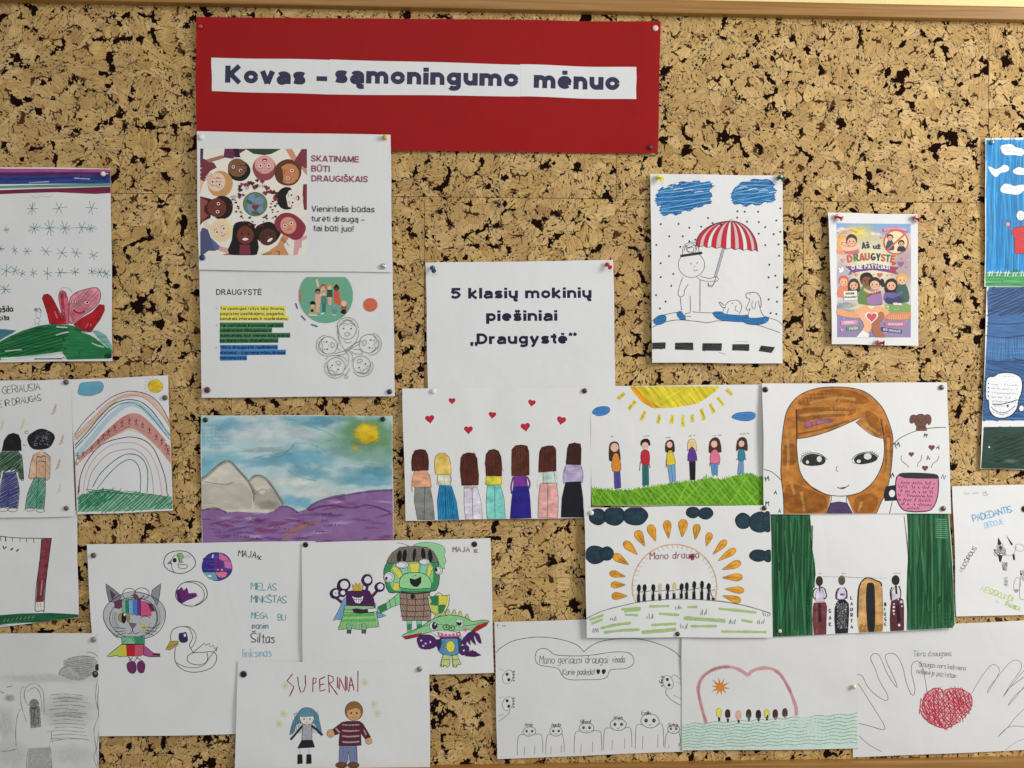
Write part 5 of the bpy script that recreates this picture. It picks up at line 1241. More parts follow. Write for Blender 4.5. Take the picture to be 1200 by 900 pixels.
for q in ((302, 570, 208, 570, 22), (290, 504, 204, 504, 20), (290, 455, 196, 432, 20), (310, 385, 218, 325, 24), (362, 325, 282, 248, 24), (406, 276, 355, 182, 25), (470, 246, 435, 148, 25), (548, 230, 537, 122, 24), (628, 222, 636, 116, 27), (706, 236, 718, 144, 22),
          (772, 276, 795, 195, 20), (810, 326, 890, 240, 20), (842, 362, 945, 292, 20), (865, 415, 975, 370, 22), (865, 462, 985, 458, 22), (880, 528, 994, 538, 20), (866, 568, 975, 600, 20)): petal(*q); I.name = 'drawn_ray'; I.cut()
I.build()
I = Ink(sunr, 'handwriting', 'felt', T)
I.t('Mano drauga', 436, 355, 42, .8, '#8c2a44', -2, .92, slant=.1); I.heart(686, 338, 15, '#7c1c34')
for a_ in range(0, 180, 36): I.s([686-20*math.cos(math.radians(a_)), 338-20*math.sin(math.radians(a_)), 686+20*math.cos(math.radians(a_)), 338+20*math.sin(math.radians(a_))], .7, '#7c1c34', sm=0)
I.build()
I = Ink(sunr, 'drawn_person', 'felt', T)
for x, y0, y1, b_ in ((370, 510, 610, 0), (404, 508, 605, 0), (456, 508, 600, 0), (497, 504, 598, 1), (542, 506, 590, 0), (582, 500, 588, 2), (625, 504, 586, 0), (656, 500, 590, 0), (700, 492, 590, 0), (746, 490, 594, 0), (786, 502, 596, 0)):
    hc = '#17171b' if b_ == 0 else ('#b8b49c' if b_ == 1 else '#c4b878')
    I.e(x, y0+14, 12, 24, hc, wob=.05); I.s([x-1, y0+30, x, y0+62], 2.0, '#17171b' if b_ == 0 else '#c8c4ac', sm=0); I.s([x-2, y0+54, x-3, y1], 3.4, '#141418', sm=0); I.s([x+2, y0+62, x+4, y1-4], 1.6, '#2c2c34', sm=0)
    I.s([x+4, y0+38, x+38, y0+30], .6, '#222', sm=0)
    I.s([x-8, y0+34, x-12, y0+55], .6, '#ccc', sm=0); I.cut()
I.s([790, 520, 800, 560, 815, 585], .8, '#555'); I.e(812, 588, 10, 8, '#222')
I.build()
I = Ink(sunr, 'drawn_hill', 'felt', T)
I.s([52, 706, 150, 660, 280, 625, 400, 602, 560, 590, 720, 592, 880, 605, 1020, 632, 1150, 672], .8, '#5a6464', jit=.3)
for q in ([268, 648, 382, 640], [285, 660, 380, 652], [435, 632, 552, 630], [660, 637, 718, 634], [845, 645, 960, 655, 1068, 668], [78, 712, 160, 682], [90, 735, 155, 708], [288, 680, 366, 684], [492, 675, 612, 684], [640, 705, 760, 712, 884, 720], [640, 698, 800, 708, 880, 714], [144, 762, 230, 742, 324, 730], [445, 742, 595, 736], [680, 750, 832, 748], [165, 788, 260, 775, 375, 770], [390, 788, 500, 780, 592, 770], [390, 782, 590, 766], [980, 712, 1045, 724], [860, 780, 1130, 784]):
    I.s(q, 2.6 if len(q) == 4 else 3.0, '#a4c07c', .9, jit=.25)
for x, y in ((200, 715), (420, 705), (590, 650), (735, 680), (620, 765), (905, 735), (1075, 735), (95, 785), (1110, 690)):
    for d in (0, 12, 24, 34): I.s([x+d, y + rr.uniform(-2, 4), x+d+rr.uniform(-4, 8), y-rr.uniform(14, 34)], .5, '#4c5448', sm=0)
I.build()

# --- green curtains
T = (890, 590, 5.106)
for q in ([40, 50, 295, 60, 302, 150, 306, 260, 322, 340, 328, 420, 312, 520, 306, 640, 310, 786, 62, 800], [872, 50, 1120, 50, 1155, 715, 1140, 735, 875, 752, 866, 560, 870, 400, 882, 250]):
    I = Ink(curt, 'drawn_curtain', 'mark_v', T)
    I.f(q, '#1f6036', .97)
    I.h(q, 91, 4.2, 3.0, '#164a2a', .6, 8); I.h(q, 88, 9, 2.2, '#4c9464', .45, 26); I.h(q, 93, 14, 1.4, '#0f3c20', .7, 10)
    I.build()
I = Ink(curt, 'drawn_curtain_marks', 'felt', T); 
for y in range(90, 200, 12): I.s([1040, y, 1110, y+4], .9, '#6cae80', .7)
for p_ in ((290, 90, 296, 170), (298, 200, 302, 300), (110, 350, 112, 400)): I.s(list(p_), 1.5, '#123c22', .8, 0)
I.e(1060, 570, 6, 30, '#0f3c20', 5, .7)
I.build()
T = (930, 670, 8)
I = Ink(curt, 'drawn_figure', 'blotch', T)
I.f([178, 285, 285, 278, 298, 320, 292, 440, 288, 590, 176, 586, 165, 440, 168, 330], '#6c3438', o='#3c1820', ow=.6); I.f([215, 290, 245, 290, 248, 460, 220, 460], '#3c1a20', .8)
I.f([190, 200, 215, 150, 245, 140, 270, 180, 275, 270, 195, 275], '#cfc4d8', o='#222', ow=.4); I.s([240, 135, 275, 150, 292, 200, 290, 235, 265, 245], 1.3, '#17171c'); I.s([205, 145, 178, 165, 170, 220, 190, 250], 1.3, '#17171c'); I.e(228, 80, 32, 46, '#3c2420', o='#1a1210', ow=.5); I.s([230, 120, 230, 175], 1.6, '#2c1c1a')
for y in (300, 360, 420, 520): I.s([205, y, 200, y+40], .9, '#a0686c', .7, 0)
I.build()
I = Ink(curt, 'drawn_figure', 'blotch', T)
I.f([385, 290, 410, 255, 465, 252, 500, 290, 505, 360, 492, 575, 378, 580, 370, 440, 372, 340], '#1e1e22', o='#0c0c10', ow=.6)
for k2 in range(60): I.e(rr.uniform(388, 488), rr.uniform(275, 520), 4, 3, '#c4c4c8', wob=.2)
I.h([395, 290, 490, 290, 480, 520, 395, 530], 50, 1.6, .4, '#8c8c90', .8)
I.f([395, 190, 420, 140, 465, 145, 480, 190, 478, 245, 395, 248], '#cfc4d8', o='#222', ow=.4); I.s([410, 145, 388, 180, 385, 240, 410, 250], 1.3, '#17171c'); I.s([460, 140, 482, 175, 485, 235, 465, 235], 1.3, '#17171c'); I.e(437, 72, 30, 44, '#54523a', o='#3a3828', ow=.5); I.e(440, 205, 24, 12, '#6c5470')
I.build()
I = Ink(curt, 'drawn_figure', 'blotch', T)
I.f([595, 170, 610, 100, 650, 60, 690, 50, 740, 65, 790, 90, 808, 140, 812, 300, 820, 420, 812, 545, 700, 558, 600, 562, 586, 400, 590, 260], '#c4965a', sm=2); I.f([600, 480, 815, 480, 812, 550, 598, 562], '#a87c40', .6)
I.s([586, 420, 590, 220, 605, 120, 645, 62, 690, 48, 750, 72, 800, 95, 808, 130], 1.5, '#1c1814'); I.s([812, 140, 820, 400], .6, '#54402a'); I.f([672, 110, 700, 95, 730, 100, 745, 160, 748, 400, 735, 552, 685, 558, 670, 440, 662, 250], '#1c1c1e', sm=2)
for q in ([625, 130, 630, 400], [770, 130, 775, 450], [640, 200, 640, 500]): I.s(q, 1.6, '#dcb47c', .6)
I.build()
I = Ink(curt, 'drawn_figure', 'blotch', T)
I.f([900, 270, 930, 240, 975, 232, 1005, 255, 1012, 330, 1010, 540, 890, 548, 886, 440, 892, 330], '#54262c', o='#201014', ow=.7); I.f([940, 300, 965, 300, 985, 450, 950, 470], '#241216', .9)
for x, y, r in ((990, 272, 14), (920, 320, 11), (922, 292, 8), (918, 355, 11), (995, 312, 8), (962, 250, 7), (920, 385, 8), (968, 488, 12)): I.e(x, y, r, r, '#d4c8cc')
I.f([900, 180, 925, 135, 965, 130, 982, 180, 978, 235, 905, 262], '#cfc8d2', o='#222', ow=.4); I.s([905, 135, 890, 180, 898, 260], 1.2, '#17171c'); I.s([970, 125, 984, 180, 980, 232], 1.2, '#17171c'); I.e(938, 70, 34, 46, '#2c2222', o='#141010', ow=.5); I.s([940, 120, 945, 200], 2.0, '#1c1818')
I.build()
I = Ink(curt, 'handwriting', 'felt', T)
for i, ch in enumerate('SAK'): I.t(ch, 318, 375 + i*62, 34, .9, '#2c2c34', 0, wd=.9)
for i, ch in enumerate('LAURTA'): I.t(ch, 522, 250 + i*54, 30, .9, '#2c2c34', 0, wd=.9)
for i, ch in enumerate('BIESE'): I.t(ch, 836, 310 + i*46, 28, .9, '#2c2c34', 0, wd=.8)
I.s([250, 36, 420, 40, 600, 48], .3, '#999'); I.s([460, 30, 540, 44, 860, 50], .3, '#999'); I.scrib(210, 14, 40, 12, .35, '#777'); I.scrib(435, 12, 40, 12, .35, '#777'); I.scrib(915, 10, 70, 12, .35, '#777')
I.build()
# ================================================================== DRAWINGS, LEFT
# --- snow stars over the red heart figure
T = (0, 190, 3.75)
I = Ink(snow, 'drawn_sky_stripes', 'mark_h', T)
I.f([-130, 28, 492, 34, 490, 48, -130, 44], '#a8487c'); I.f([-130, 44, 490, 46, 490, 68, -130, 66], '#532a68'); I.f([-130, 64, 490, 64, 490, 96, -130, 98], '#2a3a7e'); I.f([-130, 108, 490, 94, 490, 108, -130, 118], '#5e9484'); I.f([-130, 128, 60, 122, 200, 118, 490, 110, 492, 138, 420, 142, 250, 134, 100, 138, -130, 146], '#741c3a')
for y, c_ in ((40, '#c060a0'), (54, '#3c1c54'), (74, '#1c2c6c'), (86, '#3c54a0'), (128, '#8c2850')): I.s([-100, y, 150, y+2, 300, y-3, 480, y+1], 1.2, c_, .7, jit=.5)
I.s([330, 72, 400, 76], 1.2, '#ccc8d8', .8); I.s([130, 92, 220, 88], 1.0, '#c8d0d8', .8); I.s([450, 54, 480, 52], 1.4, '#d8d0dc', .8); I.s([350, 80, 365, 60], .8, '#12183c')
I.s([140, 145, 160, 158, 190, 150, 210, 156, 235, 148], .4, '#999')
I.build()
I = Ink(snow, 'drawn_stars', 'felt', T)
def star(x, y, r, n=3, c_='#2c7c7c'):
    a0 = RND.uniform(0, 180)
    for i in range(n):
        t = math.radians(a0 + i*180/n + RND.uniform(-14, 14)); rr_ = r*RND.uniform(.75, 1.15)
        I.s([x-rr_*math.cos(t), y-rr_*math.sin(t), x+rr_*math.cos(t)*RND.uniform(.7, 1), y+rr_*math.sin(t)], .55, c_, .9, 0)
for x, y, r, n in ((145, 205, 30, 4), (262, 203, 34, 3), (405, 203, 32, 3), (30, 298, 18, 3), (155, 292, 30, 4), (222, 290, 32, 4), (288, 290, 30, 4), (362, 290, 28, 3), (403, 292, 24, 4), (5, 380, 18, 3), (68, 388, 20, 3), (122, 393, 22, 3),
                   (205, 393, 26, 3), (275, 400, 30, 3), (338, 400, 28, 3), (413, 410, 24, 3), (32, 478, 26, 3), (70, 478, 28, 3), (102, 490, 20, 3), (150, 488, 20, 3), (213, 490, 26, 3), (268, 488, 28, 3), (335, 482, 24, 3), (408, 482, 22, 3), (442, 486, 22, 3), (470, 492, 20, 3), (25, 560, 26, 4)): star(x, y, r, n)
I.s([130, 290, 330, 291], .45, '#2c7c7c', .8); I.s([350, 280, 400, 300], .45, '#2c7c7c', .8); I.s([260, 485, 345, 487], .45, '#2c7c7c', .8); I.s([395, 478, 480, 490], .45, '#2c7c7c', .8); I.s([-20, 375, 20, 385], .45, '#2c7c7c', .8)
for x, y in ((-60, 300), (-70, 390), (-50, 480), (-80, 205)): star(x, y, 26, 3)
I.build()
T = (0, 330, 8.571)
I = Ink(snow, 'drawn_heart_figure', 'blotch', T)
I.f([600, 140, 612, 105, 640, 90, 670, 110, 690, 160, 705, 260, 712, 400, 700, 430, 640, 430, 628, 300, 605, 200], '#c86474', o='#8c2434', ow=.6); I.s([630, 120, 640, 220, 660, 400], 3.4, '#b02c3c', .6)
I.f([436, 170, 450, 135, 490, 126, 525, 150, 560, 210, 600, 290, 640, 350, 680, 430, 530, 430, 510, 420, 490, 330, 460, 240], '#a0141c', o='#60101a', ow=.7); I.s([560, 300, 590, 370], .8, '#dc9090'); I.s([600, 300, 640, 370], .8, '#c86060')
I.f([1010, 232, 1060, 240, 1062, 290, 1020, 380, 960, 460, 925, 510, 800, 480, 750, 430, 830, 370, 940, 310, 985, 260], '#a4161e', o='#60101a', ow=.7); I.s([900, 480, 925, 430], .8, '#e0a0a0'); I.s([870, 470, 900, 420], .7, '#d88080')
I.f([715, 180, 730, 150, 780, 110, 860, 82, 960, 62, 1000, 80, 1022, 130, 1005, 210, 940, 280, 850, 340, 740, 420, 706, 395, 705, 280], '#d48c98', sm=3, o='#7c1c34', ow=.8)
I.h([720, 190, 860, 90, 1000, 90, 990, 210, 740, 400], -50, 2, 1.2, '#c8707e', .5, 1.5); I.f([706, 300, 740, 410, 830, 345, 880, 310], '#c8606e', .5)
I.e(757, 205, 26, 15, '#e8c4c8', o='#8c1c34', ow=.6); I.e(885, 212, 32, 22, '#e4b4bc', o='#8c1c34', ow=.6); I.e(757, 205, 8, 9, '#7c1c34'); I.e(888, 212, 12, 11, '#7c1c34')
I.s([748, 285, 780, 310, 820, 318, 862, 298], 1.9, '#94142a')
I.s([610, 100, 640, 65, 700, 70, 735, 110], .4, '#888')
I.build()
I = Ink(snow, 'drawn_hill', 'mark_h', T)
I.f([-300, 480, -60, 478, 0, 478, 60, 480, 175, 492, 140, 520, 60, 560, 0, 600, -300, 700], '#2c7888', .85); I.f([930, 490, 1000, 495, 1080, 540, 1140, 640, 1150, 700, 1040, 620], '#6cb0a4', .7)
I.f([-300, 760, -100, 680, 0, 610, 120, 545, 250, 490, 400, 445, 500, 430, 620, 436, 720, 440, 800, 460, 900, 530, 1000, 590, 1090, 640, 1145, 690, 1135, 770, 1080, 775, 700, 785, 640, 720, 300, 760, 0, 790, -300, 790], '#1c7440', .95)
I.h([0, 620, 400, 450, 700, 440, 690, 560, 620, 700, 0, 770], -16, 3, 2.2, '#125c2e', .7, 3); I.h([700, 445, 1130, 690, 1130, 770, 700, 780], 14, 3, 2.2, '#2c8c54', .6, 3)
for q in ([575, 540, 640, 520, 700, 508], [580, 455, 690, 462], [60, 700, 150, 690, 230, 685], [830, 505, 930, 540, 1030, 610, 1100, 668], [935, 618, 1000, 645, 1060, 660]): I.s(q, 1.2, '#cfe4d4', .85)
I.s([20, 775, 200, 765, 400, 745, 640, 715], 2.4, '#cfdcd2', .9); I.s([360, 778, 640, 775], 1.2, '#14542c'); I.f([1060, 740, 1090, 722, 1135, 725, 1138, 765, 1100, 775, 1065, 765], '#0e3a20')
for q in ([650, 570, 655, 590], [665, 660, 670, 690], [650, 760, 660, 770], [805, 710, 815, 735]): I.s(q, 1.4, '#0c3c20')
for k2 in range(9): I.s([770+k2*16, 470+k2*4, 765+k2*16, 490+k2*4], .6, '#3a1418', sm=0)
I.build()
I = Ink(snow, 'handwriting', 'felt', T)
I.t('pašila', -40, 312, 62, 1.25, '#141416', -3, .9); I.t('makita', -70, 392, 52, 1.25, '#141416', -2, .9)
I.build()
I = Ink(snow, 'pencil_figure', 'pencil', T)
I.e(375, 285, 22, 18, '#777'); I.s([400, 268, 420, 285, 428, 315], 1.0, '#555'); I.o(398, 335, 26, 32, .5, '#888'); I.o(388, 395, 28, 28, .5, '#888'); I.s([370, 420, 366, 445], .5, '#888'); I.s([402, 420, 405, 440], .5, '#888')
I.build()

# --- two friends
T = (0, 425, 4.738)
I = Ink(pair, 'handwriting', 'pen', T)
I.t('O GERIAUSIA', -18, 178, 40, .75, '#3a3a3e', -6, .78, .95); I.t('DRAUGĖ IR DRAUGAS', -112, 268, 34, .75, '#3a3a3e', -9.5, .80, .92)
I.build()
I = Ink(pair, 'drawn_leaf', 'pencil', T)
for x, y in ((310, 262), (135, 345), (20, 350), (352, 430), (332, 565), (338, 700)):
    c_ = '#c49450' if x > 200 and y < 600 and y != 430 else ('#dccc78' if y < 400 else '#d8d0a4' if y > 600 else '#c89874')
    for d in range(5): I.s([x-14+d*4, y+26-d*12, x+12, y+6-d*10], .8, c_, .95, 0)
    I.s([x-14, y+28, x, y, x+14, y-28], .6, c_, .9); I.cut()
I.build()
I = Ink(pair, 'drawn_friend', 'mark_d', T)
I.f([5, 500, 30, 485, 110, 485, 130, 510, 140, 590, 142, 640, 130, 652, 115, 640, 105, 590, 20, 600, 15, 640, -20, 660, -10, 560], '#1e5034', .55); I.h([5, 495, 120, 490, 138, 600, 10, 610], -38, 2, 1.5, '#1a4c2c', .95, 1.5); I.h([110, 590, 140, 590, 142, 640, 118, 645], -30, 1.8, 1.4, '#1a4c2c', .9, .8)
I.f([30, 608, 98, 600, 118, 700, 108, 805, 60, 808, 55, 800, 5, 805, 12, 700], '#50548c', .6); I.h([30, 610, 98, 605, 116, 700, 106, 800, 8, 800, 14, 700], -28, 2, 1.5, '#34387c', .9, 1)
I.f([20, 488, 32, 430, 55, 398, 85, 388, 115, 398, 128, 430, 131, 488], '#141214', sm=0)
I.s([5, 500, -5, 590, -10, 660], .6, '#222'); I.s([132, 510, 142, 640, 130, 652], .6, '#222'); I.s([58, 700, 55, 800], .5, '#222'); I.s([30, 608, 10, 700, 0, 805], .5, '#222'); I.s([98, 605, 118, 700, 110, 808], .5, '#222')
I.o(28, 812, 28, 11, .5, '#333'); I.o(82, 814, 26, 11, .5, '#333')
I.build()
I = Ink(pair, 'drawn_friend', 'mark_d', T)
I.f([195, 510, 230, 495, 262, 498, 288, 520, 286, 640, 268, 652, 255, 640, 205, 635, 180, 645, 168, 635, 180, 560], '#dcb494', .8, o='#333', ow=.6); I.h([215, 560, 260, 560, 262, 628, 205, 630], -35, 2, 1.2, '#d8904c', .9, .6)
I.f([202, 635, 258, 632, 262, 700, 256, 808, 150, 808, 160, 740], '#6cac94', .6); I.h([202, 635, 260, 635, 262, 700, 252, 805, 155, 805, 165, 730], -55, 2.1, 1.3, '#2c8468', .85, .8)
I.s([202, 635, 165, 720, 150, 808], .6, '#222'); I.s([260, 635, 262, 720, 254, 810], .6, '#222'); I.s([225, 640, 212, 800], .5, '#222'); I.s([215, 520, 210, 640], .5, '#333'); I.s([262, 520, 262, 640], .5, '#333')
I.f([232, 480, 245, 480, 250, 505, 228, 505], '#dcb494')
I.e(238, 425, 75, 58, '#1a181c', wob=.05); 
for k2 in range(38):
    x, y = 238 + rr.gauss(0, 34), 425 + rr.gauss(0, 24); I.o(x, y, rr.uniform(5, 11), rr.uniform(4, 9), .5, rr.choice(['#8c8490', '#141214', '#5c5460']), 0, rr.uniform(0, 90), rr.uniform(180, 330))
I.s([215, 520, 240, 522, 250, 515, 262, 522], 1.0, '#2c2c30'); I.s([222, 545, 240, 545, 262, 550], .9, '#2c2c30'); I.o(175, 812, 26, 9, .5, '#333'); I.o(235, 818, 24, 10, .5, '#333')
I.build()

# --- goal post under it
T = (0, 590, 5.81)
I = Ink(goal, 'drawn_post', 'blotch', T)
I.f([285, 240, 355, 236, 345, 330, 325, 480, 310, 600, 305, 665, 252, 668, 262, 520, 275, 380], '#7c343c', .95); I.h([285, 240, 352, 238, 312, 660, 255, 660], 92, 2, 1, '#94484c', .7); I.s([295, 520, 290, 580, 285, 620], .9, '#d0b4b4'); I.s([262, 670, 268, 700], .8, '#c8a4a4'); I.s([282, 670, 285, 700], .8, '#c8a4a4')
I.s([288, 240, 275, 400, 255, 560, 248, 680, 252, 728, 300, 724, 305, 735], .8, '#1c1418'); I.s([355, 236, 340, 360, 318, 560, 308, 735], .8, '#1c1418'); I.s([-180, 210, 0, 222, 130, 234, 360, 236], .8, '#1c1418')
for x in (-60, -20, 8, 40, 85, 138, 183, 233): I.s([x, 226 + x*.03, x+2, 256 + x*.04], .7 if x != 40 else 1.3, '#1c1418', sm=0)
I.scrib(-120, 285, 150, 34, 1.5, '#141416', 8); I.scrib(20, 305, 118, 30, 1.6, '#141416', 12)
I.build()
I = Ink(goal, 'drawn_turf', 'mark_h', T)
I.f([-180, 790, 0, 758, 150, 745, 350, 740, 540, 752, 545, 778, 480, 795, 300, 806, 120, 806, -180, 850], '#1a5a38'); I.h([-180, 795, 540, 755, 540, 785, -180, 840], -2, 1.8, 1, '#2c7450', .6, 3)
for k2 in range(8): I.s([30+k2*28, 800-k2*3, 45+k2*28, 780-k2*3], .7, '#88b49c', .8, 0)
I.build()

# --- rainbow
T = (0, 425, 4.738)
def arch(I, pts, w, c_, a=1, jit=.15): I.s(pts, w, c_, a, jit=jit)
I = Ink(rain, 'drawn_rainbow', 'felt', T)
I.f([425, 540, 470, 500, 530, 440, 600, 375, 680, 305, 740, 280, 790, 290, 850, 340, 920, 420, 957, 470, 962, 560, 900, 490, 830, 420, 770, 375, 720, 365, 670, 385, 600, 430, 530, 480, 470, 530, 430, 572], '#cd9088', .85, sm=2)
I.h([425, 540, 530, 440, 680, 305, 740, 280, 720, 365, 600, 430, 470, 530], -40, 2.4, 2, '#c88078', .35, 1)
I.s([425, 420, 500, 350, 580, 270, 660, 200, 740, 178, 800, 182, 870, 230, 930, 310, 958, 350], 5.5, '#e8b89c', .45); I.s([425, 520, 500, 440, 600, 320, 690, 245, 740, 228, 800, 250, 880, 330, 950, 410], 6, '#a8ccd8', .45)
arch(I, [420, 400, 470, 330, 540, 260, 620, 195, 700, 163, 760, 160, 830, 178, 890, 225, 930, 290, 955, 345], .9, '#7c2c4c')
arch(I, [420, 412, 470, 355, 540, 290, 600, 230, 680, 190, 740, 180, 810, 195, 870, 250, 930, 320, 955, 370], .8, '#d07c50', .8); arch(I, [422, 430, 500, 350, 580, 275, 650, 215], .7, '#b88c5c', .8)
arch(I, [422, 458, 490, 385, 560, 300, 620, 240, 680, 212, 730, 205, 790, 218, 850, 265, 910, 345, 955, 410], 1.0, '#24343c')
arch(I, [422, 475, 490, 405, 560, 325, 620, 262, 680, 228, 740, 222, 800, 252, 870, 325, 950, 425], 1.1, '#3c7c98')
arch(I, [445, 720, 450, 640, 480, 560, 540, 480, 600, 440, 680, 418, 740, 412, 810, 430, 860, 475, 895, 550, 925, 640, 935, 730], 1.0, '#6c2444')
arch(I, [470, 720, 478, 640, 510, 560, 560, 500, 630, 455, 700, 442, 770, 450, 830, 490, 870, 560, 895, 650, 905, 730], .8, '#c8a09c', .8)
arch(I, [490, 710, 510, 620, 560, 550, 620, 500, 700, 480, 760, 482, 810, 520, 840, 580, 855, 660, 858, 730], .8, '#a88c84', .8)
arch(I, [520, 690, 560, 620, 620, 560, 680, 518, 730, 505, 785, 520, 820, 570, 828, 640, 822, 720], .95, '#2c5c6c'); arch(I, [545, 700, 600, 630, 660, 570, 710, 540, 745, 540, 775, 570, 788, 630, 785, 720], .95, '#4c7c8c')
arch(I, [440, 735, 442, 690, 450, 650], 1.0, '#6c2c4c'); I.s([430, 560, 530, 475, 620, 415, 720, 370], 1.2, '#d8b890', .6); I.s([720, 370, 800, 395, 880, 465, 960, 560], 1.2, '#d8b890', .6)
I.build()
I = Ink(rain, 'drawn_person', 'felt', T)
for x, y, s_ in ((437, 520, 1), (467, 508, .8), (517, 478, .9), (553, 440, .8), (580, 412, .9), (610, 388, .9), (645, 365, .95), (685, 340, 1), (725, 325, 1), (763, 330, .95), (800, 348, .8), (838, 378, .9), (875, 412, .9), (905, 440, .9), (930, 465, 1), (940, 492, .9)):
    h_ = 20*s_; I.e(x, y-h_*.85, 3.2, 3.6, '#2a1a2c'); I.s([x, y-h_*.6, x, y+h_*.2], .7, '#2a1a2c', sm=0); I.s([x-h_*.5, y-h_*.4+rr.uniform(-4, 4), x, y-h_*.3, x+h_*.5, y-h_*.4+rr.uniform(-4, 4)], .6, '#2a1a2c', sm=0); I.s([x-h_*.4, y+h_*.9, x, y+h_*.2, x+h_*.4, y+h_*.9], .65, '#2a1a2c', sm=0); I.cut()
I.build()
I = Ink(rain, 'drawn_cloud', 'water', T)
I.f([445, 140, 455, 115, 500, 108, 560, 105, 580, 125, 570, 160, 540, 175, 500, 185, 450, 178, 440, 160], '#5ca4bc', .95, sm=3, o='#3c8098', ow=.5); I.build()
I = Ink(rain, 'drawn_sun', 'blotch', T)
I.e(870, 130, 42, 35, '#e0bc30', o='#b4882c', ow=.6, wob=.03)
for a_ in range(100, 260, 22): I.s([870+50*math.cos(math.radians(a_)), 130+42*math.sin(math.radians(a_)), 870+66*math.cos(math.radians(a_)), 130+56*math.sin(math.radians(a_))], .4, '#b8a878', sm=0)
I.build()
I = Ink(rain, 'drawn_grass', 'mark_d', T)
gq = [440, 740, 480, 725, 560, 700, 620, 698, 700, 718, 800, 722, 900, 735, 962, 740, 965, 808, 700, 822, 440, 825]
I.f(gq, '#84bc98', .75); I.h(gq, -42, 3.0, 1.3, '#2c7c54', .9, 3); I.h([440, 740, 600, 705, 640, 760, 450, 820], -50, 2.2, 1.4, '#2c7c54', .9, 2); I.h([500, 700, 760, 712, 930, 738, 520, 725], 8, 2.2, .8, '#2c6c50', .9, 3, over=4)
I.build()

# --- watercolour landscape
T = (225, 475, 4.8)
I = Ink(aqua, 'painted_sky', 'water', T)
I.f([50, 52, 1130, 54, 1132, 640, 50, 640], '#b4d4d6', .75)
B_ = I.blob
for q in ((230, 110, 150, 50, '#78b0c6', .85), (120, 180, 110, 90, '#84bccb', .8), (170, 300, 150, 60, '#86becb', .8), (80, 350, 60, 70, '#78b6c8', .8), (330, 80, 80, 30, '#d8dcdc', .9), (420, 160, 240, 70, '#d4dcdc', .9), (480, 70, 100, 30, '#c8d4d8', .8),
          (650, 90, 150, 50, '#7eb4c2', .9), (760, 80, 120, 44, '#68a0b4', .8), (680, 170, 160, 45, '#c8d4d8', .85), (640, 290, 190, 85, '#78b2c2', .95), (660, 380, 120, 60, '#70aec0', .9), (460, 310, 180, 45, '#7cb4c8', .85), (400, 250, 120, 22, '#9cb4b4', .7),
          (960, 200, 240, 160, '#86b498', .9), (1020, 150, 200, 130, '#80ae86', .85), (1060, 300, 120, 80, '#8cb0a4', .8), (980, 400, 200, 75, '#74b0be', .9), (1050, 370, 120, 40, '#6aaaba', .85), (1000, 430, 150, 30, '#80b8cc', .8), (560, 430, 200, 50, '#d8dcd4', .9), (700, 490, 180, 50, '#dce0d8', .9), (900, 480, 90, 20, '#dce0dc', .9),
          (590, 540, 110, 45, '#7cb8d0', .9), (880, 340, 100, 12, '#d0e0e0', .8), (850, 260, 90, 40, '#8cb4ac', .8)):
    B_(q[0], q[1], q[2], q[3], q[4], rr.uniform(-8, 8), q[5], .35, .16)
for q in ([530, 105, 560, 80, 640, 110, 760, 150, 810, 185, 730, 210, 700, 240], [340, 300, 430, 278, 490, 290, 560, 240, 590, 215, 650, 215, 720, 235, 780, 280], [560, 240, 580, 208, 600, 215], [540, 360, 600, 400, 700, 425], [860, 350, 980, 325, 1110, 350, 1115, 400], [430, 278, 520, 262, 560, 240]):
    I.s(q, .8, '#5c98a8', .4, jit=.5)
I.build()
I = Ink(aqua, 'painted_sun', 'water', T)
B_ = I.blob
B_(980, 160, 130, 110, '#7ca46c', 0, .8, .5); I.blob(985, 158, 78, 70, '#d8b81c', core=.7); I.blob(985, 158, 70, 62, '#dcbc24', core=.75); B_(920, 240, 22, 26, '#ccb038', a=.8); B_(970, 130, 46, 32, '#f0d43c', a=.6); I.s([890, 195, 930, 215, 990, 220, 1040, 190], .7, '#8c7c1c', .8); B_(1010, 180, 30, 20, '#cc9c14', a=.5)
I.build()
I = Ink(aqua, 'painted_mountain', 'water', T)
for base in (.99, .9): I.f([50, 415, 100, 380, 150, 335, 195, 312, 225, 322, 260, 360, 318, 420, 345, 400, 375, 392, 410, 405, 450, 450, 490, 510, 515, 555, 510, 600, 50, 600], '#d8d2c4', base)
I.f([320, 430, 360, 490, 345, 510, 360, 580, 500, 580, 510, 550, 480, 500, 440, 460, 400, 500, 370, 480], '#b8b0a4', .7); I.f([60, 440, 150, 438, 220, 430, 300, 440, 345, 490, 340, 580, 60, 590], '#c8c0b4', .7)
I.blob(190, 380, 70, 40, '#dcdacc', a=.9); I.blob(380, 430, 40, 30, '#dcd8c4', a=.9); I.blob(430, 560, 70, 40, '#8c8884', a=.5)
for q in ([50, 415, 100, 380, 150, 335, 195, 312, 225, 322, 260, 360, 318, 425, 352, 495], [320, 425, 345, 400, 375, 392, 410, 405, 450, 450, 490, 510, 515, 555]): I.s(q, 1.5, '#6c665c', .7, jit=.5); I.s([x + (4 if i % 2 else 4) for i, x in enumerate(q)], 3.6, '#8c8880', .45)
I.s([75, 428, 150, 440, 200, 445, 235, 430], .8, '#74706c', .8); I.s([350, 500, 400, 470, 430, 480], .8, '#74706c', .7); I.s([352, 495, 350, 540], 1.2, '#6c6864', .6)
I.build()
I = Ink(aqua, 'painted_field', 'water', T)
fl = [50, 590, 110, 578, 150, 580, 200, 600, 260, 595, 330, 600, 420, 606, 470, 590, 510, 565, 560, 575, 600, 600, 650, 580, 700, 545, 770, 520, 850, 505, 940, 490, 1040, 478, 1130, 475, 1135, 780, 50, 780]
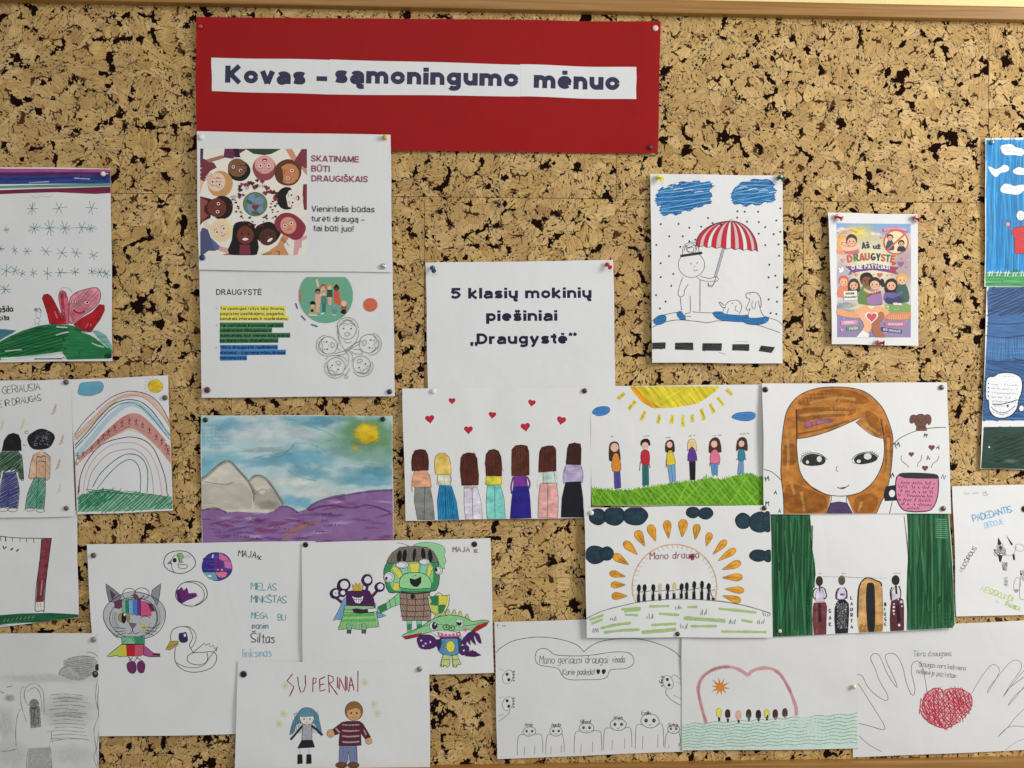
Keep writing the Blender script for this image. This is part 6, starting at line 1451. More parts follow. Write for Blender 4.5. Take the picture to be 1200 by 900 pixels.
for a_ in (.99, .8): I.f(fl, '#9872a6', a_)
for k2 in range(70):
    x, y = rr.uniform(70, 1110), rr.uniform(600, 770)
    if x > 700: y = rr.uniform(520, 770)
    I.blob(x, y, rr.uniform(25, 80), rr.uniform(7, 20), rr.choice(['#7a4c8e', '#8c5694', '#b28cbc', '#c6aace', '#904e7e', '#a67cae', '#72529a', '#844a76']), rr.uniform(-14, 6), rr.uniform(.7, 1.0), .3, .25)
I.blob(600, 690, 90, 20, '#b8806c', -22, .8); I.blob(540, 740, 50, 14, '#b88468', -30, .8); I.blob(690, 660, 60, 14, '#b47c74', -10, .7)
for q in ([50, 590, 110, 578, 150, 580, 200, 600], [470, 590, 510, 565, 560, 575, 600, 602], [650, 582, 700, 545, 770, 520, 850, 505, 940, 490, 1040, 478, 1130, 475], [660, 590, 760, 560, 900, 575, 1000, 560, 1120, 600]): I.s(q, 2.2, '#5c2060', .6, jit=.5)
I.build()
I = Ink(aqua, 'handwriting', 'pen', T)
for x, y, l, an in ((140, 670, 100, 8), (240, 735, 140, 8), (300, 645, 130, 4), (430, 680, 140, 10), (580, 640, 40, 30), (630, 665, 40, -15), (650, 672, 70, 2), (735, 620, 70, -10), (730, 655, 40, -10), (745, 680, 90, -4), (950, 755, 40, -8)): I.scrib(x, y, l, 14, .6, '#241c44', an)
I.build()

# --- cat child and swan
T = (120, 640, 5.806)
I = Ink(cat1, 'drawn_cat_child', 'felt', T); k = '#1c1c24'
I.e(225, 470, 205, 160, '#a8acb0', a=.4, wob=.02); I.f([32, 250, 80, 285, 140, 335, 110, 380, 55, 370, 40, 310], '#80888c', .8, o=k, ow=.7); I.f([55, 290, 100, 325, 75, 360], '#5c3054'); I.f([405, 250, 395, 330, 380, 400, 340, 330, 345, 295], '#8c9498', .7, o=k, ow=.7)
I.o(228, 470, 206, 165, .8, k, wob=.02); I.o(222, 480, 158, 138, .7, k, wob=.02); I.o(190, 320, 45, 38, .7, k); I.o(275, 318, 50, 38, .8, k); I.s([205, 330, 240, 345, 225, 360, 270, 350, 290, 330], 1.2, '#3c2c34'); I.f([215, 320, 245, 325, 260, 355, 220, 352], '#6c4444')
I.f([90, 375, 140, 355, 150, 400, 125, 420, 95, 415], '#6c2c58', o=k, ow=.5)
for x0, x1, c_ in ((140, 165, '#7cb08c'), (165, 185, '#2c7c64'), (185, 215, '#74a8d0'), (215, 245, '#4878b8'), (245, 268, '#6c2884')): I.f([x0, 368 - (x0-140)*.1, x1, 362 - (x1-140)*.05, x1 + 4, 465 + (x1-200)*.1, x0 + 4, 440 + (x0-140)*.2], c_, o=k, ow=.4)
I.f([268, 370, 310, 375, 338, 420, 340, 468, 268, 468], '#c85078', o=k, ow=.5); I.f([315, 380, 345, 390, 365, 435, 342, 440], '#5c2450', o=k, ow=.5)
I.e(142, 480, 26, 30, '#a08c5c', o=k, ow=.5); I.e(155, 482, 17, 38, '#1a1814'); I.e(160, 460, 7, 10, '#dcdcd8'); I.e(185, 480, 14, 36, '#9c8c58', a=.7)
I.f([188, 515, 242, 522, 215, 560], '#7c5c6c', o=k, ow=.5); I.s([215, 560, 205, 585, 180, 590], .6, k); I.s([215, 560, 225, 588, 260, 580], .6, k)
I.o(300, 485, 30, 14, .7, k, a0=180, a1=360); I.e(290, 540, 36, 26, '#d8d4a4', a=.7, wob=.05); I.h([255, 520, 340, 515, 330, 590, 265, 590], 45, 2.4, .4, '#4c5c5c', .8); I.e(290, 548, 12, 8, '#b08c54')
for q in ([90, 545, 165, 555], [95, 575, 165, 570], [105, 600, 170, 582], [310, 545, 380, 550], [300, 565, 375, 575], [300, 580, 360, 600], [340, 560, 400, 520], [60, 560, 90, 600, 120, 620]): I.s(q, .6, k, sm=0)
for a0 in (120, 130, 142): I.o(222, 480, a0, a0*.9, .4, '#5c6064', 0, 140, 200)
for a0 in (125, 135, 148): I.o(232, 478, a0+20, a0, .4, '#5c6064', 0, -40, 60)
I.f([140, 610, 295, 608, 298, 660, 145, 662], '#6cb48c', o=k, ow=.6); I.f([220, 612, 290, 610, 292, 655, 225, 658], '#3c8c68', .9); I.f([150, 660, 165, 640, 200, 612, 225, 640, 235, 658], '#8cc8a0', .8, o=k, ow=.4)
I.f([140, 662, 175, 662, 178, 742, 130, 745, 100, 735, 70, 745, 40, 742, 90, 700], '#b8c450', o=k, ow=.7); I.f([145, 665, 175, 665, 176, 740, 150, 735], '#d8b83c'); I.f([172, 664, 230, 662, 228, 742, 180, 740], '#b81c28', o=k, ow=.5); I.f([228, 662, 290, 660, 300, 720, 270, 740, 228, 742], '#c4546c', o=k, ow=.5)
I.f([285, 660, 320, 690, 355, 720, 400, 725, 402, 745, 330, 745, 290, 735], '#a85484', o=k, ow=.7); I.s([350, 730, 400, 732], 1.6, '#2c2c30'); I.s([140, 660, 295, 660], 1.1, k)
I.s([185, 745, 220, 780, 250, 745], .8, k); I.s([190, 775, 215, 750], .7, k, sm=0); I.s([240, 750, 285, 775], .7, k, sm=0); I.f([180, 790, 205, 778, 235, 790, 238, 840, 215, 858, 188, 845, 178, 815], '#6c2860', sm=3, o=k, ow=.7); I.f([250, 785, 280, 775, 298, 800, 292, 845, 270, 855, 250, 835], '#6c2860', sm=3, o=k, ow=.7)
I.build()
I = Ink(cat1, 'drawn_swan', 'pen', T); k = '#26262c'
I.s([475, 640, 472, 600, 490, 560, 540, 542, 590, 548, 612, 580, 620, 620, 600, 665, 615, 700, 628, 722], .7, k); I.s([540, 542, 600, 545, 640, 590, 640, 640, 610, 690], .6, k)
I.s([505, 680, 500, 740, 510, 790, 550, 830, 620, 850, 700, 840, 760, 810, 785, 760, 775, 722, 740, 710, 700, 715, 620, 720, 585, 750, 600, 785, 660, 800, 710, 785, 725, 750, 718, 716], .7, k); I.s([505, 780, 560, 810, 640, 820, 700, 800, 730, 760, 790, 680], .6, k)
I.s([620, 720, 700, 655, 710, 668, 735, 655, 740, 680, 762, 668, 770, 692, 790, 675, 780, 710], .7, k, sm=0); I.s([505, 680, 530, 660], .5, k)
I.f([440, 695, 470, 640, 525, 640, 522, 655, 490, 685, 465, 700], '#c49c3c', o=k, ow=.6); I.s([450, 680, 490, 668, 522, 652], .5, k); I.f([530, 590, 555, 585, 575, 580, 585, 610, 585, 640, 555, 650, 532, 635], '#1e2450', sm=3, o=k, ow=.6); I.e(568, 600, 9, 12, '#dcdce0')
I.build()
I = Ink(cat1, 'drawn_badge', 'felt', T); k = '#23203c'
I.o(530, 105, 106, 78, .8, k, wob=.02); I.f([515, 50, 545, 45, 558, 75, 540, 90, 555, 105, 535, 108, 520, 80], '#8cb46c', sm=3, o=k, ow=.4); I.s([470, 105, 490, 65, 520, 60, 530, 100, 520, 120, 530, 145, 570, 148, 585, 130, 560, 122, 525, 125], .6, k); I.f([445, 118, 470, 95, 478, 118], '#777', o=k, ow=.4); I.e(497, 93, 14, 16, '#20202c'); I.s([475, 110, 480, 150, 495, 175], .6, k)
for x in (565, 578, 590, 600): I.s([x, 80, x+3, 55], .4, '#a49cc0', sm=0)
I.cut(); I.e(785, 135, 101, 96, '#4c3c8c', o=k, ow=.8, wob=.02); I.f([690, 80, 760, 45, 765, 170, 690, 170], '#2c2c84'); I.f([800, 42, 860, 75, 885, 120, 830, 100, 795, 80], '#d070a0'); I.f([775, 175, 850, 170, 840, 205, 800, 208], '#dc7894', sm=2); I.f([690, 175, 770, 175, 790, 228, 730, 222], '#6ca4b0'); I.e(735, 200, 18, 10, '#dcdcdc', o=k, ow=.4)
I.h([700, 60, 870, 80, 880, 160, 700, 160], 0, 4.4, 1.0, '#7c4c9c', .8, 1.5); I.f([830, 100, 882, 110, 885, 150, 840, 145], '#d47cb0', .9); I.f([770, 100, 820, 100, 820, 150, 770, 150], '#7c2c84', .8); I.e(756, 65, 6, 14, '#e8e0e8', 10); I.s([690, 172, 885, 172], .6, k); I.s([795, 45, 790, 170], .5, k); I.e(790, 158, 5, 6, '#e8e0e8'); I.e(818, 158, 5, 6, '#e8e0e8'); I.s([830, 45, 880, 105], .5, k)
I.cut(); I.o(612, 318, 108, 84, .8, k, wob=.02); I.o(600, 320, 100, 78, .6, k, 10, 230, 420); I.f([520, 300, 545, 275, 560, 300, 580, 278, 592, 318, 640, 315, 652, 335, 620, 350, 590, 360, 545, 385, 522, 350], '#642468', sm=0, o='#3c1444', ow=.5); I.f([505, 300, 525, 290, 540, 345, 550, 385, 520, 370], '#4c1c54', .8)
I.build()
T = (95, 630, 3.75)
I = Ink(cat1, 'handwriting', 'felt', T)
I.t('MAJA', 694, 80, 28, .8, '#26262c', 6, .74); I.t('5C.', 778, 92, 14, .8, '#26262c', 8, .9)
I.t('MIELAS', 750, 226, 30, .75, '#4c9ca0', 2, .76, 1.0); I.t('MINKŠTAS', 752, 282, 31, .8, '#3c8c90', 1, .72, .98); I.t('MEGA', 752, 350, 26, .75, '#4c9ca0', 3, .78, .95); I.t('BU', 868, 360, 26, .75, '#4c9ca0', 2, .8, .9)
I.t('manim', 755, 396, 27, .75, '#2c7c84', 0, .8, .98); I.t('Šiltas', 750, 456, 42, .85, '#1c1c24', 2, .8, .9); I.t('linksmas', 716, 522, 38, .8, '#8cb4cc', -2, .82, .82)
I.build()

# --- three monsters
T = (380, 630, 5.625)
I = Ink(mons, 'drawn_purple_monster', 'felt', T); k = '#1e1a26'
I.f([60, 540, 95, 480, 130, 400, 150, 380, 165, 420, 130, 540, 90, 530], '#74a4cc', .8, o=k, ow=.5); I.f([330, 480, 412, 505, 380, 520, 335, 530, 325, 400, 345, 440], '#74a4cc', .8, o=k, ow=.5)
I.f([150, 350, 180, 345, 250, 335, 300, 345, 330, 400, 335, 450, 300, 480, 180, 480, 150, 440], '#47204f', o=k, ow=.7)
for q in ([70, 380, 120, 420], [130, 330, 180, 370], [290, 300, 280, 350], [365, 330, 310, 390]): I.s(q, 3.6, '#4c2050', 1, 0)
for x, y, r in ((78, 362, 36), (132, 308, 44), (285, 275, 38), (368, 320, 33), (122, 360, 26)): I.e(x, y, r, r, '#3c1848', wob=.05, o=k, ow=.6); I.e(x+5, y-3, r*.66, r*.66, '#dcdce0', o=k, ow=.4)
I.s([295, 245, 300, 228], .6, k, sm=0); I.s([305, 250, 312, 235], .6, k, sm=0)
I.f([188, 300, 205, 312, 212, 290, 225, 308, 240, 288, 245, 312, 262, 302, 252, 345, 195, 345], '#c8a83c', o=k, ow=.5)
I.f([185, 378, 215, 388, 240, 388, 262, 376, 258, 405, 240, 428, 210, 425, 195, 400], '#dcdcde', o=k, ow=.6)
for x in (200, 215, 230, 245): I.s([x, 385, x, 420], .5, k, sm=0)
I.s([190, 402, 255, 402], .5, k, sm=0)
I.f([140, 440, 330, 445, 345, 480, 365, 580, 300, 585, 250, 600, 180, 590, 96, 600, 130, 500], '#9ccc8c', .85, o=k, ow=.6); I.f([128, 495, 330, 490, 335, 510, 125, 515], '#5cb45c', .9); I.f([125, 530, 345, 525, 350, 545, 118, 550], '#6cbc64', .8)
I.h([100, 545, 355, 545, 360, 585, 96, 598], 85, 2.2, .6, '#5ca464', .8); I.s([130, 465, 240, 470, 335, 455], .6, k); I.s([130, 485, 330, 488], .5, k)
I.f([190, 465, 215, 460, 270, 470, 330, 462, 345, 470, 330, 485, 240, 492, 200, 488], '#3c1840', o=k, ow=.5); I.f([290, 462, 345, 458, 348, 482, 292, 485], '#dcdce0', o=k, ow=.5)
for x in (165, 262): I.f([x-12, 560, x+15, 560, x+18, 600, x+10, 622, x-12, 622, x-8, 600], '#8cbc90', .9, o=k, ow=.5); I.f([x-10, 600, x+18, 600, x+14, 625, x-10, 622], '#44585c', o=k, ow=.5)
I.build()
I = Ink(mons, 'drawn_green_monster', 'felt', T)
I.f([590, 45, 640, 28, 700, 28, 760, 40, 790, 60, 800, 90, 790, 110, 805, 150, 790, 175, 795, 200, 770, 190, 740, 120, 700, 70, 620, 55], '#9cd49c', .85, sm=2, o='#3c8c54', ow=.6); I.s([485, 30, 520, 35, 580, 60], .5, '#2c4c34')
I.f([395, 230, 405, 180, 450, 110, 500, 65, 560, 55, 680, 60, 730, 110, 755, 170, 760, 260, 745, 330, 700, 350, 500, 355, 430, 355, 405, 290], '#3c8c54', o=k, ow=.8, sm=2)
I.f([445, 200, 480, 150, 530, 120, 640, 120, 700, 160, 720, 230, 700, 330, 620, 350, 500, 345, 450, 330, 430, 260], '#8cc890', sm=2)
for q in ([445, 195, 480, 180, 520, 240, 495, 265], [560, 165, 630, 165, 620, 225, 575, 225], [690, 175, 720, 190, 690, 260, 675, 240], [460, 290, 500, 295, 490, 345, 455, 340]): I.f(q, '#dcd058', o=k, ow=.4)
for q in ([490, 175, 545, 170, 555, 225, 520, 235], [640, 165, 685, 175, 665, 235, 630, 225]): I.f(q, '#8cccac', o=k, ow=.4)
I.f([425, 130, 500, 60, 680, 60, 740, 120, 745, 160, 660, 150, 560, 155, 430, 165], '#84786c', .92, o=k, ow=.6, sm=2)
I.h([430, 130, 500, 65, 680, 62, 740, 120, 740, 155, 435, 160], 90, 3, .45, '#4c4440', .8); I.h([430, 130, 500, 65, 680, 62, 740, 120, 740, 155, 435, 160], 0, 3.2, .4, '#4c4440', .8)
for x, y in ((497, 120), (532, 115), (595, 108), (655, 105), (700, 115)): I.e(x, y, 15 if x != 595 else 11, 42, '#14181a', 6 if x < 600 else -6)
for x, y, a_, b_ in ((515, 175, 44, 24), (660, 155, 36, 22), (430, 255, 36, 36), (755, 212, 26, 28)): I.e(x, y, a_, b_, '#ccd4cc', o=k, ow=.6); I.e(x-6, y, a_*.75, b_*.7, '#dcdcdc', o=k, ow=.4)
I.e(412, 262, 9, 11, '#1a1a1c'); I.e(740, 208, 9, 12, '#1a1a1c')
I.f([500, 320, 505, 260, 540, 232, 600, 225, 660, 232, 700, 270, 705, 325, 640, 335, 560, 332], '#94d094', sm=2, o=k, ow=.7); I.f([505, 325, 600, 335, 705, 325, 700, 350, 600, 355, 510, 348], '#4ca46c', o=k, ow=.6); I.s([585, 245, 588, 250], 1, k, sm=0); I.s([602, 243, 606, 248], 1, k, sm=0)
I.f([565, 262, 600, 272, 640, 252, 640, 290, 615, 318, 590, 315, 570, 295], '#1a1c1e', sm=0, o=k, ow=.5)
I.f([360, 450, 420, 420, 500, 355, 505, 430, 440, 455, 380, 490, 352, 485], '#8cc890', o=k, ow=.6); I.f([355, 450, 410, 425, 415, 465, 375, 488], '#2c7c4c', o=k, ow=.5); I.s([430, 400, 440, 450], .6, k); I.s([465, 385, 475, 440], .5, k)
I.f([500, 352, 700, 350, 690, 400, 705, 500, 700, 545, 640, 538, 520, 540, 505, 450], '#9c8474', o=k, ow=.7)
I.h([505, 360, 690, 358, 700, 530, 520, 532], 62, 3.0, .45, '#5c4438', .8); 
for y in (395, 435, 475, 510): I.s([505, y, 600, y+6, 695, y], .8, '#3c2c24')
for x in (545, 600, 655): I.s([x, 360, x+4, 450, x-4, 535], .7, '#3c2c24')
I.s([505, 355, 600, 362, 700, 352], 1.8, '#1c3c2c'); I.e(584, 382, 15, 17, '#12201a')
for x in (563, 628): I.f([x-16, 540, x+16, 540, x+16, 580, x+10, 612, x-10, 615, x-14, 580], '#84c49c', o=k, ow=.5); I.f([x-14, 560, x+14, 560, x+12, 600, x-10, 605], '#2c8c60', .9)
I.f([685, 375, 720, 385, 755, 355, 790, 378, 828, 370, 820, 440, 790, 495, 750, 512, 705, 480, 690, 430], '#d8dc94', o=k, ow=.7); I.f([695, 385, 752, 375, 752, 440, 700, 435], '#2c7c4c', o=k, ow=.4); I.f([755, 375, 815, 380, 805, 435, 755, 438], '#d8cc4c', o=k, ow=.4); I.f([703, 440, 750, 442, 750, 500, 712, 478], '#c4cc5c', o=k, ow=.4); I.f([754, 440, 803, 438, 785, 485, 754, 500], '#2c7c4c', o=k, ow=.4)
I.build()
I = Ink(mons, 'drawn_wide_hat_monster', 'felt', T)
for x, y, r in ((740, 505, 14), (785, 490, 20), (815, 480, 26), (855, 485, 26), (895, 495, 28), (940, 512, 24)): I.f([x-18, y+22, x-2, y-r*.6, x+4, y-r*.7, x+20, y+24], '#b4c87c', o=k, ow=.5)
I.f([515, 640, 560, 615, 640, 580, 700, 540, 760, 512, 850, 505, 930, 520, 975, 545, 1040, 535, 1088, 542, 1050, 570, 980, 600, 940, 620, 840, 625, 720, 610, 620, 640, 560, 658], '#8cc48c', sm=2, o=k, ow=.7)
I.f([520, 645, 640, 622, 655, 630, 600, 650, 540, 662], '#a41c24', o=k, ow=.5); I.f([975, 600, 1010, 570, 1085, 545, 1070, 570, 1010, 605, 975, 620], '#b01c20', o=k, ow=.5); I.s([560, 625, 700, 565, 840, 575, 960, 570, 1060, 548], .5, k)
I.f([700, 555, 745, 548, 748, 600, 712, 605, 695, 580], '#dcdcdc', o=k, ow=.5); I.e(728, 575, 18, 26, '#2a1c3c'); I.f([870, 535, 915, 540, 912, 580, 875, 578], '#dcdcdc', o=k, ow=.5); I.e(890, 556, 17, 20, '#221c2c'); I.e(732, 565, 5, 7, '#ddd'); I.e(894, 548, 5, 6, '#ddd')
I.o(805, 583, 22, 18, 1.2, '#5c6c34'); I.o(840, 590, 20, 17, 1.2, '#5c6c34'); I.e(806, 583, 7, 7, '#3c4c24'); I.e(838, 588, 7, 7, '#3c4c24')
I.f([700, 612, 760, 605, 860, 612, 950, 598, 975, 608, 940, 650, 860, 655, 780, 660, 740, 640], '#dcd4d8', o=k, ow=.4); I.f([745, 615, 790, 628, 840, 632, 895, 612, 900, 640, 860, 655, 800, 655, 760, 645], '#cc5c84', o=k, ow=.6)
for x in (765, 790, 815, 840, 865, 885): I.f([x-8, 622 + (8 if 780 < x < 850 else 0), x+8, 622 + (8 if 780 < x < 850 else 0), x, 642], '#e4e0e0', o=k, ow=.3)
I.e(930, 598, 15, 14, '#dc7c9c', a=.8)
I.f([765, 660, 895, 658, 905, 700, 890, 750, 845, 768, 790, 765, 752, 730, 755, 690], '#5c94b8', .95, sm=2, o=k, ow=.7); I.s([765, 655, 890, 652], 2.0, '#4c1c5c'); I.e(833, 710, 29, 38, '#dcd048', o=k, ow=.5); I.h([760, 670, 800, 665, 790, 750, 760, 730], 80, 2, .5, '#2c4c84', .8)
I.f([735, 665, 770, 662, 775, 690, 760, 735, 738, 700], '#22304c', o=k, ow=.5); I.f([880, 660, 905, 660, 905, 730, 888, 735], '#2c4c6c', o=k, ow=.5)
for q in ([620, 690, 615, 655, 645, 635, 700, 635, 735, 660, 745, 700, 700, 725, 640, 722], [905, 680, 950, 620, 990, 610, 985, 650, 1000, 700, 960, 660, 965, 700, 940, 670, 935, 700], [985, 615, 1020, 630, 1035, 690, 1010, 670, 995, 640], [890, 720, 930, 700, 955, 715, 940, 755, 910, 765, 890, 745]): I.f(q, '#4c1f60', sm=2, o=k, ow=.6)
for x, y in ((640, 670), (670, 690), (700, 680), (655, 705), (920, 735)): I.e(x, y, 7, 7, '#c8c0d4', wob=.2)
I.f([940, 745, 980, 735, 1035, 765, 990, 775, 930, 770], '#47204f', o=k, ow=.5); I.s([950, 740, 960, 728, 968, 742, 978, 730, 985, 745, 998, 738, 1005, 752], .6, k, sm=0)
I.f([785, 765, 830, 768, 828, 830, 815, 845, 800, 830, 785, 842, 768, 838, 775, 800], '#b8cc7c', o=k, ow=.6); I.f([845, 768, 880, 762, 890, 800, 905, 825, 880, 828, 870, 845, 850, 838], '#b8cc7c', o=k, ow=.6); I.s([782, 795, 828, 795], .6, k); I.s([848, 795, 888, 795], .6, k)
for q in ([770, 838, 775, 822], [785, 842, 790, 826], [855, 838, 858, 824], [872, 842, 874, 828], [890, 828, 886, 818]): I.s(q, .7, k, sm=0)
I.build()
I = Ink(mons, 'handwriting', 'felt', T)
I.t('MAJA', 850, 90, 34, .85, '#8c6c60', 0, .84, 1.1); I.t('5C.', 990, 94, 20, .8, '#8c6c60', 0, .9, .9); I.build()

# --- SUPERINIAI, with two plain standing figures
T = (270, 765, 5)
I = Ink(sup, 'handwriting', 'felt', T); rd_ = '#a82438'
for q in ([370, 115, 338, 155, 378, 190, 352, 245], [400, 130, 405, 180, 418, 222, 435, 215, 446, 180, 444, 120], [490, 135, 488, 218], [488, 138, 508, 140, 505, 165, 488, 172], [560, 130, 528, 145, 530, 215, 562, 205], [530, 178, 555, 172], [578, 120, 585, 222], [578, 120, 606, 130, 608, 155, 585, 168, 632, 235],
          [632, 130, 633, 195], [642, 205, 645, 135, 678, 215, 680, 125], [689, 132, 687, 208], [697, 218, 710, 130, 729, 210], [701, 180, 725, 178], [752, 95, 750, 218]):
    I.s(q, 1.25, rd_, sm=0, jit=.3); I.s([v + (1.5 if i % 2 == 0 else 0) for i, v in enumerate(q)], .6, '#5c1830', .7, 0)
I.build()
I = Ink(sup, 'pencil_star', 'pencil', T)
for x, y in ((325, 185), (790, 165), (318, 345), (295, 405), (845, 290), (865, 345)):
    for a_ in range(0, 180, 36): I.s([x-24*math.cos(math.radians(a_)), y-24*math.sin(math.radians(a_)), x+24*math.cos(math.radians(a_)), y+24*math.sin(math.radians(a_))], .9, '#d8d094', .8, 0)
    I.cut()
I.build()
I = Ink(sup, 'drawn_girl', 'felt', T); k = '#22242c'
I.f([410, 330, 440, 310, 480, 315, 510, 340, 530, 400, 540, 470, 510, 440, 500, 400, 400, 400, 385, 440, 355, 470, 370, 400], '#5c8ca0', .95, sm=2, o='#24404c', ow=.5); I.h([375, 340, 520, 330, 535, 460, 365, 460], 78, 2, .6, '#3c6478', .8)
I.f([418, 352, 490, 350, 490, 392, 455, 410, 420, 392], '#dcd4cc', sm=2, o=k, ow=.4); I.f([412, 352, 440, 338, 480, 338, 496, 352, 490, 362, 420, 364], '#5c8ca0'); I.e(438, 376, 4, 6, '#24303c'); I.e(472, 376, 4, 6, '#24303c'); I.s([448, 394, 455, 397, 463, 394], .4, k)
I.f([430, 408, 480, 408, 485, 500, 425, 500], '#a4a4a8', o=k, ow=.5); I.f([425, 498, 487, 498, 500, 540, 400, 545], '#202024', o=k, ow=.5); I.s([428, 415, 395, 455, 360, 495], 2.6, '#2a2a30'); I.s([482, 415, 515, 440, 545, 470], 2.6, '#2a2a30')
for x in (415, 467): I.s([x, 545, x, 585], 1.6, '#c8c4c4', sm=0); I.f([x-14, 582, x+12, 582, x+14, 635, x-16, 638], '#1a1a1e', o=k, ow=.4)
I.build()
I = Ink(sup, 'drawn_child', 'felt', T)
I.e(728, 330, 52, 56, '#8c6034', o=k, ow=.5); I.e(728, 345, 42, 42, '#cc9c6c', o=k, ow=.4); I.f([684, 330, 700, 295, 760, 292, 775, 330, 740, 312], '#8c6034'); I.e(712, 342, 5, 7, '#2a1c14'); I.e(745, 342, 5, 7, '#2a1c14'); I.s([716, 366, 728, 371, 742, 366], .5, '#5c2c1c')
I.f([660, 395, 690, 390, 760, 390, 780, 405, 825, 480, 800, 500, 768, 460, 770, 530, 640, 530, 645, 460, 620, 470, 600, 440], '#5a2232', o=k, ow=.6)
for y in (410, 443, 475, 508): I.s([660, y, 700, y+4, 760, y], 1.8, '#a89ca4', .9)
I.s([622, 430, 645, 455], 1.6, '#a89ca4'); I.s([785, 440, 800, 470], 1.4, '#a89ca4')
I.e(593, 460, 22, 24, '#cc9c6c', o=k, ow=.4); I.e(815, 505, 20, 20, '#cc9c6c', o=k, ow=.4)
I.f([645, 532, 745, 532, 748, 630, 705, 632, 698, 560, 688, 632, 640, 630], '#7c84a8', o=k, ow=.5); I.h([645, 535, 745, 535, 745, 625, 645, 625], 86, 2.4, .5, '#4c5478', .7)
for x in (655, 725): I.e(x, 645, 34, 18, '#6c4830', o=k, ow=.5)
I.build()

# --- grey pencil drawing
T = (0, 740, 5.625)
I = Ink(grey, 'smudged_pencil', 'soft', T)
I.blob(330, 300, 400, 40, '#8c8c8c', a=.26); I.blob(450, 520, 210, 130, '#8c8c8a', a=.3); I.f([440, 185, 560, 150, 640, 170, 655, 230, 600, 290, 520, 315, 400, 275, 430, 230], '#8c8c8c', .5, sm=3); I.blob(470, 430, 150, 30, '#7c7c7c', a=.26); I.blob(450, 540, 140, 16, '#6c6c6c', a=.26); I.blob(50, 600, 70, 150, '#909090', a=.3); I.blob(75, 430, 40, 30, '#666', a=.6); I.blob(90, 800, 130, 130, '#909090', a=.26)
I.f([205, 760, 340, 750, 355, 910, 190, 910], '#808080', .5, sm=0); I.f([205, 490, 275, 485, 285, 620, 215, 628], '#5c5c5c', .75); I.e(238, 470, 32, 36, '#444', a=.8); I.blob(480, 800, 160, 90, '#9a9a9a', a=.26)
I.build()
I = Ink(grey, 'line_drawing', 'pencil', T); g = '#6c6c6a'
for q in ([190, 590, 160, 500, 148, 430, 155, 370, 175, 350], [200, 480, 175, 430, 180, 370, 210, 340, 250, 335, 280, 360, 300, 400, 305, 540], [195, 385, 240, 360, 270, 385, 285, 440, 290, 520], [120, 740, 118, 640, 130, 540, 150, 500], [0, 775, 60, 778, 120, 765], [340, 718, 420, 700, 560, 698, 600, 710], [350, 650, 358, 720], [340, 740, 350, 800, 355, 900], [200, 760, 190, 830, 188, 900], [400, 280, 415, 240, 470, 215], [430, 190, 480, 165, 560, 152, 640, 165], [585, 128, 620, 130, 655, 155], [655, 300, 640, 420, 660, 540, 630, 640, 645, 760, 630, 820, 650, 880], [668, 300, 655, 450, 668, 600, 650, 760, 660, 880], [0, 380, 40, 400], [55, 360, 95, 350]):
    I.s(q, .8, g, .8, jit=.5)
for q in ([220, 500, 225, 610], [240, 495, 245, 615], [262, 500, 266, 600], [232, 520, 235, 600]): I.s(q, .9, '#333', .8)
for k2 in range(13): x = rr.uniform(320, 380); y = 410 + k2*24; I.s([x, y, x+100, y-8, x+rr.uniform(180, 250), y+4], .8, '#6c6c6c', .6, jit=.6)
for k2 in range(9): I.s([440+k2*12, 200+k2*9, 520+k2*8, 185+k2*12, 620, 175+k2*12], .7, '#5c5c5c', .6)
I.build()
I = Ink(grey, 'drawn_coconut', 'felt', T)
I.e(655, 228, 16, 24, '#2a2a2c'); I.cut(); I.e(640, 272, 20, 24, '#2a2a2c'); I.e(642, 266, 8, 9, '#777'); I.build()

# --- wide heart and round headed friends
T = (575, 720, 5)
I = Ink(heartd, 'line_drawing', 'pen', T); k = '#3a3a42'
I.s([30, 220, 60, 190, 130, 152, 220, 134, 300, 130, 390, 140, 460, 158, 510, 180, 545, 216], .75, k); I.s([545, 216, 590, 180, 650, 155, 740, 142, 840, 140, 940, 158, 1030, 190, 1080, 220, 1112, 250], .75, k)
I.s([260, 255, 268, 215, 290, 198, 330, 200, 370, 230, 420, 238, 520, 240, 600, 235, 660, 226, 740, 218, 810, 225, 838, 260, 830, 295, 790, 315, 720, 320, 695, 330, 680, 365, 640, 378, 560, 380, 460, 378, 420, 355, 395, 315, 340, 302, 280, 290], .7, k, closed=True)
I.f([618, 325, 630, 318, 640, 325, 640, 335, 630, 350, 622, 342], '#141416', sm=2); I.f([650, 325, 662, 318, 674, 325, 672, 338, 660, 350, 652, 340], '#141416', sm=2)
for x, y, rx, ry, x0, x1, yb in ((226, 680, 38, 27, 155, 305, 820), (382, 680, 38, 28, 322, 430, 815), (561, 662, 42, 30, 488, 650, 810), (746, 642, 46, 36, 660, 826, 790), (932, 620, 55, 40, 846, 1012, 785), (1070, 668, 36, 26, 1020, 1112, 780)):
    I.o(x, y, rx, ry, .65, '#4c4c54', wob=.03); 
    for s_ in (-1, 1): I.e(x+s_*rx*.42, y-2, rx*.2, rx*.22, '#2a2a30'); I.e(x+s_*rx*.42+2, y-4, 2, 2, '#ccc')
    I.s([x-6, y+ry*.5, x, y+ry*.68, x+8, y+ry*.45], .5, k)
    I.s([x-rx*.7, y+ry*.6, x0+12, y+22, x0+2, y+60, x0, yb], .6, '#5c5c64'); I.s([x+rx*.7, y+ry*.6, x1-12, y+18, x1-2, y+60, x1-(0 if x1 < 1100 else 8), yb-15], .6, '#5c5c64')
    I.s([x-rx*.75, y+90, x-rx*.8, yb], .5, '#6c6c74', sm=0); I.s([x+rx*.85, y+80, x+rx*.8, yb-8], .5, '#6c6c74', sm=0)
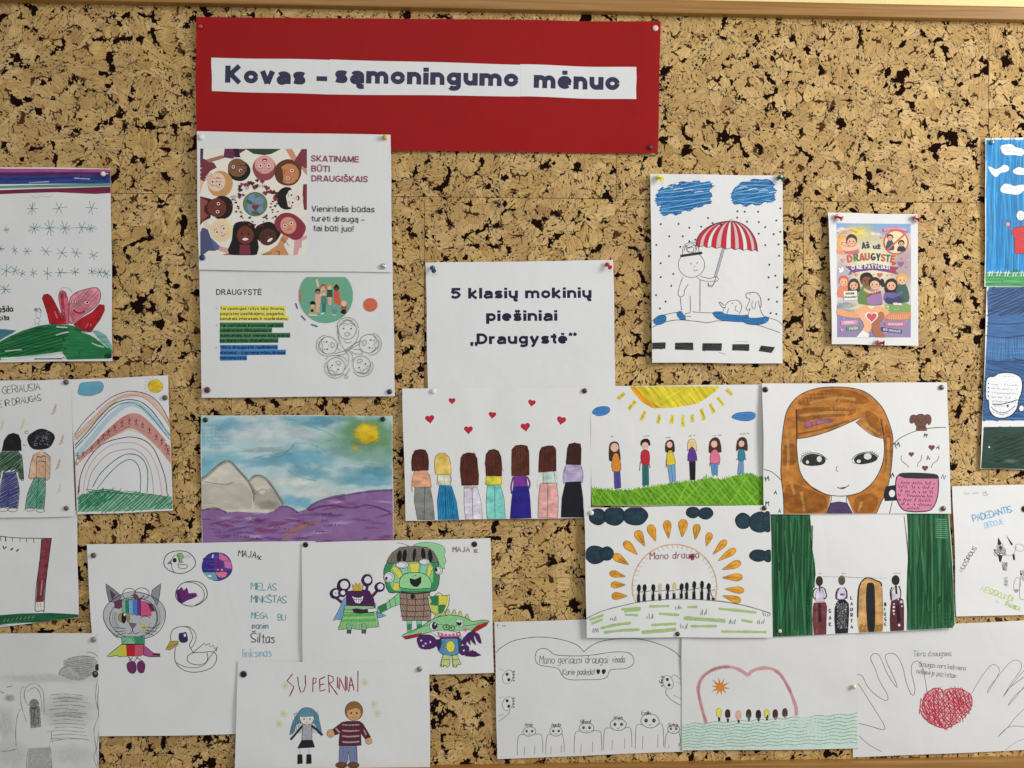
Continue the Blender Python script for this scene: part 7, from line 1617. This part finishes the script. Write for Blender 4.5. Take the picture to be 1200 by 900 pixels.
for x, y, s_ in ((100, 360, 1), (100, 515, 1), (1038, 395, -1)):
    I.o(x, y, 30, 42, .5, '#6c6c74', 20 if s_ > 0 else -20); I.e(x-4, y-16, 9, 10, '#2a2a30'); I.e(x+6, y+16, 9, 10, '#2a2a30')
    for d in range(4): I.s([x+s_*26, y-30+d*16, x+s_*40, y-34+d*18, x+s_*30, y-22+d*16], .7, '#444')
I.s([45, 310, 75, 320], .4, '#888'); I.s([110, 550, 105, 575, 45, 620], .6, '#777'); I.s([45, 590, 75, 575], .5, '#777'); I.s([50, 480, 80, 475], .4, '#888'); I.s([1028, 435, 1025, 460, 1060, 500, 1110, 530], .6, '#555'); I.s([1055, 370, 1075, 352, 1115, 380], .5, '#777'); I.s([1070, 470, 1115, 492], .4, '#888'); I.s([1085, 390, 1115, 410], .4, '#888')
I.s([985, 385, 995, 400, 1002, 382], .9, '#222'); I.s([1010, 360, 1020, 372], .7, '#333')
I.build()
I = Ink(heartd, 'handwriting', 'pen', T)
I.scrib(38, 66, 68, 12, .6, '#333', 2); I.t('Mano geriausi draugai', 285, 284, 46, .6, '#5c5c60', 0, .80, .80, slant=.12); I.t('visada', 712, 280, 40, .6, '#5c5c60', 0, .8, .6, slant=.12)
I.t('Kurie padeda!', 420, 350, 36, .6, '#5c5c60', 0, .78, .78, slant=.12)
for t_, x, y in (('Arna', 200, 650), ('Agota', 355, 652), ('Vilkord', 522, 636), ('Arijus', 718, 610), ('Evelin', 882, 584), ('Sofija', 1040, 655)): I.t(t_, x, y, 24, .55, '#333338', 0, .78, .78, slant=.1)
I.build()

# --- sea with a pink heart
T = (790, 730, 5.295)
I = Ink(sea, 'drawn_heart', 'water', T)
I.s([195, 615, 170, 530, 150, 440, 148, 390, 170, 335, 220, 295, 280, 272, 340, 268, 400, 285, 455, 322], 4.0, '#cc9498', .9, jit=.2); I.s([455, 322, 480, 292, 540, 275, 600, 280, 650, 310, 700, 390, 730, 460, 750, 520, 752, 570], 4.0, '#cc9498', .9, jit=.2)
I.s([195, 615, 160, 500, 148, 400, 180, 325, 260, 276, 340, 268], 2.0, '#c08088', .6); I.s([620, 290, 670, 340, 720, 430], 2.6, '#bc848c', .6)
I.build()
I = Ink(sea, 'drawn_sun', 'felt', T)
for a_ in range(0, 360, 36): t = math.radians(a_+8); r_ = rr.uniform(45, 68); I.f([282+12*math.sin(t), 394-12*math.cos(t), 282+r_*math.cos(t), 394+r_*math.sin(t), 282-12*math.sin(t), 394+12*math.cos(t)], '#d4841c'); I.s([282, 394, 282+r_*math.cos(t), 394+r_*math.sin(t)], .5, '#8c5414', sm=0)
I.e(282, 394, 24, 24, '#d4841c', wob=.08); I.build()
I = Ink(sea, 'drawn_waves', 'felt', T)
wt = [45, 622, 200, 622, 400, 615, 600, 605, 760, 580, 900, 570, 1000, 565, 1115, 552, 1145, 780, 45, 780]
I.f(wt, '#cddfd2', .8)
for j in range(9):
    L = []; n_ = 60
    for i in range(n_+1):
        u = i/n_; x = 45 + u*1085
        y = 624 + j*17.6 - (66 - j*4.5)*u + 5.0*math.sin(i*.92 + j*.35 + .9*math.sin(i*.21)) * (1 if j < 6 else .8)
        L.append((x, min(y, 774)))
    I.s(L, 0.75, '#6ca488' if j < 8 else '#7c9c9c', .95, 2, jit=.3)
I.build()
I = Ink(sea, 'drawn_person', 'felt', T)
for x, y, hc, bc in ((274, 545, '#d8d050', '#26262c'), (328, 552, '#40221c', '#26323c'), (394, 560, '#d8a894', '#2c2c34'), (458, 552, '#4c2c24', '#2c6454'), (518, 556, '#301c20', '#2c3448'), (570, 552, '#d0cc4c', '#1c1c20'), (622, 552, '#4c2824', '#5c3430'), (682, 545, '#50382c', '#3c5448')):
    I.f([x-9, y+10, x+9, y+10, x+7, y+58 - (x-274)*.05, x-5, y+60 - (x-274)*.05], bc); I.f([x-15, y+24, x-16, y-5, x-8, y-20, x+6, y-21, x+15, y-6, x+14, y+24, x, y+30], hc, sm=2, o='#201818', ow=.3); I.s([x-5, y+32, x+8, y+32], 1.0, '#c8ccd0', .8, 0); I.cut()
I.build()

# --- two hands
T = (990, 715, 4.867)
I = Ink(hands, 'line_drawing', 'pen', T); k = '#6c3444'
I.s([62, 640, 130, 655, 215, 678, 218, 650, 190, 600, 140, 520, 90, 440, 62, 400, 65, 370, 95, 372, 120, 420, 150, 460, 200, 500, 238, 512, 240, 480, 195, 400, 170, 330, 145, 275, 160, 248, 190, 252, 215, 300, 240, 360, 292, 438, 285, 400, 235, 290, 232, 255, 265, 244, 300, 265, 330, 330, 345, 400, 370, 470, 388, 480, 396, 440, 378, 360, 380, 310, 405, 288, 435, 310, 450, 370, 466, 470], .65, k)
I.s([66, 700, 110, 745, 160, 780, 205, 802], .6, k)
I.s([720, 470, 760, 400, 800, 340, 830, 310, 860, 312, 875, 345, 850, 400, 810, 470, 820, 435, 880, 360, 930, 300, 970, 282, 1000, 300, 995, 340, 940, 420, 900, 490, 950, 420, 1020, 340, 1100, 300], .6, '#8c6870'); I.s([1100, 320, 1000, 390, 935, 440, 900, 488], .7, '#8c5460'); I.s([1100, 390, 1020, 440, 960, 490, 930, 542, 1020, 430], .6, '#8c6870'); I.s([1100, 480, 1020, 560, 960, 620, 930, 660, 868, 718, 920, 670, 980, 658, 1100, 680], .6, '#8c6870'); I.s([910, 795, 960, 755, 1020, 730, 1100, 700], .5, '#a09098')
I.build()
I = Ink(hands, 'drawn_heart', 'felt', T)
hp = [432, 560, 440, 510, 470, 465, 510, 445, 545, 450, 565, 470, 590, 448, 640, 445, 690, 465, 718, 500, 712, 560, 670, 610, 610, 655, 555, 670, 500, 645, 450, 610]
I.f(hp, '#e4b0b2', .4, sm=3); I.h(hp, 55, 2.6, 1.1, '#c02c44', .85, 2.5, sm=3, over=.6, bend=1.5); I.h(hp, -48, 3.6, 1.0, '#c8384c', .75, 3, sm=3, over=.5, bend=-2); I.h(hp, 82, 5, 1.1, '#a82038', .7, 3, sm=3, over=.5); I.h(hp, 20, 7, .9, '#b42c40', .7, 3, sm=3, bend=3)
I.s([432, 500, 425, 560, 450, 615, 500, 650, 560, 668, 600, 655, 640, 635], 1.1, '#b02840', jit=.5); I.s([470, 470, 440, 520, 445, 570, 480, 620], 1.0, '#b02840'); I.s([470, 465, 510, 443, 548, 450, 558, 472, 575, 450, 640, 444, 700, 468, 720, 505, 712, 560, 670, 612], 1.0, '#b02840', jit=.5)
for q in ([480, 500, 500, 600, 510, 640], [520, 460, 500, 540, 540, 640], [590, 460, 620, 540, 600, 640], [660, 470, 640, 560, 690, 580]): I.s(q, 1.0, '#b8304a', .8)
for q in ([560, 470, 600, 510, 640, 530, 700, 540], [470, 590, 540, 560, 560, 640], [430, 500, 420, 590], [500, 600, 560, 668, 600, 655]): I.s(q, 1.0, '#b8243c', .9)
I.build()
I = Ink(hands, 'handwriting', 'pencil', T)
I.t('Tikrą džiaugsmą', 388, 262, 32, .7, '#6c6c70', -1, .76, .86); I.t('draugas nors kiekvieną', 420, 318, 30, .7, '#74747a', 5, .70, .84); I.t('nelaimėje pažįstam', 405, 358, 30, .7, '#74747a', 7, .74, .84)
I.build()
# ================================================================== PINS
def pin_mats():
    out = {}
    for n, c, r, mt in (('red', '#b01418', .25, 0), ('maroon', '#5a1c1c', .3, 0), ('pinkish white', '#dcc4bc', .3, 0), ('white', '#dcdcdc', .25, 0), ('yellow', '#b89c14', .25, 0),
                        ('lemon yellow', '#e0d83c', .25, 0), ('navy', '#152a5a', .25, 0), ('silver', '#b8b8b4', .25, .7), ('dark red', '#641018', .3, 0), ('dark green', '#10301c', .3, 0),
                        ('teal', '#1c4454', .25, 0), ('green', '#0e4a20', .25, 0), ('dull bronze', '#6c6454', .3, .6), ('black', '#0c0c0e', .3, 0), ('grey', '#8c8c8a', .3, .5),
                        ('cream', '#dcd4b8', .25, 0), ('brown bronze', '#5c4434', .3, .6), ('steel', '#a0a0a0', .2, 1)):
        m, nt, b, o = new_mat(n.replace(' ', '_') + '_pin_enamel')
        nz = noise(nt, N(nt, 'ShaderNodeTexCoord').outputs['Object'], 350, 2)
        link(nt, mix_c(nt, nz, tuple(v*.8 for v in C(c)), C(c)), b.inputs['Base Color'])
        b.inputs['Roughness'].default_value = r; b.inputs['Metallic'].default_value = mt
        b.inputs['Coat Weight'].default_value = .4 if not mt else 0
        out[n] = m
    return out
PM = pin_mats()
def lathe(name, prof, mat, parent, n=20):
    """profile (radius, height) turned about the local Z axis"""
    V, F = [], []
    for r, z in prof:
        for i in range(n): V.append((r*math.cos(2*PI*i/n), r*math.sin(2*PI*i/n), z))
    for k in range(len(prof)-1):
        for i in range(n): j = (i+1) % n; F.append((k*n+i, k*n+j, (k+1)*n+j, (k+1)*n+i))
    F.append(tuple(range(n-1, -1, -1))); F.append(tuple((len(prof)-1)*n+i for i in range(n)))
    o = link_mesh(name, V, F, mat, parent, True)
    o.data.set_sharp_from_angle(angle=1.1)
    return o
DOME = [(.0030, 0), (.0036, .0004), (.0037, .0010), (.0034, .0019), (.0026, .0027), (.0014, .0031), (.0004, .0032)]
FLAT = [(.0038, 0), (.0041, .0003), (.0042, .0008), (.0037, .0013), (.0022, .0017), (.0006, .0018)]
BALL = [(.0010, 0), (.0022, .0006), (.0032, .0018), (.0035, .0032), (.0030, .0047), (.0019, .0058), (.0005, .0062)]
PUSH = [(.0042, 0), (.0044, .0006), (.0040, .0012), (.0023, .0020), (.0019, .0035), (.0018, .0065), (.0022, .0082), (.0036, .0090), (.0040, .0098), (.0038, .0104), (.0008, .0106)]
NEEDLE = [(.0003, -.0035), (.0005, -.002), (.0005, .0012)]
PROF = dict(dome=DOME, flat=FLAT, ball=BALL, push=PUSH)
def pin(px, py, kind, col, sheet, label, tilt=(0, 0), sc=1.0):
    x, z = board(px, py)
    y = 0.0
    if sheet:
        u, v = sheet.uv(np.array([[px, py]], float)); y = -float(sheet.height(u, v)[0])
    nm = 'push_pin' if kind == 'push' else 'round_pin'
    e = bpy.data.objects.new(nm, None); COL.objects.link(e); e.empty_display_size = .005
    e.location = (float(x), y - (.0022 if kind == 'push' else .0002), float(z))
    e.rotation_euler = (PI/2 + math.radians(tilt[1]), 0, math.radians(tilt[0])); sc *= 1.12; e.scale = (sc, sc, sc)
    tag(e, label, 'pin', 'pins holding the papers on the cork')
    lathe('grip' if kind == 'push' else 'head', PROF[kind], PM[col], e)
    lathe('needle', NEEDLE, PM['steel'], e, 8)
D = 1.15
pin(236, 33, 'dome', 'red', banner, 'red round pin in the top left corner of the red banner')
pin(767, 35, 'flat', 'pinkish white', banner, 'pinkish white round pin in the top right corner of the red banner')
pin(761, 174, 'dome', 'maroon', banner, 'maroon round pin in the bottom right corner of the red banner')
pin(238, 163, 'dome', 'white', invite, 'white round pin at the top left corner of the ring of faces sheet', sc=D)
pin(451, 164, 'ball', 'yellow', invite, 'yellow round pin at the top right corner of the ring of faces sheet', (14, 0))
pin(239.5, 303, 'dome', 'navy', invite, 'navy round pin at the lower left corner of the ring of faces picture', sc=1.1)
pin(450, 313, 'dome', 'silver', invite, 'silver round pin at the bottom right corner of the ring of faces sheet', sc=1.1)
pin(244.5, 457, 'dome', 'dark red', meaning, 'dark red round pin at the bottom left corner of the DRAUGYSTĖ sheet', sc=1.15)
pin(457, 459, 'dome', 'dark green', meaning, 'dark green round pin at the bottom right corner of the DRAUGYSTĖ sheet')
pin(507, 314, 'push', 'teal', title, 'teal push pin in the top left corner of the 5 klasių notice', (18, 40), .85)
pin(711, 310, 'push', 'red', title, 'red push pin in the top right corner of the 5 klasių notice', (30, 38), .85)
pin(770, 209, 'push', 'lemon yellow', umb, 'lemon yellow push pin in the top left corner of the umbrella drawing', (36, 25), .9)
pin(911, 209, 'push', 'green', umb, 'green push pin in the top right corner of the umbrella drawing', (34, 28), .9)
pin(977, 255, 'push', 'red', poster, 'red push pin in the top left corner of the small poster', (52, 25), .9)
pin(1068, 256, 'push', 'red', poster, 'red push pin in the top right corner of the small poster', (62, 30), .85)
pin(1025, 402, 'push', 'red', poster, 'red push pin in the bottom margin of the small poster', (70, 2), .9)
pin(123, 205, 'ball', 'white', snow, 'white round pin in the top right corner of the snow star drawing')
pin(79.5, 448, 'dome', 'dull bronze', pair, 'bronze round pin at the top right corner of the two friends drawing')
pin(195, 466, 'dome', 'dull bronze', rain, 'bronze round pin at the right edge of the rainbow drawing, below its sun')
pin(80, 595, 'dome', 'dull bronze', pair, 'bronze round pin at the bottom right corner of the two friends drawing', sc=.9)
pin(241.5, 492, 'dome', 'black', aqua, 'black round pin in the top left corner of the watercolour landscape', sc=.95)
pin(449, 491, 'dome', 'black', aqua, 'black round pin in the top right corner of the watercolour landscape', sc=.95)
pin(359, 637.5, 'flat', 'black', mons, 'black round pin at the top left corner of the three monsters drawing', sc=.9)
pin(556, 637, 'flat', 'black', mons, 'black round pin above the name at the top right of the three monsters drawing', sc=.95)
pin(111.5, 650, 'dome', 'dull bronze', cat1, 'bronze round pin in the top left corner of the cat and swan drawing')
pin(287, 788, 'flat', 'black', sup, 'black round pin in the top left corner of the SUPERINIAI drawing', sc=1.1)
pin(492, 782, 'dome', 'grey', sup, 'grey round pin in the top right corner of the SUPERINIAI drawing')
pin(112, 748, 'dome', 'grey', grey, 'grey round pin at the top right corner of the grey pencil drawing')
pin(508, 458.5, 'dome', 'white', row, 'white round pin in the top left part of the seven girls drawing')
pin(684.5, 458, 'dome', 'brown bronze', row, 'dark bronze round pin in the top right corner of the seven girls drawing')
pin(895, 456.5, 'flat', 'black', girl, 'black round pin in the top left corner of the ginger girl drawing', sc=.95)
pin(1100, 454, 'dome', 'dull bronze', girl, 'bronze round pin in the top right corner of the ginger girl drawing')
pin(1102, 595, 'dome', 'dull bronze', girl, 'bronze round pin in the bottom right corner of the ginger girl drawing')
pin(893.5, 594.5, 'dome', 'brown bronze', sunr, 'brown round pin in the top right corner of the rising sun drawing', sc=.95)
pin(692, 600, 'dome', 'white', sunr, 'white round pin on the top left cloud of the rising sun drawing', sc=1.0)
pin(792.5, 741, 'dome', 'brown bronze', sunr, 'dark bronze round pin on the lower edge of the rising sun drawing', sc=.9)
pin(912, 738, 'dome', 'cream', curt, 'cream round pin low on the left green curtain', sc=.75)
pin(998, 803, 'ball', 'cream', sea, 'cream round pin at the right edge of the wavy sea drawing', (14, 0), .95)
pin(1160, 168, 'dome', 'grey', sky, 'grey round pin in the top left corner of the blue sky drawing', sc=.9)
pin(1199.5, 596, 'flat', 'black', help_, 'black round pin cut by the right picture edge, in the PADEDANTIS drawing', sc=1.1)
